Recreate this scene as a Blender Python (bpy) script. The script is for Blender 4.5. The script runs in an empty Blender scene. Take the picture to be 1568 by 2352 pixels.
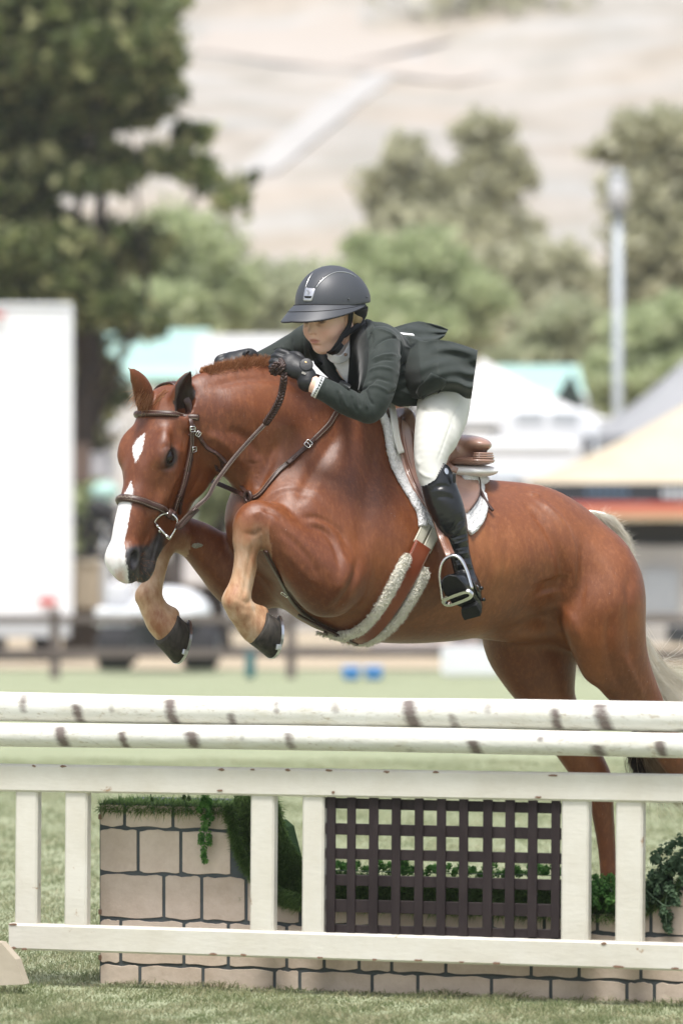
import bpy, bmesh, math, random
import numpy as np
from mathutils import Vector, Matrix
from mathutils.bvhtree import BVHTree
random.seed(7); rng = np.random.default_rng(7)
R = math.radians
SC = bpy.context.scene; COL = SC.collection

# ------------------------------------------------------------ camera, sky, sun, exposure
FU = 200.0/24.0*1568.0            # focal length, in 1/1568ths of the picture width
PITCH = math.atan(161.0/FU); CZ = 1.65
cam_d = bpy.data.cameras.new('camera'); cam = bpy.data.objects.new('camera', cam_d); COL.objects.link(cam)
cam_d.sensor_fit = 'HORIZONTAL'; cam_d.sensor_width = 24.0; cam_d.lens = 200.0
cam_d.clip_start = 0.5; cam_d.clip_end = 4000
cam.location = (0, 0, CZ); cam.rotation_euler = (R(90)-PITCH, 0, 0)
cam_d.dof.use_dof = True; cam_d.dof.focus_distance = 17.95; cam_d.dof.aperture_fstop = 3.4
SC.camera = cam
SUN_EL, SUN_AZ = R(69), R(190)    # sun high, behind the camera and a little to its left
w = bpy.data.worlds.new('World'); SC.world = w; w.use_nodes = True
nt = w.node_tree; bgn = nt.nodes['Background']; sky = nt.nodes.new('ShaderNodeTexSky')
sky.sky_type = 'NISHITA'; sky.sun_disc = False; sky.sun_elevation = SUN_EL; sky.sun_rotation = SUN_AZ
sky.dust_density = 4.0; sky.air_density = 1.0
hs = nt.nodes.new('ShaderNodeHueSaturation'); hs.inputs['Saturation'].default_value = 0.6
nt.links.new(sky.outputs[0], hs.inputs['Color']); nt.links.new(hs.outputs[0], bgn.inputs[0])
bgn.inputs[1].default_value = 0.10
sd = bpy.data.lights.new('sun', 'SUN'); sd.energy = 2.0; sd.angle = R(14); sd.color = (1, .975, .94)
so = bpy.data.objects.new('sun', sd); COL.objects.link(so)
sdir = Vector((math.sin(SUN_AZ)*math.cos(SUN_EL), math.cos(SUN_AZ)*math.cos(SUN_EL), math.sin(SUN_EL)))
so.rotation_euler = sdir.to_track_quat('Z', 'Y').to_euler()
SC.view_settings.view_transform = 'Standard'; SC.view_settings.look = 'None'
SC.view_settings.exposure = 1.2; SC.view_settings.gamma = 1.0
SC.render.engine = 'CYCLES'

# ------------------------------------------------------------ picture units -> world
_c, _s = math.cos(PITCH), math.sin(PITCH)
def ray(px, py):
    x = (px-784.0)/FU; y = (1176.0-py)/FU
    return np.array([x, _c + y*_s, y*_c - _s])      # world direction, Y component ~1
def W(px, py, d):                                   # point at world Y = d
    r = ray(px, py); return r*(d/r[1]) + np.array([0, 0, CZ])
def U(p):                                           # world -> picture units (arrays)
    p = np.asarray(p, float) - np.array([0, 0, CZ])
    z = p[..., 1]*_c - p[..., 2]*_s; y = p[..., 1]*_s + p[..., 2]*_c
    return np.stack([784+FU*p[..., 0]/z, 1176-FU*y/z], -1)
def ground(y):                                      # the field falls away gently behind the jump
    y = np.asarray(y, float)
    return np.where(y < 22, 0.0, -0.0274*(y-22)+0.0274*6*(1-np.exp(-(np.maximum(y, 22)-22)/6)))

# ------------------------------------------------------------ signed distance modelling
def _n(v): v = np.asarray(v, float); return v/np.linalg.norm(v)
def aniso(axis, s):                                 # frame in which lengths along axis count 1/s
    a = _n(axis); return np.eye(3) + (1/s-1)*np.outer(a, a)
def frame(e1, e2, e3, r):
    r = np.asarray(r, float); return np.array([_n(e1)/r[0], _n(e2)/r[1], _n(e3)/r[2]])
class SDF:
    def __init__(s, lo, hi, h):
        s.lo = np.array(lo, float); s.h = h
        s.n = np.ceil((np.array(hi)-s.lo)/h).astype(int)+1
        s.g = np.full(s.n, 1.0, np.float32)
    def _box(s, lo, hi, pad):
        a = np.maximum(0, np.floor((lo-pad-s.lo)/s.h).astype(int)); b = np.minimum(s.n, np.ceil((hi+pad-s.lo)/s.h).astype(int)+1)
        if (b <= a).any(): return None, None
        ax = [s.lo[i]+s.h*np.arange(a[i], b[i], dtype=np.float32) for i in range(3)]
        P = np.stack(np.meshgrid(*ax, indexing='ij'), -1)
        return tuple(slice(a[i], b[i]) for i in range(3)), P
    def _mix(s, sl, d, k, op):
        g = s.g[sl]
        if op == 'add':
            if k <= 0: s.g[sl] = np.minimum(g, d)
            else: hh = np.maximum(k-np.abs(g-d), 0)/k; s.g[sl] = np.minimum(g, d)-hh*hh*k*.25
        elif op == 'int':
            s.g[sl] = np.maximum(g, d)
        else:
            d = -d
            if k <= 0: s.g[sl] = np.maximum(g, d)
            else: hh = np.maximum(k-np.abs(g-d), 0)/k; s.g[sl] = np.maximum(g, d)+hh*hh*k*.25
    def cone(s, a, ra, b, rb, k=.03, M=None, op='add', pad=0):
        a = np.asarray(a, float); b = np.asarray(b, float); r = max(ra, rb)
        Minv = np.linalg.inv(M) if M is not None else np.eye(3)
        ext = r*np.linalg.norm(Minv, axis=1)
        sl, P = s._box(np.minimum(a, b)-ext, np.maximum(a, b)+ext, (k+pad)*(np.linalg.norm(M, 2) if M is not None else 1)+2.5*s.h)
        if sl is None: return
        MM = M if M is not None else np.eye(3)
        Q = (P-a.astype(np.float32))@MM.T.astype(np.float32); v = (MM@(b-a)).astype(np.float32)
        L = float(v@v)
        t = np.clip(Q@v/L, 0, 1) if L > 1e-12 else np.zeros(Q.shape[:3], np.float32)
        D = Q-t[..., None]*v
        d = np.sqrt((D*D).sum(-1))-(ra+(rb-ra)*t)
        if M is not None: d = d*min(1.0, 1/np.linalg.norm(M, 2))
        s._mix(sl, d.astype(np.float32), k, op)
    def chain(s, pts, rs, k=.03, M=None, op='add', sub=4):
        P, Rr = spline(pts, rs, sub)
        # accumulate as plain min over the chain, then blend once
        lo = P.min(0); hi = P.max(0); r = Rr.max()
        Minv = np.linalg.inv(M) if M is not None else np.eye(3); ext = r*np.linalg.norm(Minv, axis=1)
        sl, _ = s._box(lo-ext, hi+ext, k*(np.linalg.norm(M, 2) if M is not None else 1)+2.5*s.h)
        if sl is None: return
        tmp = SDF(s.lo+s.h*np.array([q.start for q in sl]), s.lo+s.h*np.array([q.stop-1 for q in sl]), s.h)
        tmp.g = np.full([q.stop-q.start for q in sl], 1.0, np.float32); tmp.n = np.array(tmp.g.shape)
        for i in range(len(P)-1): tmp.cone(P[i], Rr[i], P[i+1], Rr[i+1], 0, M, pad=k)
        s._mix(sl, tmp.g, k, op)
    def ell(s, c, M, k=.03, op='add'):              # M: rows axis/radius
        c = np.asarray(c, float); rmin = 1/np.linalg.norm(M, 2); Minv = np.linalg.inv(M)
        ext = np.linalg.norm(Minv, axis=1); rmx = min(np.linalg.norm(Minv, 2), rmin*3)
        sl, P = s._box(c-ext, c+ext, k*rmx/rmin*.8+2.5*s.h)
        if sl is None: return
        Q = (P-c.astype(np.float32))@M.T.astype(np.float32)
        k0 = np.sqrt((Q*Q).sum(-1)); G = Q@M.astype(np.float32); k1 = np.sqrt((G*G).sum(-1))
        d = np.where(k1 > 1e-6, k0*(k0-1)/np.maximum(k1, 1e-6), -rmin)
        s._mix(sl, d.astype(np.float32), k, op)
    def plane(s, c, nrm):                           # keep the side the normal points away from
        ax = [s.lo[i]+s.h*np.arange(s.n[i], dtype=np.float32) for i in range(3)]
        P = np.stack(np.meshgrid(*ax, indexing='ij'), -1)
        s.g = np.maximum(s.g, ((P-np.asarray(c, np.float32))@_n(nrm).astype(np.float32)))
    def mesh(s, smooth=2):
        g = s.g; sgn = g < 0
        n = g.shape
        c = [sgn[i:n[0]-1+i, j:n[1]-1+j, k:n[2]-1+k] for i in (0, 1) for j in (0, 1) for k in (0, 1)]
        cnt = sum(q.astype(np.int8) for q in c); act = (cnt > 0) & (cnt < 8)
        idx = -np.ones(act.shape, np.int32); I = np.argwhere(act); idx[act] = np.arange(len(I))
        acc = np.zeros((len(I), 3)); num = np.zeros(len(I))
        off = [(i, j, k) for i in (0, 1) for j in (0, 1) for k in (0, 1)]
        val = {o: g[I[:, 0]+o[0], I[:, 1]+o[1], I[:, 2]+o[2]] for o in off}
        for o in off:
            for a in range(3):
                if o[a] == 0:
                    o2 = list(o); o2[a] = 1; o2 = tuple(o2)
                    va, vb = val[o], val[o2]; m = (va < 0) != (vb < 0)
                    t = np.where(m, va/np.where(m, va-vb, 1), 0)
                    p = np.tile(np.array(o, float), (len(I), 1)); p[:, a] += t
                    acc[m] += p[m]; num[m] += 1
        V = s.lo+s.h*(I+acc/num[:, None])
        F = []
        for a in range(3):
            b, c2 = (a+1) % 3, (a+2) % 3
            slA = [slice(1, -1)]*3; slA[a] = slice(0, n[a]-1); slB = [slice(1, -1)]*3; slB[a] = slice(1, n[a])
            sA, sB = sgn[tuple(slA)], sgn[tuple(slB)]
            for flip in (False, True):
                m = (sA & ~sB) if not flip else (~sA & sB)
                E = np.argwhere(m); base = E.copy(); base[:, b] += 1; base[:, c2] += 1
                q = []
                for db, dc in ((0, 0), (1, 0), (1, 1), (0, 1)):
                    k = base.copy(); k[:, b] -= db; k[:, c2] -= dc; q.append(idx[k[:, 0], k[:, 1], k[:, 2]])
                q = np.stack(q, 1)
                if flip: q = q[:, ::-1]
                F.append(q)
        F = np.concatenate(F); F = F[(F >= 0).all(1)]
        for _ in range(smooth): V = relax(V, F, .5)
        return V, F
def relax(V, F, lam):
    acc = np.zeros_like(V); cnt = np.zeros(len(V))
    for i in range(4):
        a, b = F[:, i], F[:, (i+1) % 4]
        for ax in range(3):
            acc[:, ax] += np.bincount(a, V[b, ax], len(V)) + np.bincount(b, V[a, ax], len(V))
        cnt += np.bincount(a, minlength=len(V)) + np.bincount(b, minlength=len(V))
    return V*(1-lam)+lam*acc/np.maximum(cnt, 1)[:, None]
def vnormals(V, F):
    N = np.cross(V[F[:, 2]]-V[F[:, 0]], V[F[:, 3]]-V[F[:, 1]]); out = np.zeros_like(V)
    for i in range(4):
        for ax in range(3): out[:, ax] += np.bincount(F[:, i], N[:, ax], len(V))
    return out/np.maximum(np.linalg.norm(out, axis=1), 1e-12)[:, None]
def spline(pts, rs=None, sub=4):
    P = np.asarray(pts, float)
    if rs is not None: P = np.hstack([P, np.asarray(rs, float).reshape(len(P), -1)])
    if len(P) > 2 and sub > 1:
        Q = np.vstack([2*P[0]-P[1], P, 2*P[-1]-P[-2]]); out = []
        for i in range(1, len(Q)-2):
            for t in np.linspace(0, 1, sub, endpoint=False):
                a, b, c, d = Q[i-1:i+3]
                out.append(.5*((2*b)+(c-a)*t+(2*a-5*b+4*c-d)*t*t+(3*b-a-3*c+d)*t**3))
        out.append(P[-1]); P = np.array(out)
    if rs is None: return P
    return P[:, :3], P[:, 3:].squeeze()

# ------------------------------------------------------------ objects
def mesh_obj(name, V, F, mat=None, parent=None, smooth=True):
    me = bpy.data.meshes.new(name); V = np.asarray(V, float)
    if isinstance(F, np.ndarray) and F.ndim == 2:
        k = F.shape[1]; me.vertices.add(len(V)); me.vertices.foreach_set('co', V.astype(np.float32).ravel())
        me.loops.add(F.size); me.loops.foreach_set('vertex_index', F.astype(np.int32).ravel())
        me.polygons.add(len(F)); me.polygons.foreach_set('loop_start', np.arange(0, F.size, k, dtype=np.int32))
        me.update(calc_edges=True); me.validate()
    else: me.from_pydata(V.tolist(), [], [list(map(int, f)) for f in F])
    if smooth: me.polygons.foreach_set('use_smooth', [True]*len(me.polygons))
    me.update()
    if mat: me.materials.append(mat)
    o = bpy.data.objects.new(name, me); COL.objects.link(o)
    if parent: o.parent = parent
    return o
def empty(name, loc=(0, 0, 0)):
    o = bpy.data.objects.new(name, None); COL.objects.link(o); o.location = loc; o.empty_display_size = .1; return o
def tag(o, label=None, cat=None, group=None, kind=None):
    for k, v in (('label', label), ('category', cat), ('group', group), ('kind', kind)):
        if v: o[k] = v
    return o
class MB:                                           # collects geometry, links it as one mesh
    def __init__(s): s.V = []; s.F = []
    def add(s, V, F):
        b = len(s.V); s.V += [tuple(map(float, v)) for v in V]; s.F += [[b+int(i) for i in f] for f in F]; return s
    def box(s, c, d, M=None):
        c = np.asarray(c, float); d = np.asarray(d, float)/2
        V = np.array([(x, y, z) for x in (-1, 1) for y in (-1, 1) for z in (-1, 1)])*d
        if M is not None: V = V@np.asarray(M).T
        return s.add(V+c, [(0, 1, 3, 2), (4, 6, 7, 5), (0, 4, 5, 1), (2, 3, 7, 6), (0, 2, 6, 4), (1, 5, 7, 3)])
    def bar(s, a, b, wd, hg, up=(0, 0, 1), bev=0.0):  # bar a->b; wd across, hg along up
        a = np.asarray(a, float); b = np.asarray(b, float); d = _n(b-a); u = np.asarray(up, float); u = _n(u-d*(u@d)); n = np.cross(d, u)
        if bev <= 0: ring = [(-wd/2, -hg/2), (wd/2, -hg/2), (wd/2, hg/2), (-wd/2, hg/2)]
        else:
            x, y = wd/2, hg/2; e = bev
            ring = [(-x+e, -y), (x-e, -y), (x, -y+e), (x, y-e), (x-e, y), (-x+e, y), (-x, y-e), (-x, -y+e)]
        k = len(ring); V = [p+n*i+u*j for p in (a, b) for i, j in ring]
        F = [(i, (i+1) % k, k+(i+1) % k, k+i) for i in range(k)]+[tuple(range(k))[::-1], tuple(range(k, 2*k))]
        return s.add(V, F)
    def tube(s, pts, rs, seg=10, cap=True, flat=None, up=None):
        P = np.asarray(pts, float); n = len(P); rs = np.broadcast_to(np.asarray(rs, float), (n,)) if np.ndim(rs) < 2 else np.asarray(rs)
        T = np.gradient(P, axis=0); T /= np.maximum(np.linalg.norm(T, axis=1), 1e-9)[:, None]
        u = np.asarray(up, float) if up is not None else (np.array([0, 0, 1.]) if abs(T[0, 2]) < .9 else np.array([1., 0, 0]))
        V = []
        for i in range(n):
            if np.ndim(up) == 2: u = np.asarray(up)[i]
            u = u-T[i]*(u@T[i]); u = u/max(np.linalg.norm(u), 1e-9); v = np.cross(T[i], u)
            ru, rv = (rs[i], rs[i]) if rs.ndim == 1 else rs[i]
            for j in range(seg):
                a = 2*math.pi*j/seg; V.append(P[i]+u*ru*math.cos(a)+v*rv*math.sin(a))
        F = [(i*seg+j, i*seg+(j+1) % seg, (i+1)*seg+(j+1) % seg, (i+1)*seg+j) for i in range(n-1) for j in range(seg)]
        if cap: F += [tuple(range(seg))[::-1], tuple(range((n-1)*seg, n*seg))]
        return s.add(V, F)
    def build(s, name, mat=None, parent=None, smooth=False, bev=0):
        o = mesh_obj(name, np.array(s.V), s.F, mat, parent, smooth)
        if bev:
            m = o.modifiers.new('bevel', 'BEVEL'); m.width = bev; m.segments = 2; m.limit_method = 'ANGLE'; m.angle_limit = R(40)
        return o

# ------------------------------------------------------------ materials
def mat(name, color=(.5, .5, .5), rough=.6, spec=.5, metal=0, noise=None, bump=None, stretch=None, sheen=0, coat=0, trans=0):
    """noise=(scale, amount, color2) mixes in a second colour; bump=(scale, strength)"""
    m = bpy.data.materials.new(name); m.use_nodes = True; t = m.node_tree; b = t.nodes['Principled BSDF']
    c = (*color, 1); b.inputs['Base Color'].default_value = c
    b.inputs['Roughness'].default_value = rough; b.inputs['Metallic'].default_value = metal
    b.inputs['Specular IOR Level'].default_value = spec
    if sheen: b.inputs['Sheen Weight'].default_value = sheen
    if coat: b.inputs['Coat Weight'].default_value = coat
    if trans: b.inputs['Transmission Weight'].default_value = trans
    tc = t.nodes.new('ShaderNodeTexCoord'); vec = tc.outputs['Object']
    if stretch:
        mp = t.nodes.new('ShaderNodeMapping'); mp.inputs['Scale'].default_value = stretch; t.links.new(vec, mp.inputs[0]); vec = mp.outputs[0]
    if noise:
        nn = t.nodes.new('ShaderNodeTexNoise'); nn.inputs['Scale'].default_value = noise[0]; nn.inputs['Detail'].default_value = 6; nn.inputs['Roughness'].default_value = .6
        t.links.new(vec, nn.inputs['Vector'])
        cr = t.nodes.new('ShaderNodeValToRGB'); cr.color_ramp.elements[0].position = .5-.5*noise[1]*.5-.05; cr.color_ramp.elements[1].position = .5+.25*noise[1]+.05
        cr.color_ramp.elements[0].color = c; cr.color_ramp.elements[1].color = (*noise[2], 1)
        t.links.new(nn.outputs['Fac'], cr.inputs[0]); t.links.new(cr.outputs[0], b.inputs['Base Color'])
    if bump:
        n2 = t.nodes.new('ShaderNodeTexNoise'); n2.inputs['Scale'].default_value = bump[0]; n2.inputs['Detail'].default_value = 5
        t.links.new(vec, n2.inputs['Vector']); bp = t.nodes.new('ShaderNodeBump'); bp.inputs['Strength'].default_value = bump[1]
        bp.inputs['Distance'].default_value = bump[2] if len(bump) > 2 else .01
        t.links.new(n2.outputs['Fac'], bp.inputs['Height']); t.links.new(bp.outputs[0], b.inputs['Normal'])
    return m
# ============================================================ THE PLACE
def ground_mesh(name, x0, x1, nx, ys, zoff, m, zf=ground):
    xs = np.linspace(x0, x1, nx); X, Y = np.meshgrid(xs, ys); Z = zf(Y)+zoff
    V = np.stack([X, Y, Z], -1).reshape(-1, 3); n = nx
    F = np.array([(i*n+j, i*n+j+1, (i+1)*n+j+1, (i+1)*n+j) for i in range(len(ys)-1) for j in range(n-1)])
    return tag(mesh_obj(name, V, F, m), kind='structure')
def grass_mat():
    m = mat('meadow', (.30, .335, .215), .9, .1, noise=(.9, .8, (.375, .40, .28)), bump=(60, .7, .03))
    t = m.node_tree; b = t.nodes['Principled BSDF']; src = b.inputs['Base Color'].links[0].from_socket
    n = t.nodes.new('ShaderNodeTexNoise'); n.inputs['Scale'].default_value = 45; n.inputs['Detail'].default_value = 5
    t.links.new(t.nodes['Texture Coordinate'].outputs['Object'], n.inputs['Vector'])
    x = t.nodes.new('ShaderNodeMix'); x.data_type = 'RGBA'; x.blend_type = 'MULTIPLY'; x.inputs[0].default_value = .75
    r = t.nodes.new('ShaderNodeValToRGB'); r.color_ramp.elements[0].position = .3; r.color_ramp.elements[1].position = .7
    r.color_ramp.elements[0].color = (.45, .5, .4, 1); r.color_ramp.elements[1].color = (1.25, 1.2, 1.2, 1)
    t.links.new(n.outputs['Fac'], r.inputs[0]); t.links.new(src, x.inputs[6]); t.links.new(r.outputs[0], x.inputs[7]); t.links.new(x.outputs[2], b.inputs['Base Color'])
    return m
M_grass = grass_mat()
ys = np.r_[np.linspace(-40, 14, 10), np.linspace(15, 70, 80)]
ground_mesh('meadow', -120, 120, 60, ys, 0, M_grass)
M_sand = mat('sandy_ground', (.36, .29, .20), .95, .1, noise=(.35, .8, (.50, .43, .33)), bump=(12, .5, .05))
ground_mesh('sandy_ground', -260, 260, 60, np.linspace(69, 152, 30), .02, M_sand)
# hillside rising beyond
def hill_z(x, y):
    t = np.clip((y-150)/330, 0, 1.6); base = ground(np.array(150.))
    return base+82*t**1.15+3.0*np.sin(x*.021+y*.013)*t+1.6*np.sin(x*.06-y*.031+1)*np.minimum(t*2, 1)+.7*np.sin(x*.15+y*.09)*np.minimum(t*3, 1)
xs = np.linspace(-420, 420, 140); yh = np.linspace(150, 560, 90); X, Y = np.meshgrid(xs, yh); Z = hill_z(X, Y)
V = np.stack([X, Y, Z], -1).reshape(-1, 3); n = len(xs)
F = np.array([(i*n+j, i*n+j+1, (i+1)*n+j+1, (i+1)*n+j) for i in range(len(yh)-1) for j in range(n-1)])
M_hill = mat('dry_hillside', (.325, .315, .298), .95, .1, noise=(.045, .9, (.385, .375, .355)), stretch=(1, 1, 2.2))
def add_noise_mul(m, sc, lo, hi, f=.8, stretch=(1, 1, 1)):
    t = m.node_tree; b = t.nodes['Principled BSDF']; src = b.inputs['Base Color'].links[0].from_socket
    mp = t.nodes.new('ShaderNodeMapping'); mp.inputs['Scale'].default_value = stretch; t.links.new(t.nodes['Texture Coordinate'].outputs['Object'], mp.inputs[0])
    n = t.nodes.new('ShaderNodeTexNoise'); n.inputs['Scale'].default_value = sc; n.inputs['Detail'].default_value = 5; t.links.new(mp.outputs[0], n.inputs['Vector'])
    x = t.nodes.new('ShaderNodeMix'); x.data_type = 'RGBA'; x.blend_type = 'MULTIPLY'; x.inputs[0].default_value = f
    r = t.nodes.new('ShaderNodeValToRGB'); r.color_ramp.elements[0].position = .35; r.color_ramp.elements[1].position = .65
    r.color_ramp.elements[0].color = (*lo, 1); r.color_ramp.elements[1].color = (*hi, 1)
    t.links.new(n.outputs['Fac'], r.inputs[0]); t.links.new(src, x.inputs[6]); t.links.new(r.outputs[0], x.inputs[7]); t.links.new(x.outputs[2], b.inputs['Base Color'])
add_noise_mul(M_hill, .09, (1.0, .88, .76), (1.02, 1.03, 1.05), .8, (1, 2.5, 3))
add_noise_mul(M_hill, .35, (.80, .80, .76), (1.05, 1.05, 1.05), .9, (1, .6, 1))
tag(mesh_obj('dry_hillside', V, F, M_hill), kind='structure')
HBV = BVHTree.FromPolygons(V.tolist(), F.tolist())
def onhill(px, py):
    d = ray(px, py); h = HBV.ray_cast(Vector((0, 0, CZ)), Vector(d/np.linalg.norm(d))); return np.array(h[0]) if h[0] is not None else None
def hill_track(name, pts, w0, w1, m, up=.10):
    P = [onhill(*p) for p in np.array(resample0(pts, 30))]; P = [p for p in P if p is not None]; V = []
    for i, p in enumerate(P):
        wd = w0+(w1-w0)*i/(len(P)-1)
        for s_ in (-1, 1):
            tg = P[min(i+1, len(P)-1)]-P[max(i-1, 0)]; tg = _n(np.array([-tg[1], tg[0], 0])); q = p+tg*s_*wd
            h = HBV.ray_cast(Vector((q[0], q[1], 400)), Vector((0, 0, -1))); V.append((q[0], q[1], (h[0][2] if h[0] else q[2])+up))
    return tag(mesh_obj(name, V, [(2*i, 2*i+1, 2*i+3, 2*i+2) for i in range(len(P)-1)], m), kind='structure')
def resample0(P, n):
    P = np.asarray(P, float); L = np.r_[0, np.cumsum(np.linalg.norm(np.diff(P, axis=0), axis=1))]; s = np.linspace(0, L[-1], n); return np.stack([np.interp(s, L, P[:, k]) for k in range(2)], 1)
M_track = mat('pale_track', (.36, .35, .335), .95, .1, noise=(.3, .6, (.405, .395, .38)))
hill_track('hill_track', [(585, 400), (700, 305), (800, 225), (950, 130)], 0.85, 0.75, M_track)
M_bench = mat('orange_bench', (.365, .325, .285), .95, .1, noise=(.1, .8, (.39, .355, .32)))
hill_track('hill_terrace', [(820, 12), (1100, 22), (1400, 38), (1600, 58)], 14, 14, M_bench, .15)
hill_track('hill_terrace', [(470, 98), (650, 102), (820, 125), (900, 135)], 4, 4, M_bench, .12)

# ------------------------------------------------------------ trees: trunk, limbs and clouds of small leaf faces
def leaf_mat(name, a, b2, c):
    m = mat(name, a, .6, .35); t = m.node_tree; b = t.nodes['Principled BSDF']
    g = t.nodes.new('ShaderNodeNewGeometry'); r = t.nodes.new('ShaderNodeValToRGB'); e = r.color_ramp.elements
    e[0].color = (*a, 1); e[1].color = (*c, 1); q = e.new(.55); q.color = (*b2, 1)
    t.links.new(g.outputs['Random Per Island'], r.inputs[0]); t.links.new(r.outputs[0], b.inputs['Base Color'])
    b.inputs['Subsurface Weight'].default_value = 0
    # thin leaves let some light through
    tr = t.nodes.new('ShaderNodeBsdfTranslucent'); mx = t.nodes.new('ShaderNodeMixShader'); mx.inputs[0].default_value = .55
    t.links.new(r.outputs[0], tr.inputs[0]); t.links.new(b.outputs[0], mx.inputs[1]); t.links.new(tr.outputs[0], mx.inputs[2])
    t.links.new(mx.outputs[0], t.nodes['Material Output'].inputs[0]); return m
M_bark = mat('bark', (.030, .024, .020), .9, .2, noise=(6, .8, (.07, .055, .045)), bump=(14, .8, .04), stretch=(1, 1, .3))
def leaves(mb_pts, size, n, g, droop=.3):
    P = mb_pts; k = len(P); D = g.normal(0, 1, (k, 3)); D[:, 2] -= droop; D /= np.linalg.norm(D, axis=1)[:, None]
    S_ = np.cross(D, g.normal(0, 1, (k, 3))); S_ /= np.linalg.norm(S_, axis=1)[:, None]; sz = size*g.uniform(.6, 1.4, k)[:, None]
    V = np.stack([P-D*sz*.5, P+S_*sz*.32, P+D*sz*.5, P-S_*sz*.32], 1).reshape(-1, 3); F = np.arange(k*4).reshape(-1, 4); return V, F
def tree(label, base, clumps, nleaf, size, lm, seed, group=None, trunk_r=.25, cat='tree', name='tree'):
    g = np.random.default_rng(seed); base = np.asarray(base, float); e = empty(name, base); tag(e, label, cat, group)
    P = []; tot = sum(c[1][0]*c[1][1]*c[1][2]*c[2] for c in clumps)
    for c, r_, dens in clumps:
        k = int(nleaf*r_[0]*r_[1]*r_[2]*dens/tot); sub = max(8, k//70); c = np.asarray(c, float)
        cc = g.normal(0, 1, (sub, 3)); cc /= np.linalg.norm(cc, axis=1)[:, None]; cc *= (g.random((sub, 1))**.45)
        q = g.integers(0, sub, k); off = g.normal(0, .22, (k, 3)); P.append(c+(cc[q]+off)*np.asarray(r_))
    P = np.concatenate(P); V, F = leaves(P, size, 0, g); o = mesh_obj('crown', V-base, F, lm, e, smooth=False)
    mb = MB(); top = np.mean([c[0] for c in clumps], axis=0); top = np.array(top, float); mid = base*.45+top*.55; mid[0] = base[0]*.8+top[0]*.2
    mb.tube([np.zeros(3), (mid-base)*.5+g.normal(0, .1, 3), mid-base, (top-base)], [trunk_r*1.3, trunk_r, trunk_r*.8, trunk_r*.3], 10)
    for c, r_, dens in clumps:
        c = np.asarray(c, float); st = (mid-base)*g.uniform(.7, 1.1)
        if dens > .85 or len(clumps) < 6: mb.tube([st, st*.5+(c-base)*.5+g.normal(0, .25, 3), c-base], [trunk_r*.30, trunk_r*.16, trunk_r*.04], 6)
    mb.build('trunk', M_bark, e, True); return e
def clump(px, py, d, rx, ry=None, dens=1.0, rd=None):    # picture centre and radii (units), depth
    k = d/FU; c = W(px, py, d); return (c, (rx*k, (rd if rd else rx)*k, (ry or rx)*k), dens)
L_dark = leaf_mat('leaf_dark', (.045, .065, .022), (.15, .19, .065), (.50, .50, .26))
L_mid = leaf_mat('leaf_mid', (.32, .38, .20), (.46, .52, .30), (.60, .65, .42))
L_pale = leaf_mat('leaf_pale', (.38, .42, .27), (.50, .53, .36), (.60, .62, .44))
L_olive = leaf_mat('leaf_olive', (.36, .36, .23), (.50, .50, .34), (.64, .63, .48))
TD = 92.0
tree('big dark-leaved tree at the left edge, its trunk behind the white truck', (*W(190, 900, TD)[:2], float(ground(TD))),
     [clump(40, 60, TD, 210, 150, 1.2), clump(250, 90, TD-1, 150, 130, 1.1), clump(330, 50, TD, 110, 80, .7), clump(40, 280, TD+1, 120, 80, .7), clump(290, 235, TD, 130, 75, .9), clump(370, 215, TD, 60, 40, .7),
      clump(20, 470, TD, 110, 110, .8), clump(420, 385, TD-1, 90, 35, .7), clump(500, 420, TD-1, 50, 60, .45), clump(330, 350, TD+1, 100, 50, .5), clump(70, 620, TD-1, 150, 90, 1.2), clump(180, 700, TD-1, 120, 70, 1.2), clump(230, 640, TD+1, 80, 120, .8), clump(215, 800, TD+1, 60, 80, 1.3), clump(330, 760, TD, 50, 30, .5), clump(240, 960, TD+2, 70, 90, .9), clump(-120, 400, TD, 150, 350, 1.0), clump(150, 200, TD, 150, 90, .9), clump(120, 540, TD, 120, 60, .7), clump(110, 370, TD+1, 130, 50, .35), clump(230, 420, TD-1, 110, 50, .35), clump(150, 330, TD, 100, 40, .4), clump(380, 130, TD, 50, 50, .6), clump(440, 300, TD, 60, 50, .5), clump(540, 470, TD, 40, 60, .35), clump(280, 560, TD+1, 90, 90, .8)],
     24000, .34, L_dark, 1, trunk_r=.26)
grp = 'pale blurred trees at the foot of the hill'
tree('bushy mid-green tree right of the big dark tree', (*W(430, 900, 128)[:2], float(ground(128))), [clump(420, 610, 128, 110, 110), clump(330, 560, 128, 70, 70, .8), clump(500, 680, 128, 80, 80), clump(380, 720, 127, 110, 70)], 11000, .36, L_mid, 2, grp)
tree('low pale-green bush between the left tree and the rider\'s helmet', (*W(620, 900, 135)[:2], float(ground(135))), [clump(620, 710, 135, 90, 80), clump(560, 760, 135, 60, 50), clump(690, 680, 136, 70, 60, .8)], 8000, .36, L_pale, 3, grp)
tree('broad light-green tree directly behind the rider\'s helmet', (*W(930, 900, 122)[:2], float(ground(122))), [clump(850, 640, 122, 90, 80), clump(960, 620, 122, 100, 80), clump(900, 740, 121, 130, 70), clump(1050, 700, 122, 90, 80)], 14000, .34, L_mid, 4, grp)
tree('thin airy tree standing tall behind the rider, with two open tops', (*W(1040, 900, 140)[:2], float(ground(140))), [clump(940, 350, 140, 60, 60, .35), clump(880, 440, 140, 90, 55, .45), clump(960, 480, 141, 80, 70, .6), clump(1120, 330, 140, 70, 60, .4), clump(1180, 390, 140, 60, 60, .4), clump(1090, 450, 140, 90, 70, .6), clump(1010, 560, 140, 150, 80, .8), clump(1160, 570, 141, 80, 90, .6)], 14000, .34, L_olive, 5, grp)
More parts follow.
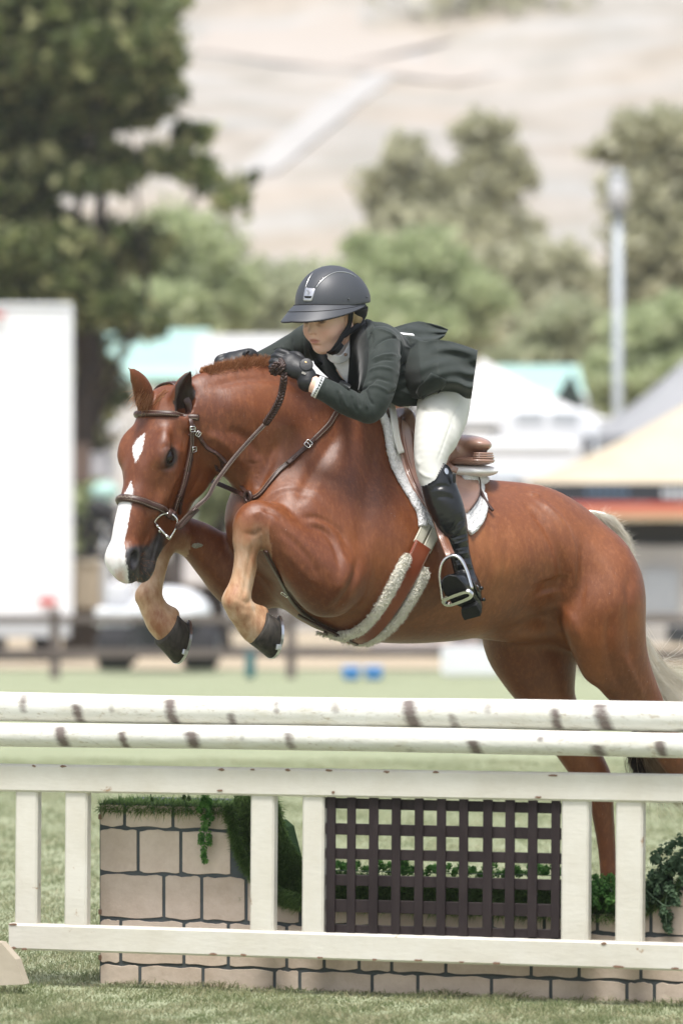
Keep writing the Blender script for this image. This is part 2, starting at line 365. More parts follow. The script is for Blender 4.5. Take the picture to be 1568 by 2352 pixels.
tree('rounded olive-green tree between the airy tree and the lamp post', (*W(1220, 900, 132)[:2], float(ground(132))), [clump(1190, 660, 132, 90, 80, .9), clump(1280, 620, 132, 90, 60, .7), clump(1250, 750, 131, 100, 70), clump(1130, 760, 131, 80, 50)], 12000, .34, L_olive, 6, grp)
tree('tall grey-green tree at the right edge beside the lamp post', (*W(1510, 950, 118)[:2], float(ground(118))), [clump(1490, 300, 118, 70, 60, .7), clump(1560, 330, 118, 90, 70, .9), clump(1400, 350, 118, 60, 30, .5), clump(1530, 450, 118, 90, 80, .8), clump(1430, 440, 118, 50, 60, .5), clump(1500, 560, 118, 110, 80, .8), clump(1600, 600, 118, 90, 130, .9), clump(1480, 660, 118, 80, 70, .7)], 16000, .30, L_olive, 7, grp)
tree('pale-green bush below the right-hand tree, behind the grey tent', (*W(1520, 950, 112)[:2], float(ground(112))), [clump(1490, 770, 112, 90, 60), clump(1580, 760, 112, 80, 70), clump(1430, 860, 112, 80, 60), clump(1500, 880, 112, 120, 60)], 13000, .34, L_mid, 8, grp)
tree('pale-green bush behind the white tent roofs', (*W(1330, 900, 124)[:2], float(ground(124))), [clump(1330, 760, 124, 90, 60), clump(1370, 850, 124, 70, 60), clump(1230, 830, 124, 80, 50)], 9000, .34, L_pale, 9, grp)
tree('long pale green thicket at the foot of the hill behind the tents, left half', (*W(560, 900, 146)[:2], float(ground(146))), [clump(x, 760+(x*37%50), 146, 90, 85) for x in range(240, 900, 90)], 16000, .36, L_pale, 21, grp, name='thicket', cat='thicket')
tree('long pale green thicket at the foot of the hill behind the tents, right half', (*W(1260, 900, 146)[:2], float(ground(146))), [clump(x, 730+(x*37%60), 146, 90, 95) for x in range(900, 1640, 90)], 18000, .36, L_mid, 22, grp, name='thicket', cat='thicket')
tree('green bush standing between the truck and the horse\'s head', (*W(470, 1250, 84)[:2], float(ground(84))), [clump(200, 1150, 90, 45, 70), clump(180, 1260, 90, 30, 80, .7)], 700, .35, L_mid, 10)
tree('round green bush far behind the horse\'s chest', (*W(490, 1350, 96)[:2], float(ground(96))), [clump(490, 1170, 96, 45, 50), clump(535, 1090, 96, 60, 50, .7)], 900, .35, L_mid, 12)
for i, (px, py) in enumerate(((715, 415), (1070, 20), (1195, 18), (1640, 30), (700, 150), (1340, 128))):   # scattered hillside scrub
    p = onhill(px, max(py, 12))
    if p is not None and i in (1, 2):
        g = np.random.default_rng(40+i); e = empty('hillside_shrub', p); tag(e, ('dark shrub on the top terrace of the hill, left one of two', 'dark shrub on the top terrace of the hill, right one of two')[i-1], 'shrub', 'shrubs on the hill terrace')
        v, f = leaves(g.normal(0, 1, (260, 3))*np.array([2.2, 2, 1.3])+np.array([0, 0, 1.5]), .8, 0, g); mesh_obj('crown', v, f, L_olive, e, smooth=False); MB().tube([(0, 0, -.3), (0, 0, 2)], [.25, .1], 8).build('trunk', M_bark, e, True)

# ------------------------------------------------------------ lamp post
M_pole = mat('galvanised_pole', (.40, .44, .47), .5, .4, noise=(3, .5, (.47, .51, .54)))
M_white = mat('white_paint', (.70, .72, .745), .5, .4, noise=(1.5, .5, (.75, .77, .79)))
d = 104; b = W(1418, 1200, d); zt = W(1418, 480, d)[2]; lp_ = empty('lamp_post', (b[0], b[1], float(ground(d)))); tag(lp_, 'pale grey lamp post standing in front of the right-hand trees', 'lamp post')
zz = zt-float(ground(d)); MB().tube([(0, 0, 0), (0, 0, zz*.5), (0, 0, zz)], [.105, .092, .085], 14).build('pole', M_pole, lp_, True)
MB().tube([(0, 0, zz-.08), (0, 0, zz)], [.17, .17], 14).build('collar', mat('dark_collar', (.10, .11, .12), .5), lp_, True)
MB().tube([(0, 0, zz), (0, 0, zz+.12), (0, 0, zz+.55), (0, 0, zz+.62)], [.10, .19, .17, .10], 16).build('lantern', mat('frosted_lantern', (.50, .51, .52), .3), lp_, True)
MB().tube([(0, 0, zz+.62), (0, 0, zz+.70)], [.20, .08], 16).build('lantern_cap', M_pole, lp_, True)

# ------------------------------------------------------------ box truck at the left
M_tyre = mat('tyre_rubber', (.022, .022, .024), .85, .3, bump=(40, .5, .01))
M_rim = mat('wheel_rim', (.35, .36, .37), .4, .5, metal=.7)
M_dark = mat('dark_underbody', (.035, .036, .04), .7)
M_red = mat('red_lamp_lens', (.5, .04, .03), .3)
def wheel(parent, c, r, wd, axis=(1, 0, 0)):
    c = np.asarray(c, float); ax = _n(axis); P = [c-ax*wd/2, c-ax*wd/2*.9, c+ax*wd/2*.9, c+ax*wd/2]
    t = MB().tube([c-ax*wd/2, c-ax*wd*.44, c-ax*wd*.2, c+ax*wd*.2, c+ax*wd*.44, c+ax*wd/2], [r*.84, r*.96, r, r, r*.96, r*.84], 24).build('wheel', M_tyre, parent, True)
    MB().tube([c-ax*wd*.52, c-ax*wd*.3], [r*.55, r*.5], 16).build('rim', M_rim, t, True); MB().tube([c+ax*wd*.3, c+ax*wd*.52], [r*.5, r*.55], 16).build('rim', M_rim, t, True)
    return t
d = 76; k = d/FU; g0 = float(ground(d)); xr = W(160, 0, d)[0]; zt = W(0, 706, d)[2]; zb = W(0, 1425, d)[2]
tr = empty('box_truck', (xr-1.3, d, g0)); tr.rotation_euler = (0, 0, R(3.4)); tag(tr, 'white box truck parked behind the rail at the left edge', 'truck')
MB().box((0, 3.2, (zt+zb)/2-g0), (2.6, 6.4, zt-zb)).build('cargo_box', M_white, tr, bev=.05)
MB().box((0, 3.2, zt-g0+.03), (2.66, 6.46, .06)).build('roof_cap', M_white, tr, bev=.02)
for s_ in (-1, 1): MB().box((s_*1.31, -.02, (zt+zb)/2-g0), (.06, .08, zt-zb)).build('corner_post', M_white, tr, bev=.01)
MB().box((0, -.02, zb-g0-.12), (2.6, .12, .22)).build('rear_sill', mat('grey_sill', (.4, .42, .44), .5), tr, bev=.01)
MB().box((-.3, .1, zb-g0-.62), (1.9, .1, .12)).build('bumper', M_white, tr, bev=.01); MB().box((0, 3.2, zb-g0-.35), (.9, 6.2, .22)).build('chassis', M_dark, tr)
for x, y in ((-.95, 1.2), (.95, 1.2), (-.95, 6.0), (.95, 6.0)): wheel(tr, (x, y, .42), .42, .28)
MB().box((.35, -.06, zt-g0-.10), (.16, .03, .06)).build('marker_lamp', M_red, tr, bev=.01); MB().box((1.0, -.06, zb-g0+.25), (.22, .03, .10)).build('tail_lamp', M_red, tr, bev=.01); MB().box((-1.0, -.06, zb-g0+.25), (.22, .03, .10)).build('tail_lamp', M_red, tr, bev=.01)
MB().box((0, 7.6, 1.7), (2.3, 1.9, 2.1)).build('cab', M_white, tr, bev=.15)

# ------------------------------------------------------------ paddock rail: posts (things), two rails between each pair
M_rail = mat('weathered_rail', (.11, .09, .082), .85, .2, noise=(5, .7, (.17, .145, .13)), bump=(20, .5, .01), stretch=(.3, 1, 1))
RD = 62.0; gz = float(ground(RD)); k = RD/FU
rail = empty('paddock_rail', W(668, 1556, RD)); tag(rail, 'low weathered grey timber rail running along the far edge of the grass', 'fence')
pxs = [-420, 125, 668, 1210, 1750, 2290]
def rp_(mb, name): return fixp0(mb.build(name, M_rail, rail, bev=.008), rail)
def fixp0(o, parent): o.matrix_parent_inverse = Matrix.Translation(-Vector(parent.location)); return o
for px in pxs:
    x = W(px, 0, RD)[0]; top = W(px, 1398, RD)[2]; rp_(MB().box((x, RD, (top+gz)/2-.1), (.105, .12, top-gz+.2)), 'post')
for a, b_ in zip(pxs, pxs[1:]):
    for yy, h_ in ((1422, .085), (1500, .095)):
        rp_(MB().box(((W(a, 0, RD)[0]+W(b_, 0, RD)[0])/2, RD-.07, W(0, yy, RD)[2]), (abs(W(b_, 0, RD)[0]-W(a, 0, RD)[0])-.02, .03, h_)), 'rail_board')
# ------------------------------------------------------------ tents
def fabric(name, c, c2=None): return mat(name, c, .75, .2, noise=(.8, .5, c2 or tuple(min(1, x*1.08) for x in c)), bump=(3, .3, .05))
M_teal = fabric('teal_canvas', (.40, .60, .55)); M_wcan = fabric('white_canvas', (.62, .62, .615)); M_gcan = fabric('grey_canvas', (.27, .275, .285)); M_ccan = fabric('cream_canvas', (.48, .40, .285), (.55, .48, .36))
def tent(label, x0, x1, yp, ye, yb, d, dep, roof, val=None, apex=.5, group=None, legs=True, open_front=True, val_h=12, gable=False):
    """x0,x1 eaves; yp peak; ye eave line; yb bottom, in picture units"""
    k = d/FU; gz_ = float(ground(d)); xa, xb = W(x0, 0, d)[0], W(x1, 0, d)[0]; zp, ze = W(0, yp, d)[2]-gz_, W(0, ye, d)[2]-gz_
    e = empty('event_tent', ((xa+xb)/2, d, gz_)); tag(e, label, 'tent', group); w2 = (xb-xa)/2; pk = -w2+2*w2*apex; D = dep
    nu = 9; V = []; F = []
    if gable:                                        # ridge runs left-right
        for i in range(nu):
            t = i/(nu-1); y = D*t; z = ze+(zp-ze)*(1-abs(2*t-1)); V += [(-w2, y, z), (w2, y, z)]
        F = [(2*i, 2*i+1, 2*i+3, 2*i+2) for i in range(nu-1)]
        F += [tuple([0]+[2*i for i in range(1, nu)]), tuple([1]+[2*i+1 for i in range(1, nu)])]
    else:                                            # swept pyramid
        m_ = 12
        for i in range(m_+1):
            t = i/m_; h = ze+(zp-ze)*(t**1.35)
            for j in range(24):
                a = 2*math.pi*j/24; ca, sa = math.cos(a), math.sin(a); q = max(abs(ca), abs(sa)); cx, cy = ca/q, sa/q
                sag = (1-t)*.10*(1-abs(ca*sa)*2)*0; V.append((pk*t+cx*w2*(1-t)*1.0, D/2+cy*D/2*(1-t), h-sag))
        F = [(i*24+j, i*24+(j+1) % 24, (i+1)*24+(j+1) % 24, (i+1)*24+j) for i in range(m_) for j in range(24)]
    mesh_obj('roof', V, F, roof, e, True)
    vh = val_h*k; vm = val or roof
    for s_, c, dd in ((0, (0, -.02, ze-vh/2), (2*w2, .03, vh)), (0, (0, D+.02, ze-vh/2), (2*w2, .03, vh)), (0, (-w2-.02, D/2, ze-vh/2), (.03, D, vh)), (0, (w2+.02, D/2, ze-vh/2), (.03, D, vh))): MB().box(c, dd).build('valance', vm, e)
    if legs:
        for x in (-w2, w2):
            for y in (0, D): MB().tube([(x, y, -.1), (x, y, ze)], [.035, .035], 8).build('leg', M_pole, e, True)
    return e
tent('teal tent roof at the left behind the horse\'s ears', 215, 470, 745, 862, 0, 98, 8, M_teal, gable=True)
tent('long white tent roof behind the rider\'s arms and the horse\'s neck', 440, 800, 758, 890, 0, 94, 8, M_wcan, M_wcan, gable=True, val_h=40)
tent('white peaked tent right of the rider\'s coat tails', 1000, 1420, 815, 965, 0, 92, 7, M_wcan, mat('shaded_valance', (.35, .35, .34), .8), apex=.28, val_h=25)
t = tent('teal-roofed stall with a dark gable behind the white peaked tent', 1150, 1345, 833, 905, 0, 104, 6, M_teal, M_wcan, gable=True)
tent('grey peaked tent rising to the right edge of the picture', 1370, 1900, 790, 1000, 0, 84, 7, M_gcan, mat('grey_valance', (.20, .21, .23), .8), apex=.5, val_h=35)
ct = tent('cream tent with a black lettered valance at the right edge', 1215, 2200, 862, 1110, 0, 74, 6, M_ccan, mat('black_valance', (.016, .02, .028), .6), apex=.5, val_h=42)
# dark gable triangle of the teal stall
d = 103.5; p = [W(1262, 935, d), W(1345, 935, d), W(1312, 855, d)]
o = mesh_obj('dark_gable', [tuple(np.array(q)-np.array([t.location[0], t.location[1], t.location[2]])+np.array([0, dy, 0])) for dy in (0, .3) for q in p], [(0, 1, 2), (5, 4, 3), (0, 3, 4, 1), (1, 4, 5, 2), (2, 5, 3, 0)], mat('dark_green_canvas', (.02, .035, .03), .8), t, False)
# lettering panels, red stripe and orange band of the cream tent
loc = np.array(ct.location); dd_ = 74
def onct(x0, x1, y0, y1, m, name, pr): 
    a, b_ = W(x0, y0, dd_)-loc, W(x1, y1, dd_)-loc; return MB().box(((a[0]+b_[0])/2, -pr, (a[2]+b_[2])/2), (abs(b_[0]-a[0]), .03, abs(a[2]-b_[2]))).build(name, m, ct)
M_let = mat('pale_print', (.55, .58, .62), .6); M_let2 = mat('blue_print', (.08, .13, .20), .6)
for k_ in range(7): onct(1520+k_*16, 1531+k_*16, 1124, 1143, M_let, 'valance_letter', .06)
for k_ in range(6): onct(1345+k_*17, 1356+k_*17, 1122, 1140, M_let2, 'valance_letter', .06)
onct(1275, 2045, 1153, 1163, mat('red_trim', (.42, .05, .04), .6), 'red_stripe', .05); onct(1285, 2045, 1163, 1185, mat('orange_band', (.50, .20, .12), .7), 'orange_band', .05); onct(1290, 2045, 1185, 1196, mat('tan_band', (.42, .33, .2), .7), 'tan_band', .05)
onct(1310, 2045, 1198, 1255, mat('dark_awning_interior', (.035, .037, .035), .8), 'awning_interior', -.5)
onct(1300, 2045, 1255, 1480, mat('grey_booth_wall', (.36, .35, .33), .8, noise=(2, .7, (.44, .43, .41))), 'booth_wall', -.3)
onct(1478, 1560, 1310, 1410, mat('booth_window', (.26, .28, .30), .3), 'booth_window', -.2)
# ------------------------------------------------------------ vehicles
def car(label, x0, x1, yt, ys_, yb, d, body, cat='van', curve=.5, length=4.5):
    """seen from the side: roof yt, belt ys_, sill yb"""
    k = d/FU; g_ = float(ground(d)); xa, xb = W(x0, 0, d)[0], W(x1, 0, d)[0]; L = xb-xa; e = empty('parked_van' if cat == 'van' else 'parked_car', ((xa+xb)/2, d, g_)); tag(e, label, cat)
    zt, zs, zb = (W(0, y, d)[2]-g_ for y in (yt, ys_, yb)); w2 = 1.9
    prof = [(-L/2, zb), (-L/2, zs), (-L/2+L*.03, zt-.1), (-L*.35, zt), (L*.22, zt), (L*.33, zt-.12*(zt-zs)), (L*.44, zs+.1), (L*.5, zs-.12), (L*.5, zb)]
    P = spline([(p[0], 0, p[1]) for p in prof], None, 3); n = len(P); V = [(p[0], y, p[2]) for y in (0, w2) for p in P]; Fc = [(i, i+1, n+i+1, n+i) for i in range(n-1)]+[tuple(range(n))[::-1], tuple(range(n, 2*n))]
    o = mesh_obj('body', V, Fc, body, e, False); m = o.modifiers.new('b', 'BEVEL'); m.width = .06; m.segments = 2; m.limit_method = 'ANGLE'
    for i in range(2): MB().box((-L*.22+L*.34*i, -.012, (zs+zt)/2+.05), (L*.26, .02, (zt-zs)*.5)).build('window', mat('car_glass', (.45, .48, .5), .15), e, bev=.005)
    r = min(.36, abs(zb)*.9+.1)
    for x in (-L*.3, L*.3):
        for y in (.12, w2-.12): wheel(e, (x, y, r), r, .22, (0, 1, 0))
    return e
car('white van with a rounded nose parked in front of the white peaked tent', 1150, 1388, 940, 990, 1080, 88, M_white, length=4.5)
def hulk(name, label, cat, x0, x1, y0, y1, d, dep, m, group=None):
    g_ = float(ground(d)); a, b_ = W(x0, y0, d), W(x1, y1, d); e = empty(name, ((a[0]+b_[0])/2, d, g_)); tag(e, label, cat, group); return e, a-np.array(e.location), b_-np.array(e.location)
# a long white horse trailer behind the saddle
e, a, b_ = hulk('horse_trailer', 'long white horse trailer behind the horse\'s back and saddle', 'trailer', 1010, 1330, 1008, 1290, 84, 2.2, M_white)
MB().box(((a[0]+b_[0])/2, 1.1, (a[2]+b_[2])/2), (b_[0]-a[0], 2.2, a[2]-b_[2])).build('body', M_white, e, bev=.12)
MB().box(((a[0]+b_[0])/2, -.02, a[2]-.55), (b_[0]-a[0]-.3, .04, .10)).build('trim_strip', mat('blue_grey_trim', (.55, .62, .70), .5), e); MB().box(((a[0]+b_[0])/2, -.02, a[2]-.12), (b_[0]-a[0]-.2, .04, .05)).build('trim_strip', mat('pale_trim', (.62, .63, .62), .5), e)
for x in (-.5, .35): wheel(e, (x, .1, .36), .36, .22, (0, 1, 0)); wheel(e, (x, 2.1, .36), .36, .22, (0, 1, 0))
# utility vehicle in front of the rail
e, a, b_ = hulk('utility_vehicle', 'white-hooded utility buggy with fat black tyres behind the front hooves', 'buggy', 215, 500, 1350, 1545, 66, 2.6, M_white)
gz_ = 0; S2 = 66/FU
def bx(x0, x1, y0, y1, ya, yb_, nm, m, bev=.03, par=None):
    p, q = W(x0, y0, 66)-np.array(e.location), W(x1, y1, 66)-np.array(e.location); return MB().box(((p[0]+q[0])/2, (ya+yb_)/2, (p[2]+q[2])/2), (q[0]-p[0], yb_-ya, p[2]-q[2])).build(nm, m, par or e, bev=bev)
p, q = W(285, 1355, 66)-np.array(e.location), W(485, 1425, 66)-np.array(e.location)
f = SDF((p[0]-.1, -.2, q[2]-.1), (q[0]+.1, 1.6, p[2]+.1), .04); f.ell(((p[0]+q[0])/2, .7, q[2]+.02), np.diag([2/(q[0]-p[0]), 1/.85, 1/(p[2]-q[2])]), 0); f.plane((0, 0, q[2]+.02), (0, 0, -1)); v, ff = f.mesh(2); mesh_obj('hood', v, ff, M_white, e)
bx(215, 330, 1400, 1440, .3, 1.2, 'fender', M_white); bx(300, 450, 1428, 1500, .2, 1.8, 'chassis', M_dark); bx(235, 300, 1340, 1400, .5, 1.0, 'seat', mat('pale_grey_seat', (.5, .5, .52), .7), .08)
for px in (262, 458):
    c = W(px, 1493, 66)-np.array(e.location)
    for y in (.25, 1.9): wheel(e, (c[0], y, c[2]), .235, .40, (1, 0, 0))
bx(400, 404, 1200, 1360, .6, .65, 'roof_pole', M_dark, 0); bx(320, 324, 1200, 1360, .6, .65, 'roof_pole', M_dark, 0)
# second, dark motor bike and clutter further back, left of the head
e, a, b_ = hulk('motorbike', 'dark motorbike standing beyond the rail, left of the horse\'s muzzle', 'motorbike', 165, 300, 1165, 1400, 80, 2, M_dark); loc = np.array(e.location)
def rel(px, py, dy=0): return W(px, py, 80)-loc+np.array([0, dy, 0])
th = np.linspace(0, 2*math.pi, 25)
for (px, py, nm) in ((235, 1232, 'wheel'), (185, 1235, 'wheel')):
    c = rel(px, py); MB().tube([c+np.array([math.cos(x)*.24, 0, math.sin(x)*.26]) for x in th], .055, 8, False).build(nm, M_tyre, e, True)
mb = MB(); mb.tube([rel(235, 1232), rel(262, 1180), rel(280, 1165)], .04, 8); mb.tube([rel(262, 1180), rel(215, 1185), rel(185, 1235)], .05, 8); mb.build('frame', M_dark, e, True)
MB().tube([rel(200, 1172), rel(225, 1165), rel(262, 1175)], [.08, .14, .09], 10).build('seat', M_dark, e, True); MB().tube([rel(255, 1240), rel(262, 1300), rel(258, 1380)], .04, 8).build('stand', M_dark, e, True)
# people-high clutter: cream parasol, teal cool box, white chairs
def ball(name, label, cat, px, py, rx, ry, d, m):
    c = W(px, py, d); k = d/FU; f = SDF(c-np.array([rx*k+.1]*3)-.05, c+np.array([rx*k+.1]*3)+.05, max(rx, ry)*k/12); f.ell(c, np.diag([1/(rx*k), 1/(rx*k), 1/(ry*k)]), 0); v, ff = f.mesh(2)
    e = empty(name, (c[0], c[1], float(ground(d)))); tag(e, label, cat); o = mesh_obj('canopy', v, ff, m, e); fixp0(o, e); MB().tube([(0, 0, 0), (0, 0, c[2]-e.location[2])], .03, 8).build('pole', M_pole, e, True); return e
ball('parasol', 'cream parasol between the truck and the horse\'s forehead', 'parasol', 258, 990, 30, 20, 96, M_wcan)
ball('parasol', 'small teal parasol left of the horse\'s nose, under the cream one', 'parasol', 240, 1130, 34, 24, 82, M_teal)
M_clut = [mat('clutter_brown', (.13, .09, .07), .8), mat('clutter_grey', (.35, .35, .37), .8), mat('clutter_pale', (.62, .60, .60), .8), mat('clutter_tan', (.45, .38, .28), .85)]
def crate(name, label, cat, x0, x1, y0, y1, d, m, dep=.6, slats=0, group=None):
    g_ = float(ground(d)); a, b_ = W(x0, y0, d), W(x1, y1, d); e = empty(name, ((a[0]+b_[0])/2, d, min(b_[2], 99))); tag(e, label, cat, group); w_, h_ = b_[0]-a[0], a[2]-b_[2]
    if slats:
        for i in range(slats+1): MB().box((-w_/2+w_*i/slats, 0, h_/2), (.05, .05, h_)).build('bar', m, e)
        for z in (0, .5, 1): MB().box((0, .03, h_*z), (w_, .04, .05)).build('rail', m, e)
        for i in range(slats+1): MB().box((-w_/2+w_*i/slats, dep, h_/2), (.05, .05, h_)).build('bar', m, e)
    else:
        MB().box((0, dep/2, h_*.47), (w_, dep, h_*.94)).build('body', m, e, bev=.04); MB().box((0, dep/2, h_*.97), (w_*1.04, dep*1.06, h_*.08)).build('lid', m, e, bev=.02)
    return e
M_blue = mat('bright_blue_plastic', (.07, .27, .60), .4)
crate('cool_box', 'left one of two bright blue cool boxes lying on the far grass', 'cool box', 786, 826, 1535, 1562, 60.5, M_blue, group='blue cool boxes on the far grass')
crate('cool_box', 'right one of two bright blue cool boxes lying on the far grass', 'cool box', 838, 878, 1535, 1562, 60.5, M_blue, group='blue cool boxes on the far grass')
crate('shoulder_bag', 'small teal bag on the grass beside the rail post under the hooves', 'bag', 562, 586, 1500, 1560, 60.5, mat('dark_teal', (.04, .14, .15), .6), .3)
crate('white_grille', 'white wire grille leaning by the rail under the horse\'s belly', 'grille', 1020, 1142, 1492, 1548, 61, M_white, .5, slats=9)
crate('storage_bin', 'brown bin beyond the rail beside the truck', 'bin', 160, 205, 1020, 1110, 86, M_clut[0]); crate('storage_box', 'grey box left of the horse\'s cheek, far behind', 'box', 205, 250, 1040, 1100, 88, M_clut[1])
crate('hay_cart', 'pale tan cart in the sandy yard left of the front legs', 'cart', 170, 225, 1290, 1400, 78, M_clut[3], 1.2)
crate('storage_chest', 'pale lilac chest in the yard under the horse\'s chin', 'chest', 420, 540, 1260, 1345, 80, M_clut[2], 1.2)
crate('white_table', 'white table beyond the rail at the right edge behind the tail', 'table', 1480, 1660, 1425, 1450, 70, M_clut[2], 1.0)
crate('equipment_bag', 'black bag on the bench behind the horse\'s hindquarters', 'bag', 1535, 1600, 1440, 1480, 68, M_dark, .5)
crate('bench', 'pink-grey bench beyond the rail under the horse\'s belly', 'bench', 850, 1100, 1478, 1496, 66, mat('pink_grey_paint', (.5, .42, .42), .7), .6)
crate('water_trough', 'dark trough standing on the grass behind the hind legs', 'trough', 1330, 1420, 1500, 1545, 61.5, M_dark, .6)
# ============================================================ THE HORSE
HD0 = 18.2; HEAD_YAW = R(28)                        # horse walks to the left and a little towards the camera
NEAR = np.array([math.sin(HEAD_YAW), -math.cos(HEAD_YAW), 0])   # its near (left) side
FWD = np.array([-math.cos(HEAD_YAW), -math.sin(HEAD_YAW), 0])
def hc(px): return HD0 + (px-850)/718*math.tan(HEAD_YAW)        # depth of its middle plane
def C(px, py, off=0.0):                             # point in picture units, off metres to the near side
    d = hc(px) - off/math.cos(HEAD_YAW)
    return W(px, py, d)
S = lambda r, d=HD0: r*d/FU
hs_ = SDF((-1.25, 16.7, 0.0), (1.6, 19.8, 2.0), .0065)
LAT = lambda s: aniso(NEAR, s)
def hchain(pts, M=None, k=.04, op='add', off=0.0, sub=7):
    P = [C(p[0], p[1], p[3] if len(p) > 3 else off) for p in pts]; hs_.chain(P, [S(p[2]) for p in pts], k, M, op, sub)
# barrel
hchain([(645, 1193, 128), (720, 1215, 165), (795, 1252, 203), (880, 1278, 198), (980, 1288, 190), (1090, 1287, 176), (1180, 1268, 150), (1255, 1262, 128), (1310, 1305, 118)], LAT(1.0), 0)
# withers and back
hchain([(720, 1010, 92), (800, 1035, 92), (880, 1052, 88), (970, 1130, 85), (1080, 1195, 88), (1200, 1235, 112)], LAT(.55), .06)
# neck
hchain([(425, 958, 66), (490, 962, 96), (560, 968, 116), (640, 985, 133), (720, 1020, 148), (780, 1080, 170)], LAT(.62), .06)
hchain([(470, 905, 42), (540, 885, 40), (610, 882, 38), (700, 900, 36), (790, 950, 36)], LAT(.5), .03)   # crest
hchain([(505, 1012, 50), (560, 1050, 56), (605, 1075, 66), (650, 1110, 80)], LAT(.95), .05)              # windpipe
# shoulder blade and upper arm, near and far
for sg in (1, -1):
    hchain([(790, 1040, 70, .06*sg), (755, 1130, 96, .11*sg), (690, 1215, 108, .135*sg)], LAT(.6), .10)
hchain([(700, 1210, 92, .17), (760, 1300, 92, .2), (750, 1335, 68, .2)], LAT(.75), .04)
# croup and quarters
hchain([(1225, 1268, 128), (1295, 1312, 134), (1335, 1362, 130)], LAT(1.10), .05)
for sg in (1, -1):
    hs_.ell(C(1388-(0 if sg > 0 else 60), 1375, .115*sg), frame(FWD, (0, 0, 1), NEAR, (S(82), S(135), .145)), .08)
# near foreleg, folded under
hchain([(752, 1330, 82, .22), (700, 1290, 66, .23), (655, 1245, 53, .23), (622, 1212, 46, .22)], None, .035)
hchain([(745, 1378, 30, .22), (765, 1385, 22, .22)], None, .03)                                          # elbow
hchain([(612, 1200, 44, .21), (590, 1192, 43, .2), (574, 1206, 39, .2), (568, 1240, 32, .2)], None, .02)
hchain([(567, 1245, 29, .2), (563, 1285, 25.5, .2), (556, 1325, 24, .2), (547, 1358, 26, .2)], None, .015)
hchain([(580, 1300, 11, .2), (570, 1340, 12, .2), (560, 1372, 15, .2)], None, .012)                      # tendon
hchain([(541, 1380, 32, .2), (550, 1398, 29, .2)], None, .015)
hchain([(555, 1406, 30, .195), (572, 1428, 33, .19), (588, 1443, 37, .185)], None, .015)
hchain([(572, 1396, 13, .2), (600, 1408, 17, .19)], None, .015)                                          # heel bulb
# far foreleg, reaching
hchain([(620, 1290, 105, -.16), (560, 1325, 78, -.17), (505, 1287, 60, -.18), (455, 1245, 47, -.18), (418, 1228, 42, -.18)], None, .03)
hchain([(405, 1222, 41, -.18), (384, 1225, 38, -.18), (372, 1255, 29, -.18)], None, .02)
hchain([(369, 1265, 25, -.18), (360, 1310, 22, -.18), (350, 1345, 24, -.18)], None, .015)
hchain([(341, 1370, 32, -.18), (350, 1390, 29, -.18)], None, .015)
hchain([(353, 1400, 29, -.17), (366, 1425, 33, -.16), (382, 1440, 37, -.155)], None, .015)
hchain([(372, 1395, 12, -.17), (395, 1410, 17, -.16)], None, .015)
# near hind leg
hchain([(1380, 1400, 92, .15), (1396, 1455, 89, .15), (1414, 1510, 78, .14), (1438, 1558, 66, .13), (1474, 1612, 50, .12), (1510, 1680, 42, .11), (1548, 1735, 41, .1), (1570, 1775, 36, .09), (1605, 1880, 25, .08), (1640, 1970, 25, .08), (1652, 2010, 32, .08), (1665, 2060, 28, .08)], LAT(.85), .04)
hchain([(1335, 1440, 42, .165), (1370, 1530, 38, .15)], LAT(.7), .04)                                     # stifle fold
# far hind leg
hchain([(1245, 1380, 120, -.13), (1214, 1450, 116, -.15), (1232, 1520, 98, -.15), (1262, 1605, 64, -.15), (1300, 1680, 54, -.15), (1345, 1755, 47, -.15), (1372, 1800, 38, -.15), (1384, 1870, 28, -.15), (1395, 1970, 22, -.15), (1400, 2050, 25, -.15), (1398, 2085, 27, -.15), (1385, 2110, 26, -.15)], LAT(.8), .04)
# groin
hs_.ell(C(1190, 1440, 0), frame(FWD, (0, 0, 1), NEAR, (.13, .05, .06)), .06)
# ---- head, in its own frame: s down the face, t out of the forehead, w to the near side
PHI, TAU = R(50), R(22.5)
Fh = np.array([-math.cos(PHI), -math.sin(PHI), 0]); UPV = np.array([0, 0, 1.])
E1 = Fh*math.sin(TAU)-UPV*math.cos(TAU); E2 = Fh*math.cos(TAU)+UPV*math.sin(TAU); E3 = np.array([math.sin(PHI), -math.cos(PHI), 0])
O_H = W(361, 875, 17.86)
def H(s, t, w): return O_H+s*E1+t*E2+w*E3
def HM(rw): return aniso(E3, rw)
def hh(pts, rw=1.0, k=.02, op='add', sub=5, w=0.0):
    hs_.chain([H(p[0], p[1], p[3] if len(p) > 3 else w) for p in pts], [p[2] for p in pts], k, HM(rw) if rw != 1 else None, op, sub)
hh([(.05, -.085, .068), (.12, -.082, .080), (.2, -.078, .080), (.27, -.072, .073)], 1.24, .03)
hh([(.25, -.072, .073), (.33, -.066, .065), (.42, -.057, .056), (.5, -.054, .049), (.57, -.063, .044)], .92, .03)
hh([(.15, -.17, .112), (.22, -.178, .114), (.30, -.180, .104), (.37, -.172, .092), (.45, -.150, .074), (.53, -.135, .054)], .58, .04)
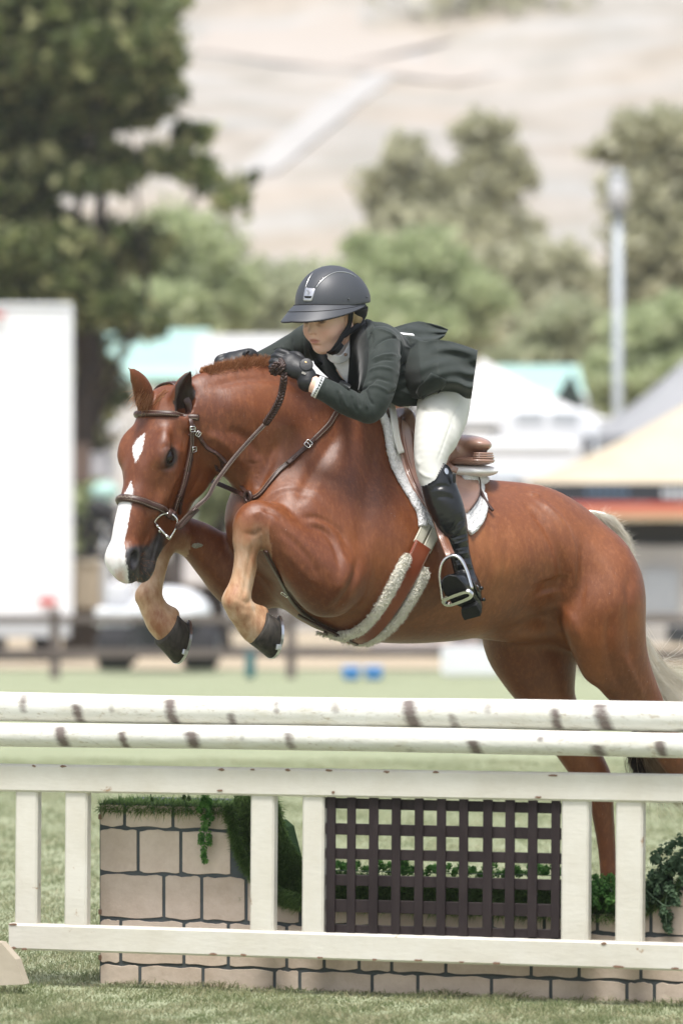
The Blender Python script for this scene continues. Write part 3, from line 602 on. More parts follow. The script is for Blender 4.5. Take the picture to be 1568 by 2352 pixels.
for sg in (1, -1):
    hs_.ell(H(.185, -.18, .050*sg), frame(E1, E2, E3, (.130, .125, .034)), .03)
    hs_.ell(H(.28, -.125, .055*sg), frame(E1, E2, E3, (.10, .05, .022)), .03)
    hs_.ell(H(.215, -.026, .074*sg), frame(E1, E2, E3, (.058, .026, .030)), .03)
    hh([(.26, -.088, .010, .078*sg), (.33, -.093, .010, .066*sg), (.41, -.095, .008, .054*sg)], 1, .03)
    hs_.ell(H(.238, -.052, .106*sg), frame(E1, E2, E3, (.033, .024, .015)), .008, 'sub')
    # eyelids
    hh([(.203, -.056, .005, .093*sg), (.213, -.034, .006, .098*sg), (.236, -.025, .0065, .098*sg), (.266, -.034, .005, .092*sg)], 1, .007)
    hh([(.203, -.056, .004, .092*sg), (.222, -.075, .005, .094*sg), (.248, -.075, .005, .093*sg), (.266, -.045, .004, .090*sg)], 1, .007)
    hs_.ell(H(.165, -.05, .0985*sg), frame(E1, E2, E3, (.03, .02, .008)), .025, 'sub')
    # nostril
    hs_.ell(H(.572, -.056, (.034 if sg > 0 else .026)*sg), frame(E1, E2, E3, (.046, .037, .029)), .02)
    ax = _n(E1*.9-E2*.35)
    hs_.ell(H(.580, -.060, .072*sg), frame(ax, np.cross(ax, E3), E3, (.036, .023, .026)), .006, 'sub')
    hs_.ell(H(.582, -.062, .056*sg), frame(ax, np.cross(ax, E3), E3, (.030, .017, .034)), .006, 'sub')
hs_.ell(H(.602, -.092, 0), frame(E1, E2, E3, (.042, .052, .040)), .025)       # upper lip
hs_.ell(H(.575, -.165, 0), frame(E1, E2, E3, (.040, .030, .034)), .02)        # lower lip and chin
hh([(.50, -.150, .042), (.55, -.158, .036)], .85, .02)
for sg in (1, -1):
    hh([(.455, -.138, .0045, .046*sg), (.50, -.142, .0055, .044*sg), (.55, -.143, .006, .043*sg), (.60, -.140, .0065, .038*sg)], 1, .006, 'sub')
# ears
def ear(base, tip, wd, opening):
    base = np.array(base); tip = np.array(tip); ax = _n(tip-base); op = _n(opening-ax*(opening@ax)); sd = np.cross(ax, op)
    L = np.linalg.norm(tip-base); ts = (-.12, .1, .35, .6, .82, .95, 1.0); rr = (.75, .9, 1.0, .86, .52, .2, .06)
    bend = lambda t: base+ax*L*t-op*.018*math.sin(max(t, 0)*3.1)+sd*0
    Mx = np.eye(3)+(1/.62-1)*np.outer(op, op)
    hs_.chain([bend(t) for t in ts], [wd*r for r in rr], .012, Mx)
    hs_.chain([bend(t)+op*wd*.55*r for t, r in zip(ts[1:-1], rr[1:-1])], [wd*r*.80 for r in rr[1:-1]], .003, Mx, 'sub')
ear(H(.085, -.075, .062), W(441, 853, 17.80), .041, _n(np.array([.75, -.62, 0])))
ear(H(.075, -.045, -.062), W(294, 843, 17.74), .041, _n(np.array([-.55, .55, 0])+.1*E2))
hs_.g = hs_.g
HV, HF = hs_.mesh(2)
del hs_
def strokes(V, N, bvh, lst):                        # each: picture polyline, radius m, height m (+ ridge, - groove)
    for pts, rad, amp in lst:
        P = spline(np.array([[p[0], p[1], 0] for p in pts], float), None, 6)[:, :2]; Q = []
        for a in P:
            d = ray(a[0], a[1]); h = bvh.ray_cast(Vector((0, 0, CZ)), Vector(d/np.linalg.norm(d)))
            if h[0] is not None: Q.append(np.array(h[0]))
        if len(Q) < 2: continue
        Q = np.array(Q); lo, hi = Q.min(0)-rad*2.5, Q.max(0)+rad*2.5
        I = np.where(((V > lo) & (V < hi)).all(1))[0]; X = V[I]; best = np.full(len(I), 9.); tt = np.zeros(len(I))
        for i in range(len(Q)-1):
            v = Q[i+1]-Q[i]
            if v@v > .01 or v@v < 1e-10: continue
            t = np.clip(((X-Q[i])@v)/(v@v), 0, 1); d = np.linalg.norm(X-Q[i]-t[:, None]*v, axis=1)
            m = d < best; best[m] = d[m]; tt[m] = (i+t[m])/(len(Q)-1)
        f = amp*np.exp(-(best/rad)**2)*np.minimum(1, np.minimum(tt, 1-tt)*5+.15)
        V[I] += N[I]*f[:, None]
def mkbvh(V, F): return BVHTree.FromPolygons(V.tolist(), F.tolist())
_N = vnormals(HV, HF); _b = mkbvh(HV, HF)
ST = [
 # shoulder, forearm and triceps
 ([(640, 1010), (618, 1060), (600, 1105), (590, 1130)], .018, -.010),
 ([(665, 960), (655, 1010), (630, 1070)], .03, .006),
 ([(780, 985), (740, 1050), (705, 1110), (680, 1160)], .022, -.008),
 ([(830, 990), (800, 1070), (770, 1140)], .05, .008),
 ([(860, 1010), (850, 1100), (835, 1190), (825, 1270)], .03, -.007),
 ([(700, 1200), (735, 1204), (765, 1228), (785, 1270), (792, 1300)], .010, .0042),
 ([(700, 1212), (733, 1217), (758, 1240), (774, 1280), (778, 1310)], .008, -.004),
 ([(690, 1190), (730, 1190), (775, 1215), (800, 1260)], .008, -.005),
 ([(823, 1276), (815, 1323), (790, 1372), (764, 1404)], .018, -.009),
 ([(800, 1280), (795, 1320), (775, 1365)], .022, .007),
 ([(640, 1215), (680, 1250), (715, 1290), (740, 1330)], .012, -.005),
 ([(650, 1260), (690, 1310), (730, 1350)], .014, .005),
 ([(600, 1170), (630, 1180), (650, 1200)], .008, -.004), ([(575, 1185), (600, 1175), (612, 1190)], .009, .003),
 ([(560, 1225), (585, 1228), (600, 1215)], .007, -.004),
 ([(585, 1235), (572, 1290), (562, 1350), (556, 1375)], .0055, -.0045), ([(548, 1250), (545, 1300), (535, 1350)], .006, .0025),
 ([(545, 1372), (565, 1385), (575, 1380)], .006, -.004), ([(560, 1400), (590, 1404)], .006, -.003),
 # neck
 ([(480, 890), (560, 872), (640, 874), (700, 900)], .016, -.006),
 ([(500, 930), (560, 930), (620, 960), (650, 1010)], .045, .008),
 ([(520, 985), (570, 1010), (605, 1060)], .018, -.008),
 ([(470, 1000), (500, 1010), (535, 1040), (570, 1080)], .016, .007),
 ] + [([(572+4*i, 1062+12*i), (590+3*i, 1066+11*i), (602+2*i, 1058+10*i)], .005, -.004) for i in range(6)] + [
 # barrel and flank
 ([(1200, 1150), (1250, 1205), (1280, 1265), (1290, 1320), (1280, 1375)], .020, -.013),
 ([(1222, 1140), (1275, 1182), (1310, 1240), (1318, 1320), (1300, 1385)], .016, .009),
 ([(1262, 1330), (1255, 1365)], .05, -.014),
 ([(1240, 1408), (1272, 1392), (1295, 1402), (1325, 1445), (1345, 1500)], .016, .004),
 ([(1335, 1230), (1340, 1320), (1330, 1400)], .012, -.005),
 ([(1345, 1230), (1385, 1290), (1415, 1350), (1430, 1430)], .03, .006),
 ([(1450, 1300), (1440, 1380), (1445, 1460), (1450, 1530)], .02, -.007),
 ([(1400, 1410), (1395, 1480), (1410, 1550), (1440, 1600)], .014, -.006),
 ([(1430, 1500), (1455, 1560), (1480, 1605)], .012, .005),
 ([(1215, 1137), (1228, 1136), (1238, 1142)], .012, .007),
 ([(1120, 1380), (1180, 1350), (1230, 1330)], .05, -.005),
 ] + [([(1010+38*i, 1180+4*i), (1020+36*i, 1270), (1000+38*i, 1370)], .013, -.0022) for i in range(5)] + [
 # face
 ([(418, 1075), (400, 1110), (385, 1150), (372, 1190)], .009, .0035), ([(352, 1060), (345, 1100), (340, 1150), (335, 1190)], .014, -.003),
 ([(432, 985), (425, 1010), (420, 1035)], .014, -.006), ([(372, 1078), (390, 1074), (404, 1068)], .006, -.0035), ([(375, 1084), (395, 1082)], .006, .002),
 ([(470, 1040), (480, 1080), (470, 1120), (445, 1160)], .016, .003), ([(455, 1020), (462, 1080), (440, 1130), (420, 1160)], .014, -.003),
 ([(366, 1035), (380, 1025), (398, 1026)], .006, -.003), ([(345, 1230), (335, 1250), (325, 1262)], .008, .003),
 ([(366, 1225), (358, 1250), (352, 1275), (345, 1295)], .004, -.004), ([(350, 1230), (344, 1260)], .008, -.003),
]
strokes(HV, _N, _b, ST)
HV = relax(HV, HF, .35); _N = vnormals(HV, HF)
HB = mkbvh(HV, HF)
print('horse verts', len(HV))
# ---- markings, kept as smooth masks on the skin
def polysd(P, poly):                                # signed distance (picture units), + inside
    poly = np.asarray(poly, float); d = np.full(len(P), 1e9); ins = np.zeros(len(P), bool)
    for i in range(len(poly)):
        a, b = poly[i], poly[(i+1) % len(poly)]; v = b-a
        t = np.clip(((P-a)@v)/(v@v), 0, 1); d = np.minimum(d, np.linalg.norm(P-a-t[:, None]*v, axis=1))
        c = ((a[1] > P[:, 1]) != (b[1] > P[:, 1])) & (P[:, 0] < (b[0]-a[0])*(P[:, 1]-a[1])/(b[1]-a[1]+1e-12)+a[0]); ins ^= c
    return np.where(ins, d, -d)
UV = U(HV); hl = HV-O_H; hsn, htn, hwn = hl@E1, hl@E2, hl@E3
ishead = (hsn > 0) & (hsn < .72) & (htn > -.26) & (np.abs(hwn) < .13) & (HV[:, 1] < 17.98)
sm = lambda x: np.clip(.5+.5*x, 0, 1)
star = polysd(UV, [(333, 995), (328, 1022), (325, 1036), (312, 1064), (306, 1042), (304, 1027), (313, 1010)])
blz = polysd(UV, [(301, 1104), (306, 1128), (301, 1160), (294, 1205), (285, 1245), (289, 1288), (293, 1305), (296, 1345), (200, 1350), (220, 1200), (276, 1150), (288, 1130)])
white = np.maximum(star, blz)/4.0; white[~ishead] = -1; white[(hwn < -.045)] = -1; white[(htn < -.11)] = -1
grey = np.maximum(polysd(UV, [(283, 1262), (310, 1252), (340, 1252), (366, 1215), (380, 1235), (372, 1300), (330, 1360), (290, 1360), (285, 1300)])/9.0, -1); grey[~ishead] = -1
lid = 1-np.linalg.norm((np.stack([hsn, htn, np.abs(hwn)], 1)-np.array([.238, -.050, .096]))/np.array([.040, .033, .035]), axis=1); lid[~ishead] = -1
grey = np.maximum(grey, lid*1.0-.2)
tan1 = np.full(len(HV), -1.0)
fl = (UV[:, 1] > 1165) & (UV[:, 0] < 615) & (HV[:, 1] < 18.0)
def legmask(chain, rad, y0, y1):
    m = np.full(len(HV), -1.0)
    P = np.array([C(*p) for p in chain])
    d = np.min([np.linalg.norm(HV-q, axis=1) for q in spline(P, None, 6)], axis=0)
    return np.where(d < rad, np.clip((UV[:, 1]-y0)/(y1-y0), 0, 1)*2-1, -1)
tan1 = np.maximum(tan1, legmask([(568, 1200, .2), (562, 1290, .2), (545, 1380, .2), (590, 1443, .185)], .085, 1150, 1330))
tan1 = np.maximum(tan1, legmask([(384, 1225, -.18), (362, 1300, -.18), (341, 1370, -.18), (385, 1440, -.155)], .085, 1190, 1340))
dark = np.full(len(HV), -1.0)                       # inner near ear, darker deep in its hollow
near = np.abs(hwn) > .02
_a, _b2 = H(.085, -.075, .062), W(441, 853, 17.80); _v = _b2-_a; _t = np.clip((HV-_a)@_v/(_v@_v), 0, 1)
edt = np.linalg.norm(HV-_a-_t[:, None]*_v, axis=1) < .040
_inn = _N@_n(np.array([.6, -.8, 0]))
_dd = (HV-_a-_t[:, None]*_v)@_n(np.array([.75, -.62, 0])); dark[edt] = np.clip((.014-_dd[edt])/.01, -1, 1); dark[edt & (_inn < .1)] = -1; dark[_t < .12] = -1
def paint(o, name, cols):
    a = o.data.attributes.new(name, 'FLOAT_COLOR', 'POINT'); c = np.ones((len(cols[0]), 4), np.float32)
    for i, x in enumerate(cols): c[:, i] = sm(x)
    a.data.foreach_set('color', c.ravel())
def coat_mat():
    m = bpy.data.materials.new('chestnut_coat'); m.use_nodes = True; t = m.node_tree; b = t.nodes['Principled BSDF']; N = t.nodes.new; L = t.links.new
    tc = N('ShaderNodeTexCoord').outputs['Object']
    def noise(sc, det, vec=tc, r=.6):
        n = N('ShaderNodeTexNoise'); n.inputs['Scale'].default_value = sc; n.inputs['Detail'].default_value = det; n.inputs['Roughness'].default_value = r; L(vec, n.inputs['Vector']); return n.outputs['Fac']
    def ramp(f, *st):
        r = N('ShaderNodeValToRGB'); e = r.color_ramp.elements; e[0].position, e[1].position = st[0][0], st[-1][0]
        e[0].color = (*st[0][1], 1); e[1].color = (*st[-1][1], 1)
        for p, c in st[1:-1]: q = e.new(p); q.color = (*c, 1)
        L(f, r.inputs[0]); return r.outputs['Color']
    def mix(f, a, c):
        x = N('ShaderNodeMix'); x.data_type = 'RGBA'; L(f, x.inputs[0])
        for k, v in ((6, a), (7, c)):
            if isinstance(v, tuple): x.inputs[k].default_value = (*v, 1)
            else: L(v, x.inputs[k])
        return x.outputs[2]
    def math_(op, a, c, cl=False):
        x = N('ShaderNodeMath'); x.operation = op; x.use_clamp = cl
        for k, v in ((0, a), (1, c)):
            if isinstance(v, (int, float)): x.inputs[k].default_value = v
            else: L(v, x.inputs[k])
        return x.outputs[0]
    mp = N('ShaderNodeMapping'); mp.inputs['Scale'].default_value = (1, 1, .45); mp.inputs['Rotation'].default_value = (0, .6, 0); L(tc, mp.inputs[0]); fv = mp.outputs[0]
    base = ramp(noise(3.2, 5), (.32, (.078, .018, .0042)), (.5, (.130, .037, .0090)), (.68, (.205, .070, .0185)))
    base = mix(math_('MULTIPLY', ramp(noise(17, 6, fv, .7), (.40, (0, 0, 0)), (.66, (1, 1, 1))), .42), base, (.085, .020, .0065))
    base = mix(math_('MULTIPLY', ramp(noise(75, 5, fv, .7), (.48, (0, 0, 0)), (.70, (1, 1, 1))), .40), base, (.30, .115, .042))
    base = mix(math_('MULTIPLY', ramp(noise(130, 4, fv, .7), (.55, (0, 0, 0)), (.72, (1, 1, 1))), .30), base, (.06, .014, .005))
    fine = noise(420, 3, fv); base = mix(math_('MULTIPLY', fine, .26), base, (.34, .135, .055))
    at2 = N('ShaderNodeAttribute'); at2.attribute_name = 'marks2'; s2 = N('ShaderNodeSeparateColor'); L(at2.outputs['Color'], s2.inputs[0])
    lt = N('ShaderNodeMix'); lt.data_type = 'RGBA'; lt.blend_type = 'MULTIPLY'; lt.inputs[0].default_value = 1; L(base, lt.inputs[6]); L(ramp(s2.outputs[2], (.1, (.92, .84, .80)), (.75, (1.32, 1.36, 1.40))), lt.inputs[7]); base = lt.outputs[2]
    at = N('ShaderNodeAttribute'); at.attribute_name = 'marks'; sp = N('ShaderNodeSeparateColor'); L(at.outputs['Color'], sp.inputs[0])
    jit = math_('MULTIPLY', math_('SUBTRACT', noise(160, 3, fv), .5), .55)
    def edge(ch, lo, hi, j=jit):
        r = N('ShaderNodeMapRange'); r.inputs['From Min'].default_value = lo; r.inputs['From Max'].default_value = hi; L(math_('ADD', ch, j), r.inputs['Value']); return r.outputs[0]
    j2 = math_('MULTIPLY', math_('SUBTRACT', noise(28, 5, fv), .5), .5)
    tanc = ramp(noise(22, 5, fv), (.3, (.30, .125, .055)), (.5, (.50, .31, .18)), (.7, (.64, .48, .34)))
    col = mix(edge(sp.outputs[1], .2, .95, j2), base, tanc)
    greyc = ramp(noise(60, 5), (.3, (.018, .017, .019)), (.7, (.055, .05, .052)))
    col = mix(edge(sp.outputs[2], .2, .85), col, greyc)
    whitec = ramp(noise(30, 4, fv), (.35, (.74, .70, .68)), (.65, (.85, .84, .83)))
    sx = N('ShaderNodeSeparateXYZ'); L(tc, sx.inputs[0])
    jw = math_('MULTIPLY', math_('SUBTRACT', noise(210, 3, fv), .5), 1.5)
    col = mix(edge(sp.outputs[0], .30, .70, jw), col, whitec)
    col = mix(edge(s2.outputs[0], .35, .95), col, (.60, .44, .39))       # pink skin at the lip
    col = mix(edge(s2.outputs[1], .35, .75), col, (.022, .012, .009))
    L(col, b.inputs['Base Color'])
    rg = N('ShaderNodeMapRange'); rg.inputs['To Min'].default_value = .37; rg.inputs['To Max'].default_value = .53; L(noise(7, 4), rg.inputs['Value']); L(rg.outputs[0], b.inputs['Roughness'])
    b.inputs['Specular IOR Level'].default_value = .5; b.inputs['Sheen Weight'].default_value = 0; b.inputs['Sheen Roughness'].default_value = .4
    b.inputs['Sheen Tint'].default_value = (1, .8, .65, 1)
    bp = N('ShaderNodeBump'); bp.inputs['Strength'].default_value = .35; bp.inputs['Distance'].default_value = .004
    h = math_('ADD', math_('MULTIPLY', noise(420, 3, fv), .35), math_('ADD', math_('MULTIPLY', noise(38, 5, fv), 1.0), math_('MULTIPLY', noise(110, 4, fv), .5))); L(h, bp.inputs['Height']); L(bp.outputs[0], b.inputs['Normal'])
    return m
M_coat = coat_mat()
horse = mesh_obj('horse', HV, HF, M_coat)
tag(horse, 'chestnut horse with white blaze and star leaping over the white jump', 'horse')
pink = np.maximum(polysd(UV, [(262, 1306), (278, 1300), (290, 1306), (296, 1345), (250, 1345)])/8.0, -1); pink[~ishead] = -1; pink[htn < -.12] = -1
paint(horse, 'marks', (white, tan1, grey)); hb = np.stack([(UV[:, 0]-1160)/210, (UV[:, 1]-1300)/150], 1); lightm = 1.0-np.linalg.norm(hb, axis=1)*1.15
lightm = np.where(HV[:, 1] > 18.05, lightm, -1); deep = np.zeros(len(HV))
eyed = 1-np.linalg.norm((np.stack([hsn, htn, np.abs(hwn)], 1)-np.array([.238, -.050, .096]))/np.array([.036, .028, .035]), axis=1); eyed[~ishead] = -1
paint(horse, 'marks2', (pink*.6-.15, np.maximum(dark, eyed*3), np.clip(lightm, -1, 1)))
def on(px, py, off=0.0, bvh=None):                  # point and normal on the horse under a picture position
    d = ray(px, py); h = (bvh or HB).ray_cast(Vector((0, 0, CZ)), Vector(d/np.linalg.norm(d)))
    if h[0] is None: return None, None
    n = np.array(h[1]); n = n if n@d < 0 else -n
    return np.array(h[0])+n*off, n
# eyes
M_eye = mat('eye_gloss', (.008, .004, .003), .10, .5)
for sg in (1, -1):
    me = SDF(H(.237, -.05, .088*sg)-.035, H(.237, -.05, .088*sg)+.035, .003); me.ell(H(.237, -.049, .0865*sg), frame(E1, E2, E3, (.026, .021, .0165)), 0)
    v, f = me.mesh(1); mesh_obj('eye', v, f, M_eye, horse)
# hooves and shoes
M_hoof = mat('hoof_horn', (.008, .008, .008), .55, .3, noise=(55, .9, (.08, .068, .055)), bump=(60, .6, .004), stretch=(1, 1, .3))
M_shoe = mat('shoe_metal', (.62, .63, .65), .28, .5, metal=1)
def hoof(Cf, Cb, Sf, Sb, off, lat=.056, slat=.064):
    c0, c1, s0, s1 = C(*Cf, off), C(*Cb, off), C(*Sf, off), C(*Sb, off)
    V = []; n = 32; rings = []
    for t, gr in ((-.06, .93), (0, 1.0), (.04, 1.03), (.5, 1.0), (1, 1.0), (1.0, .86), (.97, .5)):
        mid = (c0+c1)/2*(1-t)+(s0+s1)/2*t; ax = ((c0-c1)/2*(1-t)+(s0-s1)/2*t)*gr; la = NEAR*(lat*(1-t)+slat*t)*gr
        for j in range(n):
            a = 2*math.pi*j/n; ca, sa = math.cos(a), math.sin(a)
            if ca < -.3: ca = -.3-(abs(ca)-.3)*.75
            V.append(mid+ax*ca+la*(abs(sa)**.9*(1 if sa > 0 else -1)))
    m = 7; F = [(i*n+j, i*n+(j+1) % n, (i+1)*n+(j+1) % n, (i+1)*n+j) for i in range(m-1) for j in range(n)]+[tuple(range((m-1)*n, m*n)), tuple(range(n))[::-1]]
    h = mesh_obj('hoof', V, F, M_hoof, horse)
    nrm = _n(np.cross(s0-s1, NEAR)); nrm = nrm if nrm@((s0+s1)/2-(c0+c1)/2) > 0 else -nrm
    mid = (s0+s1)/2; ax = (s0-s1)/2; la = NEAR*slat; V = []; k = 0
    js = [j for j in range(-13, 14)]
    for j in js:
        a = math.pi*j/15.0; o = mid+ax*math.cos(a)*1.02+la*math.sin(a)*1.02; i_ = mid+ax*math.cos(a)*.7+la*math.sin(a)*.68
        V += [o, o+nrm*.009, i_+nrm*.009, i_]
    F = [(4*i+q, 4*i+(q+1) % 4, 4*i+4+(q+1) % 4, 4*i+4+q) for i in range(len(js)-1) for q in range(4)]+[(0, 1, 2, 3), tuple(range(4*len(js)-4, 4*len(js)))[::-1]]
    mesh_obj('horseshoe', V, F, M_shoe, h, smooth=False)
    a = R(62); o = mid+ax*math.cos(a)*1.03+la*math.sin(a)*1.03; up = -nrm
    MB().box(o+up*.004+_n(la)*.002, (.018, .012, .018), np.stack([_n(ax), _n(la), nrm], 1)).build('toe_clip', M_shoe, h, bev=.003)
hoof((576, 1477), (610, 1398), (619, 1512), (630, 1410), .19)
hoof((362, 1479), (404, 1404), (402, 1524), (424, 1420), -.155)
hoof((1358, 2112), (1408, 2105), (1338, 2150), (1410, 2148), -.15)
hoof((1630, 2090), (1682, 2080), (1618, 2130), (1690, 2128), .08)
# ============================================================ TACK
M_brown = mat('dark_brown_leather', (.040, .017, .012), .36, .5, noise=(30, .6, (.062, .028, .02)), bump=(300, .25, .002))
M_brown2 = mat('dark_brown_rein', (.035, .018, .014), .45, .5, noise=(30, .6, (.06, .03, .022)))
M_steel = mat('polished_steel', (.72, .72, .70), .18, .5, metal=1, bump=(25, .1, .003))
M_stitch = mat('pale_stitching', (.42, .36, .28), .8)
M_tan = mat('saddle_leather', (.33, .185, .135), .27, .6, noise=(9, .8, (.41, .25, .19)), coat=.35, bump=(220, .35, .002))  # base colour lightened for the sky-lit cantle and flap
M_knee = mat('shaded_saddle_leather', (.13, .050, .026), .30, .55, noise=(9, .8, (.19, .085, .048)), bump=(220, .35, .002), coat=.3)  # saddle leather darkened: the knee roll's shade is in its colour
M_tan2 = mat('chestnut_girth_leather', (.165, .030, .012), .38, .5, noise=(14, .8, (.235, .058, .022)), bump=(220, .3, .002))
M_fleece = mat('white_fleece', (.80, .79, .78), .95, .2, noise=(60, .6, (.86, .86, .86)), bump=(120, 1.0, .012), sheen=.3)
M_wool = mat('cream_sheepskin', (.82, .78, .66), .95, .2, noise=(50, .7, (.88, .85, .75)), bump=(110, 1.0, .012), sheen=.3)
M_cream = mat('cream_webbing', (.47, .45, .35), .8, .3, noise=(120, .6, (.56, .54, .44)), bump=(400, .4, .001))
M_padwhite = mat('white_pad', (.78, .77, .74), .7, .3, noise=(12, .5, (.84, .84, .82)))

def strap_path(pts, off=0.006, bvh=None, sub=6):    # picture polyline -> points and normals lying on the horse
    P = spline(np.array([[p[0], p[1], p[2] if len(p) > 2 else 0] for p in pts], float), None, sub); Q, N_ = [], []
    for a in P:
        q, n = on(a[0], a[1], off+a[2], bvh)
        if q is not None: Q.append(q); N_.append(n)
    return np.array(Q), np.array(N_)
def smooth_path(Q, N_, it=6):
    for _ in range(it):
        Q[1:-1] = .5*Q[1:-1]+.25*(Q[:-2]+Q[2:]); N_[1:-1] = .5*N_[1:-1]+.25*(N_[:-2]+N_[2:])
    return Q, N_/np.linalg.norm(N_, axis=1)[:, None]
def ribbon(mb, Q, N_, wd, th=.004, dome=0.0, close=False):
    n = len(Q); T = np.roll(Q, -1, 0)-np.roll(Q, 1, 0)
    if not close: T[0] = Q[1]-Q[0]; T[-1] = Q[-1]-Q[-2]
    V = []; wds = np.broadcast_to(wd, (n,))
    for i in range(n):
        t = _n(T[i]); nn = _n(N_[i]-t*(N_[i]@t)); sd = np.cross(t, nn); h = wds[i]/2
        prof = [(-h, -th), (-h, th*.55), (-h*.8, th), (-h*.35, th+dome), (h*.35, th+dome), (h*.8, th), (h, th*.55), (h, -th)]
        V += [Q[i]+sd*a+nn*b for a, b in prof]
    k = 8; m = n if close else n-1
    F = [(i*k+j, i*k+(j+1) % k, ((i+1) % n)*k+(j+1) % k, ((i+1) % n)*k+j) for i in range(m) for j in range(k)]
    if not close: F += [tuple(range(k))[::-1], tuple(range((n-1)*k, n*k))]
    return mb.add(V, F)
def stitches(Q, N_, wd, name, parent, inset=.82, step=.006, h=.0045, both=(1, -1), M=None):
    mb = MB(); T = np.gradient(Q, axis=0)
    L = np.r_[0, np.cumsum(np.linalg.norm(np.diff(Q, axis=0), axis=1))]
    for s in np.arange(step, L[-1]-step, step):
        f = lambda x: np.array([np.interp(x, L, Q[:, k]) for k in range(3)]); g = lambda x: np.array([np.interp(x, L, N_[:, k]) for k in range(3)])
        a, b = f(s), f(s+step*.6); nn = _n(g(s)); sd = np.cross(_n(b-a), nn)
        w_ = np.interp(s, L, np.broadcast_to(wd, (len(Q),)))
        for q in both: mb.bar(a+sd*q*w_/2*inset+nn*h, b+sd*q*w_/2*inset+nn*h, .0009, .0006, nn)
    o = mb.build(name, M or M_stitch, parent); o['kind'] = 'stuff'; return o
def buckle(px, py, ang, parent, w_=.020, h_=.017, off=.012, bvh=None, q=None, n=None):
    if q is None: q, n = on(px, py, off, bvh)
    u = np.array([math.cos(ang), 0, -math.sin(ang)]); u = _n(u-n*(u@n)); v = np.cross(n, u); mb = MB(); r = .0019
    c = [q+u*a*w_/2+v*b*h_/2 for a, b in ((-1, -1), (1, -1), (1, 1), (-1, 1), (-1, -1))]
    P = []
    for i in range(4):
        for t in (.12, .5, .88): P.append(c[i]*(1-t)+c[i+1]*t)
    P += P[:2]; mb.tube(P, r, 6, False, up=n); mb.tube([q-u*w_/2, q+u*w_/2*1.05+n*.001], .0014, 6)
    return mb.build('buckle', M_steel, parent, smooth=True)
def keeper(px, py, ang, parent, wd, off=.008, ln=.006, q=None, n=None):
    if q is None: q, n = on(px, py, off)
    u = np.array([math.cos(ang), 0, -math.sin(ang)]); u = _n(u-n*(u@n)); v = np.cross(n, u)
    return MB().box(q, (ln, wd*1.25, .010), np.stack([u, v, n], 1)).build('keeper', M_brown, parent, bev=.002)

def headring(sfun, t0, off, n=64, a0=0, a1=2*math.pi, close=True):
    Q, N_ = [], []
    for a in np.linspace(a0, a1, n, endpoint=not close):
        s_ = sfun(a); c = H(s_, t0, 0); d = E2*math.cos(a)*1.0+E3*math.sin(a)*.75; d = _n(d)
        h = HB.ray_cast(Vector(c+d*.145), Vector(-d))
        if h[0] is None: continue
        nn = np.array(h[1]); nn = nn if nn@d > 0 else -nn
        Q.append(np.array(h[0])+nn*off); N_.append(nn)
    return np.array(Q), np.array(N_)
bridle = empty('bridle', O_H); tag(bridle, 'dark brown leather bridle with steel D-ring bit on the chestnut horse\'s head', 'bridle')
def bp(mb, name, m=M_brown, parent=bridle, smooth=True, **k):
    o = mb.build(name, m, parent, smooth, **k); o.matrix_parent_inverse = Matrix.Translation(-Vector(parent.location)) if parent.type == 'EMPTY' else Matrix(); return o
def fixp(o, parent): o.matrix_parent_inverse = Matrix.Translation(-Vector(parent.location)); return o
# noseband: a full loop, padded
Q, N_ = headring(lambda a: .397-.012*(1-math.cos(a))/2, -.085, .006, 72); Q, N_ = smooth_path(Q, N_, 3)
nb = bp(ribbon(MB(), Q, N_, .024, .004, .004, True), 'noseband'); stitches(Q[:34], N_[:34], .024, 'stitching', nb, .62, .006, .0085)
MBx = MB(); 
for k in range(9):                                  # the fancy raised lacing on its front
    i = -3+k
    q, n_ = Q[i % 72], N_[i % 72]; t = _n(Q[(i+1) % 72]-q); sd = np.cross(t, n_)
    MBx.tube([q+n_*.0092+sd*.003*math.cos(k*math.pi+x*math.pi)+t*.006*(x-.5) for x in (0, .25, .5, .75, 1)], .0008, 5)
bp(MBx, 'raised_stitching', M_stitch, bridle)
# browband: from ear to ear over the forehead
Q, N_ = headring(lambda a: .112-.030*min(1, abs(a)/1.6)**2, -.10, .006, 50, -1.60, 1.58, False); Q, N_ = smooth_path(Q, N_, 5)
bb = bp(ribbon(MB(), Q, N_, .019, .004, .003), 'browband'); stitches(Q[18:], N_[18:], .019, 'stitching', bb, .62, .006, .0075)
# crownpiece and cheekpieces, near side then mirrored
def mirror_head(Q): d = Q-O_H; return Q-2*np.outer(d@E3, E3)
near_cheek = [(436, 950), (437, 977), (436.5, 1001), (434, 1025), (428.5, 1050), (421, 1087), (413, 1122), (403, 1147), (394, 1176), (388, 1186)]
Q, N_ = strap_path(near_cheek, .010); Q, N_ = smooth_path(Q, N_, 12); nq, nn = Q, N_
cp = bp(ribbon(MB(), Q, N_, .0135, .003), 'cheekpiece'); stitches(Q[6:], N_[6:], .0135, 'stitching', cp, .7, .006, .0036)
holes = MB()
for i in range(14, 44, 5): holes.tube([Q[i], Q[i]+N_[i]*.0038], .0016, 8)
o = bp(holes, 'punched_holes', mat('hole_black', (.004, .003, .003), .9)); o['kind'] = 'stuff'
mQ = mirror_head(Q); mN = N_-2*np.outer(N_@E3, E3); bp(ribbon(MB(), mQ, mN, .0135, .003), 'cheekpiece')
Q, N_ = strap_path([(440, 985), (438, 1030), (434, 1067), (424, 1109), (413.5, 1146), (410, 1168), (411, 1180)], .007); Q, N_ = smooth_path(Q, N_, 10)
bp(ribbon(MB(), Q, N_, .0105, .0028), 'cavesson_strap')
Q, N_ = strap_path([(425, 1085), (419, 1108), (415, 1122), (408, 1140)], .014); Q, N_ = smooth_path(Q, N_, 6)
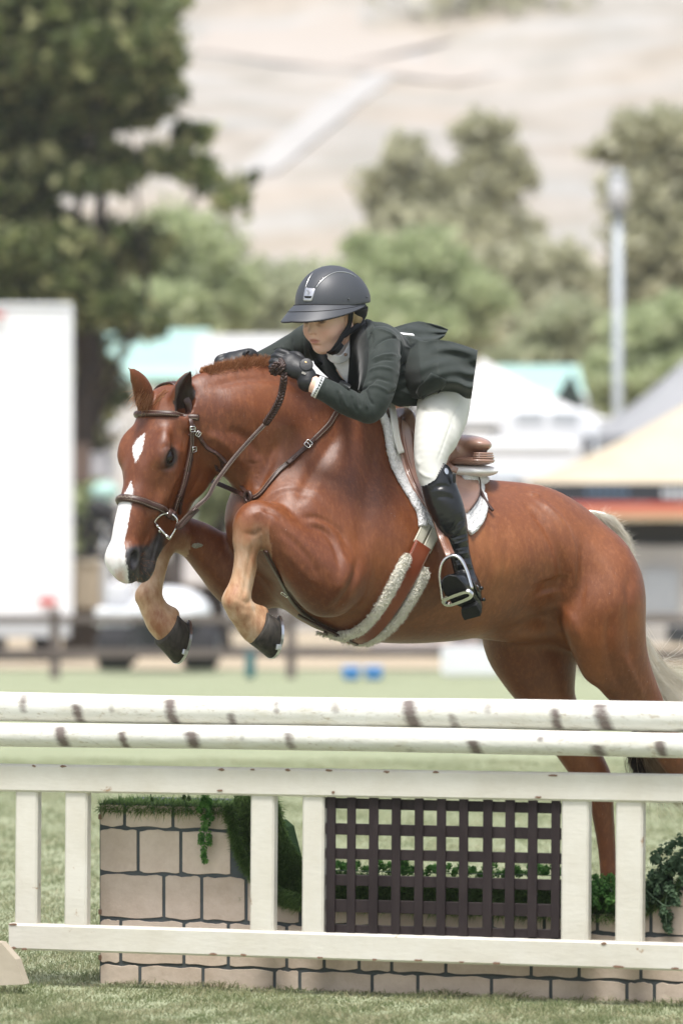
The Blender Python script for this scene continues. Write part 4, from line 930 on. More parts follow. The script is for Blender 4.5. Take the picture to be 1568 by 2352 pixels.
bp(ribbon(MB(), Q, N_, .012, .0025), 'strap_tip')
crown = [H(.095, -.145, .075), H(.065, -.135, .078), H(.03, -.105, .06), H(.012, -.07, .03), H(.008, -.065, 0), H(.012, -.07, -.03), H(.03, -.085, -.06), H(.07, -.11, -.085)]
cq = []; cn = []
for c in spline(crown, None, 5):
    l = HB.find_nearest(Vector(c)); q = np.array(l[0]); n_ = np.array(l[1]); cq.append(q+n_*.006); cn.append(n_)
cq, cn = smooth_path(np.array(cq), np.array(cn), 4); bp(ribbon(MB(), cq, cn, .024, .003), 'crownpiece')
for (x, y, a) in ((437, 984, 0), (438, 1030, 0)):
    fixp(buckle(x, y, a, bridle, .017, .017, .016), bridle)
for (x, y, w_) in ((435.5, 998, .014), (423, 1078, .014), (411, 1128, .014), (407, 1137, .013), (434, 1056, .012), (411, 1155, .011)):
    fixp(keeper(x, y, R(90), bridle, w_), bridle)
# throatlatch: lies on the cheek, then hangs free behind the jaw
Q, N_ = strap_path([(441, 976), (454, 996), (472, 1022), (482, 1031)], .006); 
tl = [Q[i] for i in range(0, len(Q), 4)]; e = tl[-1]
dj = e[1]-.01
tl += [W(500, 1043, dj+.02), W(512, 1055, dj+.03), W(519, 1064, dj+.035)]
P = spline(tl, None, 5); Nn = np.tile(_n(np.array([.45, -.85, .2])), (len(P), 1)); bp(ribbon(MB(), P, Nn, .012, .0028), 'throatlatch')
P = spline([W(491, 1042, dj+.05), W(496, 1070, dj+.06), W(500, 1079, dj+.06), W(509, 1081, dj+.05), W(511, 1070, dj+.045), W(505, 1052, dj+.03), W(498, 1042, dj+.02)], None, 6)
bp(ribbon(MB(), P, np.tile(_n(np.array([.45, -.85, .2])), (len(P), 1)), .009, .0025), 'throatlatch_loop')
q = np.array(W(452, 994, Q[0][1])); fixp(buckle(452, 994, R(-55), bridle, .016, .015, .013), bridle)
for x, y, p_ in ((464, 1012, 0),): fixp(keeper(x, y, R(-50), bridle, .012), bridle)
fixp(keeper(0, 0, R(-45), bridle, .012, q=W(496, 1042, dj+.01), n=_n(np.array([.3, -.95, .1]))), bridle)
# bit: D-ring with straight bar, and mouthpiece stub
qb, nb_ = on(383, 1205, .0); db = qb[1]-.040
ring = [(355, 1201), (358, 1194), (366, 1185.6), (375, 1180.5), (384, 1179), (393, 1180.5), (400, 1184.5), (405.5, 1191), (407.5, 1198), (405.5, 1208), (401, 1219), (395, 1229), (389, 1238.5)]
P = spline([W(a, b, db+.010*(a-380)/30*0) for a, b in ring], None, 3)
mb = MB().tube(P, .0032, 8); mb.tube([W(355, 1201, db), W(389, 1238.5, db)], .0040, 8)
for t in (.18, .82): c = W(355+34*t, 1201+37.5*t, db); d = _n(W(389, 1238.5, db)-W(355, 1201, db)); mb.tube([c-d*.005, c+d*.005], .0055, 10)
bp(mb, 'bit_ring', M_steel)
bp(MB().tube([W(366, 1219, db), W(368, 1221, db+.05)], .006, 8), 'bit_mouthpiece', M_steel)
# straps wrapping the ring
bp(ribbon(MB(), *smooth_path(*[np.array(z) for z in ([W(394, 1170, db+.004), W(390, 1180, db-.007), W(388, 1188, db-.006), W(391, 1192, db+.004), W(396, 1186, db+.01), W(400, 1174, db+.006)], [[.2, -1, 0]]*6)], 1), .0135, .003), 'cheekpiece_loop')
# ---- reins
rp = [(405, 1209, db-.004), (412, 1204, db-.012), (430, 1185, db-.02), (449, 1166, db-.02), (476, 1142, db-.01), (493, 1111, db+.02), (515, 1080.6, db+.06), (537, 1052, db+.09), (574, 1010, 0), (609, 973, 0)]
R3 = []
for a, b, d in rp:
    if d == 0:
        q, n_ = on(a, b, .03); R3.append(W(a, b, q[1]))
    else: R3.append(W(a, b, d))
# keep the depth running smoothly from the bit to the hand
dd = np.array([p[1] for p in R3]); dd = np.linspace(dd[0], dd[-1]-.02, len(dd))*.0+np.interp(np.arange(len(dd)), [0, 3, len(dd)-1], [db-.004, db-.02, dd[-1]-.015])
R3 = np.array([W(rp[i][0], rp[i][1], dd[i]) for i in range(len(rp))]); P = spline(R3, None, 6); nR = np.tile(_n(np.array([.25, -.95, .25])), (len(P), 1))
rein = bp(ribbon(MB(), P, nR, .0145, .0035, .0015), 'rein', M_brown2); stitches(P, nR, .0145, 'stitching', rein, .7, .006, .0046)
P2 = spline([W(405, 1211, db+.0), W(414, 1211, db-.014), W(424, 1201, db-.016), W(440, 1184, db-.018), W(455, 1169, db-.016)], None, 5)
bp(ribbon(MB(), P2, np.tile(_n(np.array([.25, -.95, .25])), (len(P2), 1)), .012, .003), 'rein_billet', M_brown2)
fixp(keeper(0, 0, R(45), bridle, .016, q=W(447, 1170, db-.022), n=_n(np.array([.25, -.95, .25]))), bridle)
HAND_D = 17.80
bpth = [(609, 973, dd[-1]), (629, 944, dd[-1]-.03), (642, 918, dd[-1]-.05), (648, 896, HAND_D+.0), (652, 868, HAND_D-.02), (650, 848, HAND_D-.0)]
B3 = spline([W(a, b, d) for a, b, d in bpth], None, 10)
def braid(mb, P, r, pitch=.021, n=3):
    L = np.r_[0, np.cumsum(np.linalg.norm(np.diff(P, axis=0), axis=1))]; ss = np.arange(0, L[-1], .0022)
    f = lambda x: np.array([np.interp(x, L, P[:, k]) for k in range(3)])
    for k in range(n):
        X = []
        for s in ss:
            c = f(s); t = _n(f(s+.002)-f(s-.002)) if s > .003 and s < L[-1]-.003 else _n(P[-1]-P[0]); v = _n(np.cross(t, np.array([.0, 1, .05]))); u = np.cross(t, v)
            ph = 2*math.pi*(s/pitch/1.5+k/n); X.append(c+v*r*1.05*math.sin(ph)+u*r*.5*math.sin(2*ph))
        mb.tube(X, r*.62, 7)
    return mb
bp(braid(MB(), B3, .0075), 'braided_rein', M_brown2)
lp = spline([W(646, 846, HAND_D-.015), W(636, 836, HAND_D-.03), W(628, 843, HAND_D-.03), W(624, 852, HAND_D-.02), W(630, 857, HAND_D-.01), W(639, 852, HAND_D-.02), W(650, 840, HAND_D-.03), W(642, 826, HAND_D+.01), (W(634, 838, HAND_D+.02))], None, 8)
bp(braid(MB(), lp, .0060, .018), 'braided_rein', M_brown2)
rfar = spline([W(345, 1190, db+.11), W(420, 1100, db+.2), W(520, 960, 17.98), W(548, 830, 18.02)], None, 6)
bp(MB().tube(rfar, .005, 6), 'rein', M_brown2)

# ---- breastplate
bpl = empty('breastplate', C(640, 1190)); tag(bpl, 'dark brown leather breastplate with a buckle across the chestnut horse\'s shoulder', 'breastplate')
Q, N_ = strap_path([(792, 925), (771, 947), (757, 972), (742, 988), (706, 1024), (662, 1064), (640, 1083), (618, 1112), (598, 1138), (578, 1147)], .006); Q, N_ = smooth_path(Q, N_, 8)
o = bp(ribbon(MB(), Q, N_, .0150, .003), 'shoulder_strap', M_brown, bpl); stitches(Q, N_, .015, 'stitching', o, .75, .006, .0036)
Q2, N2 = strap_path([(660, 1068), (680, 1049), (706, 1024), (720, 1010)], .012); bp(ribbon(MB(), Q2, N2, .0135, .0025), 'strap_tip', M_brown, bpl)
fixp(buckle(706, 1023, R(42), bpl, .020, .022, .018), bpl)
for a, b in ((699, 1030), (675, 1052)): fixp(keeper(a, b, R(42), bpl, .016, .012), bpl)
qc, nc = on(577, 1146, .008)
Q3 = spline([qc, W(560, 1139, qc[1]+.03), W(541, 1129, qc[1]+.07), W(515, 1117, qc[1]+.12), W(488, 1106, qc[1]+.17)], None, 6)
bp(ribbon(MB(), Q3, np.tile(_n(np.array([-.3, -.9, .3])), (len(Q3), 1)), .015, .003), 'shoulder_strap', M_brown, bpl)
Q4 = spline([qc, W(566, 1133, qc[1]+.02), W(555, 1117, qc[1]+.06), W(546, 1102, qc[1]+.10)], None, 5)
bp(ribbon(MB(), Q4, np.tile(_n(np.array([-.3, -.9, .3])), (len(Q4), 1)), .010, .003), 'neck_strap', M_brown, bpl)
a = np.linspace(0, 2*math.pi, 20); u_, v_ = np.cross(nc, [0, 0, 1.]), np.array([0, 0, 1.])
bp(MB().tube([qc+nc*.006+_n(u_)*.014*math.cos(x)+v_*.017*math.sin(x) for x in a], .006, 8, False), 'leather_ring', M_brown, bpl)
Q, N_ = strap_path([(612, 1262), (622, 1285), (645, 1324), (660, 1357), (684, 1394), (720, 1421), (761, 1443), (800, 1459), (824, 1469)], .008); Q, N_ = smooth_path(Q, N_, 16)
mt = bp(ribbon(MB(), Q, N_, .017, .003), 'martingale_strap', M_brown, bpl)
Q, N_ = strap_path([(690, 1402), (722, 1420), (760, 1440), (800, 1458), (823, 1469)], .019); Q, N_ = smooth_path(Q, N_, 6); bp(ribbon(MB(), Q, N_, .0165, .003), 'martingale_tail', M_brown, bpl)
fixp(buckle(659, 1357, R(-55), bpl, .018, .022, .016), bpl); fixp(keeper(752, 1440, R(-25), bpl, .018, .022, .01), bpl)

# ---- surfaces draped on the horse: left and right border polylines, filled between
def resample(P, n):
    P = spline(np.array([[p[0], p[1], 0] for p in P], float), None, 8)[:, :2]; L = np.r_[0, np.cumsum(np.linalg.norm(np.diff(P, axis=0), axis=1))]
    s = np.linspace(0, L[-1], n); return np.stack([np.interp(s, L, P[:, k]) for k in range(2)], 1)
def drape(Lp, Rp, nu, nv, off, edge_r=.006, bulge=0.0, sm_it=2):
    A, B = resample(Lp, nv), resample(Rp, nv); Pn = np.full((nv, nu, 3), np.nan); Nn = np.zeros((nv, nu, 3))
    for i in range(nv):
        for j in range(nu):
            u = j/(nu-1); q = A[i]*(1-u)+B[i]*u; p, n = on(q[0], q[1])
            if p is not None: Pn[i, j] = p; Nn[i, j] = n
    for i in range(nv):
        ok = ~np.isnan(Pn[i, :, 0])
        if ok.sum() >= 2:
            for j in np.where(~ok)[0]:
                k = np.where(ok)[0][np.argmin(np.abs(np.where(ok)[0]-j))]; q = A[i]*(1-j/(nu-1))+B[i]*j/(nu-1); Pn[i, j] = W(q[0], q[1], Pn[i, k, 1]+.01); Nn[i, j] = Nn[i, k]
    for i in range(nv):
        if np.isnan(Pn[i]).any():
            for ii in list(range(i-1, -1, -1))+list(range(i+1, nv)):
                if not np.isnan(Pn[ii]).any(): Pn[i] = [W(*(A[i]*(1-j/(nu-1))+B[i]*j/(nu-1)), Pn[ii, j, 1]) for j in range(nu)]; Nn[i] = Nn[ii]; break
    for _ in range(sm_it):
        for X in (Pn, Nn):
            X[1:-1, 1:-1] = .5*X[1:-1, 1:-1]+.125*(X[:-2, 1:-1]+X[2:, 1:-1]+X[1:-1, :-2]+X[1:-1, 2:])
    Nn /= np.linalg.norm(Nn, axis=2)[:, :, None]
    top = Pn+Nn*off
    e = np.minimum.outer(np.minimum(np.arange(nv), np.arange(nv)[::-1]), np.minimum(np.arange(nu), np.arange(nu)[::-1])*1.0)
    e = np.minimum(np.minimum(np.arange(nv), np.arange(nv)[::-1])[:, None], np.minimum(np.arange(nu), np.arange(nu)[::-1])[None])
    top += Nn*(bulge*(1-np.exp(-e/3.0)))[..., None]
    top[0] -= Nn[0]*edge_r*.5; top[-1] -= Nn[-1]*edge_r*.5; top[1:-1, 0] -= Nn[1:-1, 0]*edge_r*.5; top[1:-1, -1] -= Nn[1:-1, -1]*edge_r*.5
    bot = Pn-Nn*.012
    V = np.concatenate([top.reshape(-1, 3), bot.reshape(-1, 3)]); o = nu*nv; F = []
    for i in range(nv-1):
        for j in range(nu-1): a_ = i*nu+j; F += [(a_, a_+nu, a_+nu+1, a_+1), (o+a_, o+a_+1, o+a_+nu+1, o+a_+nu)]
    per = [(0, j) for j in range(nu)]+[(i, nu-1) for i in range(1, nv)]+[(nv-1, j) for j in range(nu-2, -1, -1)]+[(i, 0) for i in range(nv-2, 0, -1)]
    for (a1, b1), (a2, b2) in zip(per, per[1:]+per[:1]): F.append((a1*nu+b1, a2*nu+b2, o+a2*nu+b2, o+a1*nu+b1))
    # orient outward
    V0 = top[nv//2, nu//2]; f = F[0]; n0 = np.cross(V[F[0][2]]-V[F[0][0]], V[F[0][3]]-V[F[0][1]])
    if n0@Nn[0, 0] < 0: F = [tuple(reversed(x)) for x in F]
    return V, F, top, Nn
def mirror_body(V): V = np.asarray(V, float); d = V-C(850, 1200); return V-2*(d@NEAR)[..., None]*NEAR
def both_sides(name, V, F, m, parent, base=None):
    o = mesh_obj(name, V, F, m, parent); o2 = mesh_obj(name, mirror_body(np.array(V)), [tuple(reversed(x)) for x in F], m, parent)
    for x in (o, o2): fixp(x, parent)
    return o
# saddle pad
pad = empty('saddle_pad', C(985, 1060)); tag(pad, 'white fleece saddle pad showing round the edges of the brown saddle', 'saddle pad')
V, F, _, _ = drape([(872, 948), (884, 985), (890, 1024), (899, 1068), (917, 1108), (945, 1152), (962, 1185), (964, 1212)], [(1100, 1100), (1112, 1118), (1110, 1140), (1108, 1165), (1105, 1185), (1094, 1208), (1080, 1220), (1066, 1226)], 30, 36, .010, .012, .004)
both_sides('pad_panel', V, F, M_fleece, pad)
def lumpy(mb, P, r, seg=12, amp=.16, fr=55, seed=0, flat=1.0, up=None, rr=None):
    P = np.asarray(P); n = len(P); T = np.gradient(P, axis=0); g = np.random.default_rng(seed); V = []
    u = np.array([0, 0, 1.])
    ph = g.random((8, 3))*6.28
    for i in range(n):
        t = _n(T[i]); uu = np.asarray(up[i]) if up is not None else u; uu = _n(uu-t*(uu@t)); v = np.cross(t, uu); ri = r*(rr[i] if rr is not None else 1)
        for j in range(seg):
            a = 2*math.pi*j/seg; rad = ri*(1+amp*(g.random()-.5)*1.3+amp*.6*math.sin(P[i][0]*fr*3+a*2+ph[0, 0])*math.sin(P[i][2]*fr*2.3+a+ph[1, 0]))
            V.append(P[i]+uu*rad*flat*math.cos(a)+v*rad*math.sin(a))
    F = [(i*seg+j, i*seg+(j+1) % seg, (i+1)*seg+(j+1) % seg, (i+1)*seg+j) for i in range(n-1) for j in range(seg)]+[tuple(range(seg))[::-1], tuple(range((n-1)*seg, n*seg))]
    return mb.add(V, F)
Q, N_ = strap_path([(869, 944), (884, 985), (890, 1024), (900, 1068), (918, 1106), (946, 1150), (963, 1183), (966, 1211)], .010, None, 14); Q, N_ = smooth_path(Q, N_, 4)
fixp(lumpy(MB(), Q, .0155, 14, .12, 40, 3, .8, N_).build('fleece_edge', M_fleece, pad, True), pad)
Q, N_ = strap_path([(1108, 1140), (1110, 1165), (1103, 1192), (1090, 1212), (1074, 1224)], .008, None, 10)
fixp(lumpy(MB(), Q, .012, 14, .12, 40, 5, .8, N_).build('fleece_edge', M_fleece, pad, True), pad)
pb = [C(1060, 1098, .10), C(1085, 1102, .085), C(1106, 1104, .06), C(1112, 1104, .02), C(1112, 1102, -.05)]
fixp(lumpy(MB(), spline(pb, None, 10), .0155, 12, .12, 40, 6).build('fleece_roll', M_fleece, pad, True), pad)
# cantle wedge of the pad
f = SDF(C(1000, 1110, .25)-np.array([.05, .05, .03]), C(1130, 1040, -.25)+np.array([.05, .05, .04]), .005)
hm = frame(FWD, (0, 0, 1), NEAR, (.115, .024, .14)); f.ell(C(1058, 1082, 0), hm, 0); f.ell(C(1090, 1080, 0), frame(FWD, (0, 0, 1), NEAR, (.055, .012, .10)), .01)
v, q = f.mesh(2); fixp(mesh_obj('half_pad', v, q, M_padwhite, pad), pad)
Q, N_ = strap_path([(884, 920), (888, 945), (893, 975), (898, 1010), (908, 1045)], .024, None, 6)
fixp(ribbon(MB(), Q, N_, .03, .004).build('half_pad_edge', M_padwhite, pad, True), pad)

# saddle
sdl = empty('saddle', C(985, 1060)); tag(sdl, 'brown leather jumping saddle with knee rolls under the rider', 'saddle')
V, F, _, _ = drape([(905, 962), (903, 985), (907, 1021), (918, 1072), (938, 1121), (962, 1158), (985, 1190)], [(1030, 1036), (1060, 1060), (1082, 1088), (1096, 1118), (1098, 1137), (1090, 1160), (1068, 1184)], 34, 34, .022, .008, .004)
both_sides('saddle_flap', V, F, M_tan, sdl)
# stitched welt round the flap
Q, N_ = strap_path([(1062, 1063), (1081, 1088), (1095, 1118), (1097, 1137), (1089, 1160), (1070, 1182)], .026, None, 8); Q, N_ = smooth_path(Q, N_, 4)
fixp(MB().tube(Q, .0022, 6).build('welt', M_brown, sdl, True), sdl)
# knee roll and block: long pads on the front of the flap
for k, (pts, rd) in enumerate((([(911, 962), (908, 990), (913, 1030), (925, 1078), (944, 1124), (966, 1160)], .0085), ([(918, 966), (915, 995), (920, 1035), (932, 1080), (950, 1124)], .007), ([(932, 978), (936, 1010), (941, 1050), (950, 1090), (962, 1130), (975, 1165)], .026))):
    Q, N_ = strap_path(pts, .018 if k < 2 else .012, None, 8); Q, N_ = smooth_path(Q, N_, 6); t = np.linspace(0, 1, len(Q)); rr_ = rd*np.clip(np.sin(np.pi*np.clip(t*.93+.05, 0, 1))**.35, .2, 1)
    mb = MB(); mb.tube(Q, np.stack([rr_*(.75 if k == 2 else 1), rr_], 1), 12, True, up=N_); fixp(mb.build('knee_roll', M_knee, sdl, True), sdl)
# seat: pommel, waist and raised cantle
f = SDF(C(890, 1100, .3)-np.array([.05, .1, .0]), C(1120, 930, -.3)+np.array([.05, .1, .05]), .005)
def sc(pts, M=None, k=.03): f.chain([C(p[0], p[1], p[3]) for p in pts], [p[2] for p in pts], k, M)
sc([(925, 958, .034, 0), (950, 985, .034, 0), (990, 1020, .045, 0), (1040, 1040, .055, 0), (1075, 1040, .05, 0)], LAT(1.6), .0)
f.ell(C(1064, 1021, 0), frame(_n(FWD+np.array([0, 0, -.12])), (0, 0, 1), NEAR, (.066, .032, .145)), .014)
sc([(930, 975, .03, .05), (960, 1010, .03, .08), (1010, 1045, .035, .10)], None, .03); sc([(930, 975, .03, -.05), (960, 1010, .03, -.08), (1010, 1045, .035, -.10)], None, .03)
v, q = f.mesh(2); fixp(mesh_obj('saddle_seat', v, q, M_tan, sdl), sdl)
f = SDF(C(1000, 1090, .3)-np.array([.05, .1, .0]), C(1120, 1030, -.3)+np.array([.05, .1, .05]), .005)
f.ell(C(1062, 1058, 0), frame(FWD, (0, 0, 1), NEAR, (.085, .020, .15)), 0); v, q = f.mesh(2); fixp(mesh_obj('saddle_panel', v, q, M_tan, sdl), sdl)
for k, (zz, rr_) in enumerate(((1041, .070), (1046, .073), (1051, .076))):
    c = C(1064, zz, 0); a = np.linspace(-.5, math.pi+.5, 40); fixp(MB().tube([c-FWD*(rr_*np.sin(x)**1) + NEAR*np.cos(x)*.143 for x in a], .0032, 8).build('welt', M_tan, sdl, True), sdl)
Q, N_ = strap_path([(1094, 1122), (1100, 1138), (1110, 1158), (1120, 1172), (1127, 1180)], .016); fixp(ribbon(MB(), Q, N_, .010, .0035).build('strap_end', M_brown, sdl, True), sdl)
_k = hc(1035)-.20; Q = np.array([W(1022, 1068, _k), W(1036, 1075, _k-.01), W(1050, 1081, _k-.01)]); N_ = np.tile(_n(np.array([.3, -.9, .3])), (3, 1)); fixp(ribbon(MB(), Q, N_, .018, .004).build('leather_keeper', M_tan, sdl, True), sdl)
# stirrup leather and iron
ST_D = hc(985)-.40
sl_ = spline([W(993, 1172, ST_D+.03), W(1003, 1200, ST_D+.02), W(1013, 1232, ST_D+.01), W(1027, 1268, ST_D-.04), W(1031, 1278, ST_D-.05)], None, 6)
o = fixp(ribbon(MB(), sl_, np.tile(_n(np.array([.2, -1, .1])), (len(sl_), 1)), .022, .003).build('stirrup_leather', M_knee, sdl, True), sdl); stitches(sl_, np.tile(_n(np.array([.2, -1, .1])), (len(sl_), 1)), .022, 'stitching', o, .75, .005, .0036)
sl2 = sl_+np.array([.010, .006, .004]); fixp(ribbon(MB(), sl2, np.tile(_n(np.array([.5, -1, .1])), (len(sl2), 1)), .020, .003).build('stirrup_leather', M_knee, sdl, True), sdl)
def SI(px, py, k=0): return W(px, py, ST_D-.05+k)
arch = [(1015.5, 1378, .0), (1012, 1350, 0), (1009, 1325, 0), (1011, 1303, 0), (1018, 1288, 0), (1030, 1279, 0), (1041, 1275.5, -.005), (1052, 1279, -.01), (1062, 1290, -.015), (1072, 1312, -.02), (1079, 1335, -.025), (1084, 1352, -.03)]
P = spline([SI(*a) for a in arch], None, 5); wv = np.linspace(0, 1, len(P))
mb = MB(); rr_ = .0042+.002*np.sin(np.pi*wv)**6; mb.tube(P, np.stack([rr_, rr_*1.9], 1), 10, True, up=np.array([1, 0, .2]))
si = fixp(mb.build('stirrup_iron', M_steel, sdl, True), sdl)
# foot plate: a long slot frame lying against the sole
SOLE_N = _n(np.array([-.30, -.62, -.72])); SOLE_C = W(1050, 1368, ST_D-.045)
def solept(px, py, k=0.0):
    r = ray(px, py); o_ = np.array([0, 0, CZ]); return r*(((SOLE_C+SOLE_N*k-o_)@SOLE_N)/(r@SOLE_N))+o_
A_, B_ = solept(1018, 1386, .012), solept(1083, 1361, .012); ax = _n(B_-A_); th = SOLE_N; dn = np.cross(ax, th)
n = 36; V = []; L2 = np.linalg.norm(B_-A_)/2; cc = (A_+B_)/2
for sc_, hh_ in ((1, -1), (1, 1), (0, 1), (0, -1)):
    for j in range(n):
        a = 2*math.pi*j/n; ca, sa = math.cos(a), math.sin(a)
        rx, ry = (L2, .021) if sc_ else (L2-.011, .0095)
        V.append(cc+ax*rx*abs(ca)**.6*np.sign(ca)+dn*ry*abs(sa)**.7*np.sign(sa)+th*hh_*.005)
F = [(k*n+j, k*n+(j+1) % n, ((k+1) % 4)*n+(j+1) % n, ((k+1) % 4)*n+j) for k in range(4) for j in range(n)]
fixp(mesh_obj('stirrup_tread', V, F, M_steel, sdl, smooth=False), sdl)

# girth
gir = empty('girth', C(880, 1390)); tag(gir, 'red-brown leather girth edged with cream sheepskin round the horse\'s belly', 'girth')
Q, N_ = strap_path([(986, 1212), (975, 1235), (963, 1258)], .012); Q, N_ = smooth_path(Q, N_, 2)
T = _n(Q[-1]-Q[0]); sd = _n(np.cross(T, N_[0]))
for s_ in (-1, 1):
    o = fixp(ribbon(MB(), Q+sd*s_*.0185, N_, .034, .003).build('billet_strap', M_cream, gir, True), gir); stitches(Q+sd*s_*.0185, N_, .034, 'stitching', o, .8, .005, .0036, M=M_brown)
Q, N_ = strap_path([(965, 1252), (958, 1268), (938, 1309), (914, 1354), (883, 1404), (853, 1441), (828, 1462), (800, 1472)], .015, None, 8); Q, N_ = smooth_path(Q, N_, 10)
wds = np.interp(np.linspace(0, 1, len(Q)), [0, .3, 1], [.066, .066, .054])
gl = fixp(ribbon(MB(), Q, N_, wds, .004).build('girth_leather', M_tan2, gir, True), gir); stitches(Q, N_, wds, 'stitching', gl, .86, .006, .0046)
# the stitched figure down the middle
mb = MB(); L = np.linspace(.06, .88, 90); ia = lambda A_, t: np.array([np.interp(t, np.linspace(0, 1, len(A_)), A_[:, k]) for k in range(3)])
shape = lambda t: .012*(1 if .45 < t < .72 else 0)+.0095*abs(math.sin((t-.05)*22))*(0 if .45 < t < .72 else 1)
for sg in (1, -1):
    for t, t2 in zip(L[:-1:2], L[1::2]):
        p0, n0 = ia(Q, t), _n(ia(N_, t)); p1 = ia(Q, t2); s0 = np.cross(_n(p1-p0), n0); mb.bar(p0+s0*sg*shape(t)+n0*.0046, p1+s0*sg*shape(t2)+n0*.0046, .0016, .001, n0)
fixp(mb.build('stitching', M_stitch, gl), gir); 
for k, (pts, s0) in enumerate((([(934, 1272), (926, 1287), (912, 1314), (902, 1334), (891, 1356), (863, 1402), (828, 1438), (792, 1452), (760, 1446)], 11), ([(972, 1302), (966, 1322), (954, 1347), (933, 1384), (902, 1427), (863, 1458), (815, 1474), (768, 1466), (732, 1444)], 12))):
    Q, N_ = strap_path(pts, .012, None, 16); Q, N_ = smooth_path(Q, N_, 10); t = np.linspace(0, 1, len(Q)); prof = np.clip(t*9, .25, 1)*np.clip((1-t)*14, .3, 1)
    fixp(lumpy(MB(), Q, .0172 if k == 0 else .0158, 16, .22, 50, s0, .8, N_, prof).build('sheepskin_edge', M_wool, gir, True), gir)
    # tufts of wool
    g = np.random.default_rng(s0); V = []; F = []
    for i in range(2600):
        x = g.random(); p = ia(Q, x); t_ = _n(ia(Q, min(x+.01, 1))-ia(Q, max(x-.01, 0))); n0 = _n(ia(N_, x)); b_ = np.cross(t_, n0); a = g.uniform(-.6, math.pi+.6)
        rr_ = .0165*np.interp(x, t, prof); d = n0*math.sin(a)*.85+b_*math.cos(a); q0 = p+d*rr_*.9; e_ = _n(d+g.normal(0, .5, 3)+t_*.2); sd_ = _n(np.cross(e_, g.normal(0, 1, 3)))*.0016
        b0 = len(V); V += [q0-sd_, q0+sd_, q0+e_*g.uniform(.006, .013)]; F.append((b0, b0+1, b0+2))
    o = fixp(mesh_obj('wool_tufts', V, F, M_wool, gir, smooth=False), gir); o['kind'] = 'stuff'
# ============================================================ THE RIDER
M_skin = mat('skin', (.82, .53, .41), .5, .35, noise=(26, .5, (.84, .55, .43)), bump=(180, .12, .001)); M_skin.node_tree.nodes['Principled BSDF'].inputs['Subsurface Weight'].default_value = .12
M_skin.node_tree.nodes['Principled BSDF'].inputs['Subsurface Radius'].default_value = (.012, .004, .002)
M_jkt = mat('dark_green_jacket', (.019, .026, .0225), .74, .22, noise=(30, .5, (.029, .036, .032)), bump=(500, .25, .0008), sheen=.12)
M_lapel = mat('black_green_lapel', (.010, .013, .012), .8, .2, sheen=.2)
M_shirt = mat('white_shirt', (.80, .81, .82), .7, .3, bump=(20, .4, .004))
M_brch = mat('cream_breeches', (.60, .60, .555), .75, .25, noise=(8, .4, (.64, .64, .60)), bump=(500, .3, .0008), sheen=.15)
M_boot = mat('black_boot_leather', (.010, .011, .012), .24, .55, bump=(60, .25, .003))
M_sole = mat('black_sole', (.014, .015, .015), .7, .3, bump=(90, .5, .003))
M_glove = mat('black_glove', (.013, .014, .016), .5, .45, bump=(120, .35, .002))
M_helm = mat('matte_helmet', (.050, .054, .062), .48, .45, bump=(900, .10, .0004))
M_hair = mat('blond_hair', (.32, .22, .11), .5, .4, noise=(90, .9, (.48, .36, .20)), stretch=(1, 1, .15))
M_strap = mat('black_strap', (.010, .010, .011), .6, .3, bump=(300, .4, .001))
RHO, THE = R(50), R(15)
RF = np.array([-math.cos(RHO)*math.cos(THE), -math.sin(RHO)*math.cos(THE), -math.sin(THE)])
RU = np.array([-math.cos(RHO)*math.sin(THE), -math.sin(RHO)*math.sin(THE), math.cos(THE)]); RS = np.array([math.sin(RHO), -math.cos(RHO), 0])
RC = W(757.6, 742, 18.02)
def K(f, s_, u): return RC+RF*f+RS*s_+RU*u
KF = lambda a, b, c: frame(RF, RS, RU, (a, b, c))
def c3(lst): return [W(*p[:3]) for p in lst], [p[3] for p in lst]
b_ = SDF(W(640, 1460, 17.5)*[1, 0, 1]+[0, 17.45, 0], W(1125, 600, 18.8)*[1, 0, 1]+[0, 18.85, 0], .0034)
# head
b_.ell(K(-.008, 0, .045), KF(.094, .074, .095), 0)
b_.ell(K(.030, 0, -.010), KF(.058, .056, .070), .03)
for s_ in (-1, 1):
    b_.cone(K(-.012, .056*s_, -.022), .020, K(.050, .020*s_, -.066), .016, .025)      # jaw line
    b_.ell(K(.050, .036*s_, -.012), KF(.028, .024, .026), .02)                         # cheek
    b_.ell(K(.082, .031*s_, .022), KF(.012, .017, .010), .008, 'sub')                  # eye socket
    b_.ell(K(.064, .031*s_, .019), KF(.0135, .0145, .0125), .004)                      # lidded eye
    b_.ell(K(-.010, .073*s_, .000), frame(RF+.6*RS*s_, RS*s_-.6*RF, RU, (.016, .009, .030)), .006)
b_.ell(K(.062, 0, -.068), KF(.018, .019, .016), .014)                                  # chin
b_.ell(K(.070, 0, -.032), KF(.020, .026, .024), .016)                                  # mouth mound
b_.cone(K(.080, 0, .028), .0070, K(.097, 0, .000), .0085, .010); b_.ell(K(.1005, 0, -.0035), KF(.0125, .0092, .0082), .005)
for s_ in (-1, 1): b_.ell(K(.086, .010*s_, -.007), KF(.009, .0075, .0065), .004); b_.ell(K(.0905, .0065*s_, -.0125), KF(.004, .0028, .003), .002, 'sub')
b_.cone(K(.085, -.017, -.032), .0035, K(.085, .017, -.032), .0035, .004, aniso(RF, 1.3)); b_.ell(K(.0885, 0, -.030), KF(.0055, .015, .0048), .004)
b_.ell(K(.085, 0, -.0415), KF(.0075, .0145, .0062), .004)
b_.cone(K(.094, -.015, -.0358), .0022, K(.094, .015, -.0358), .0022, .002, aniso(RF, 4), 'sub')
b_.ell(K(.084, 0, -.052), KF(.006, .016, .005), .006, 'sub')
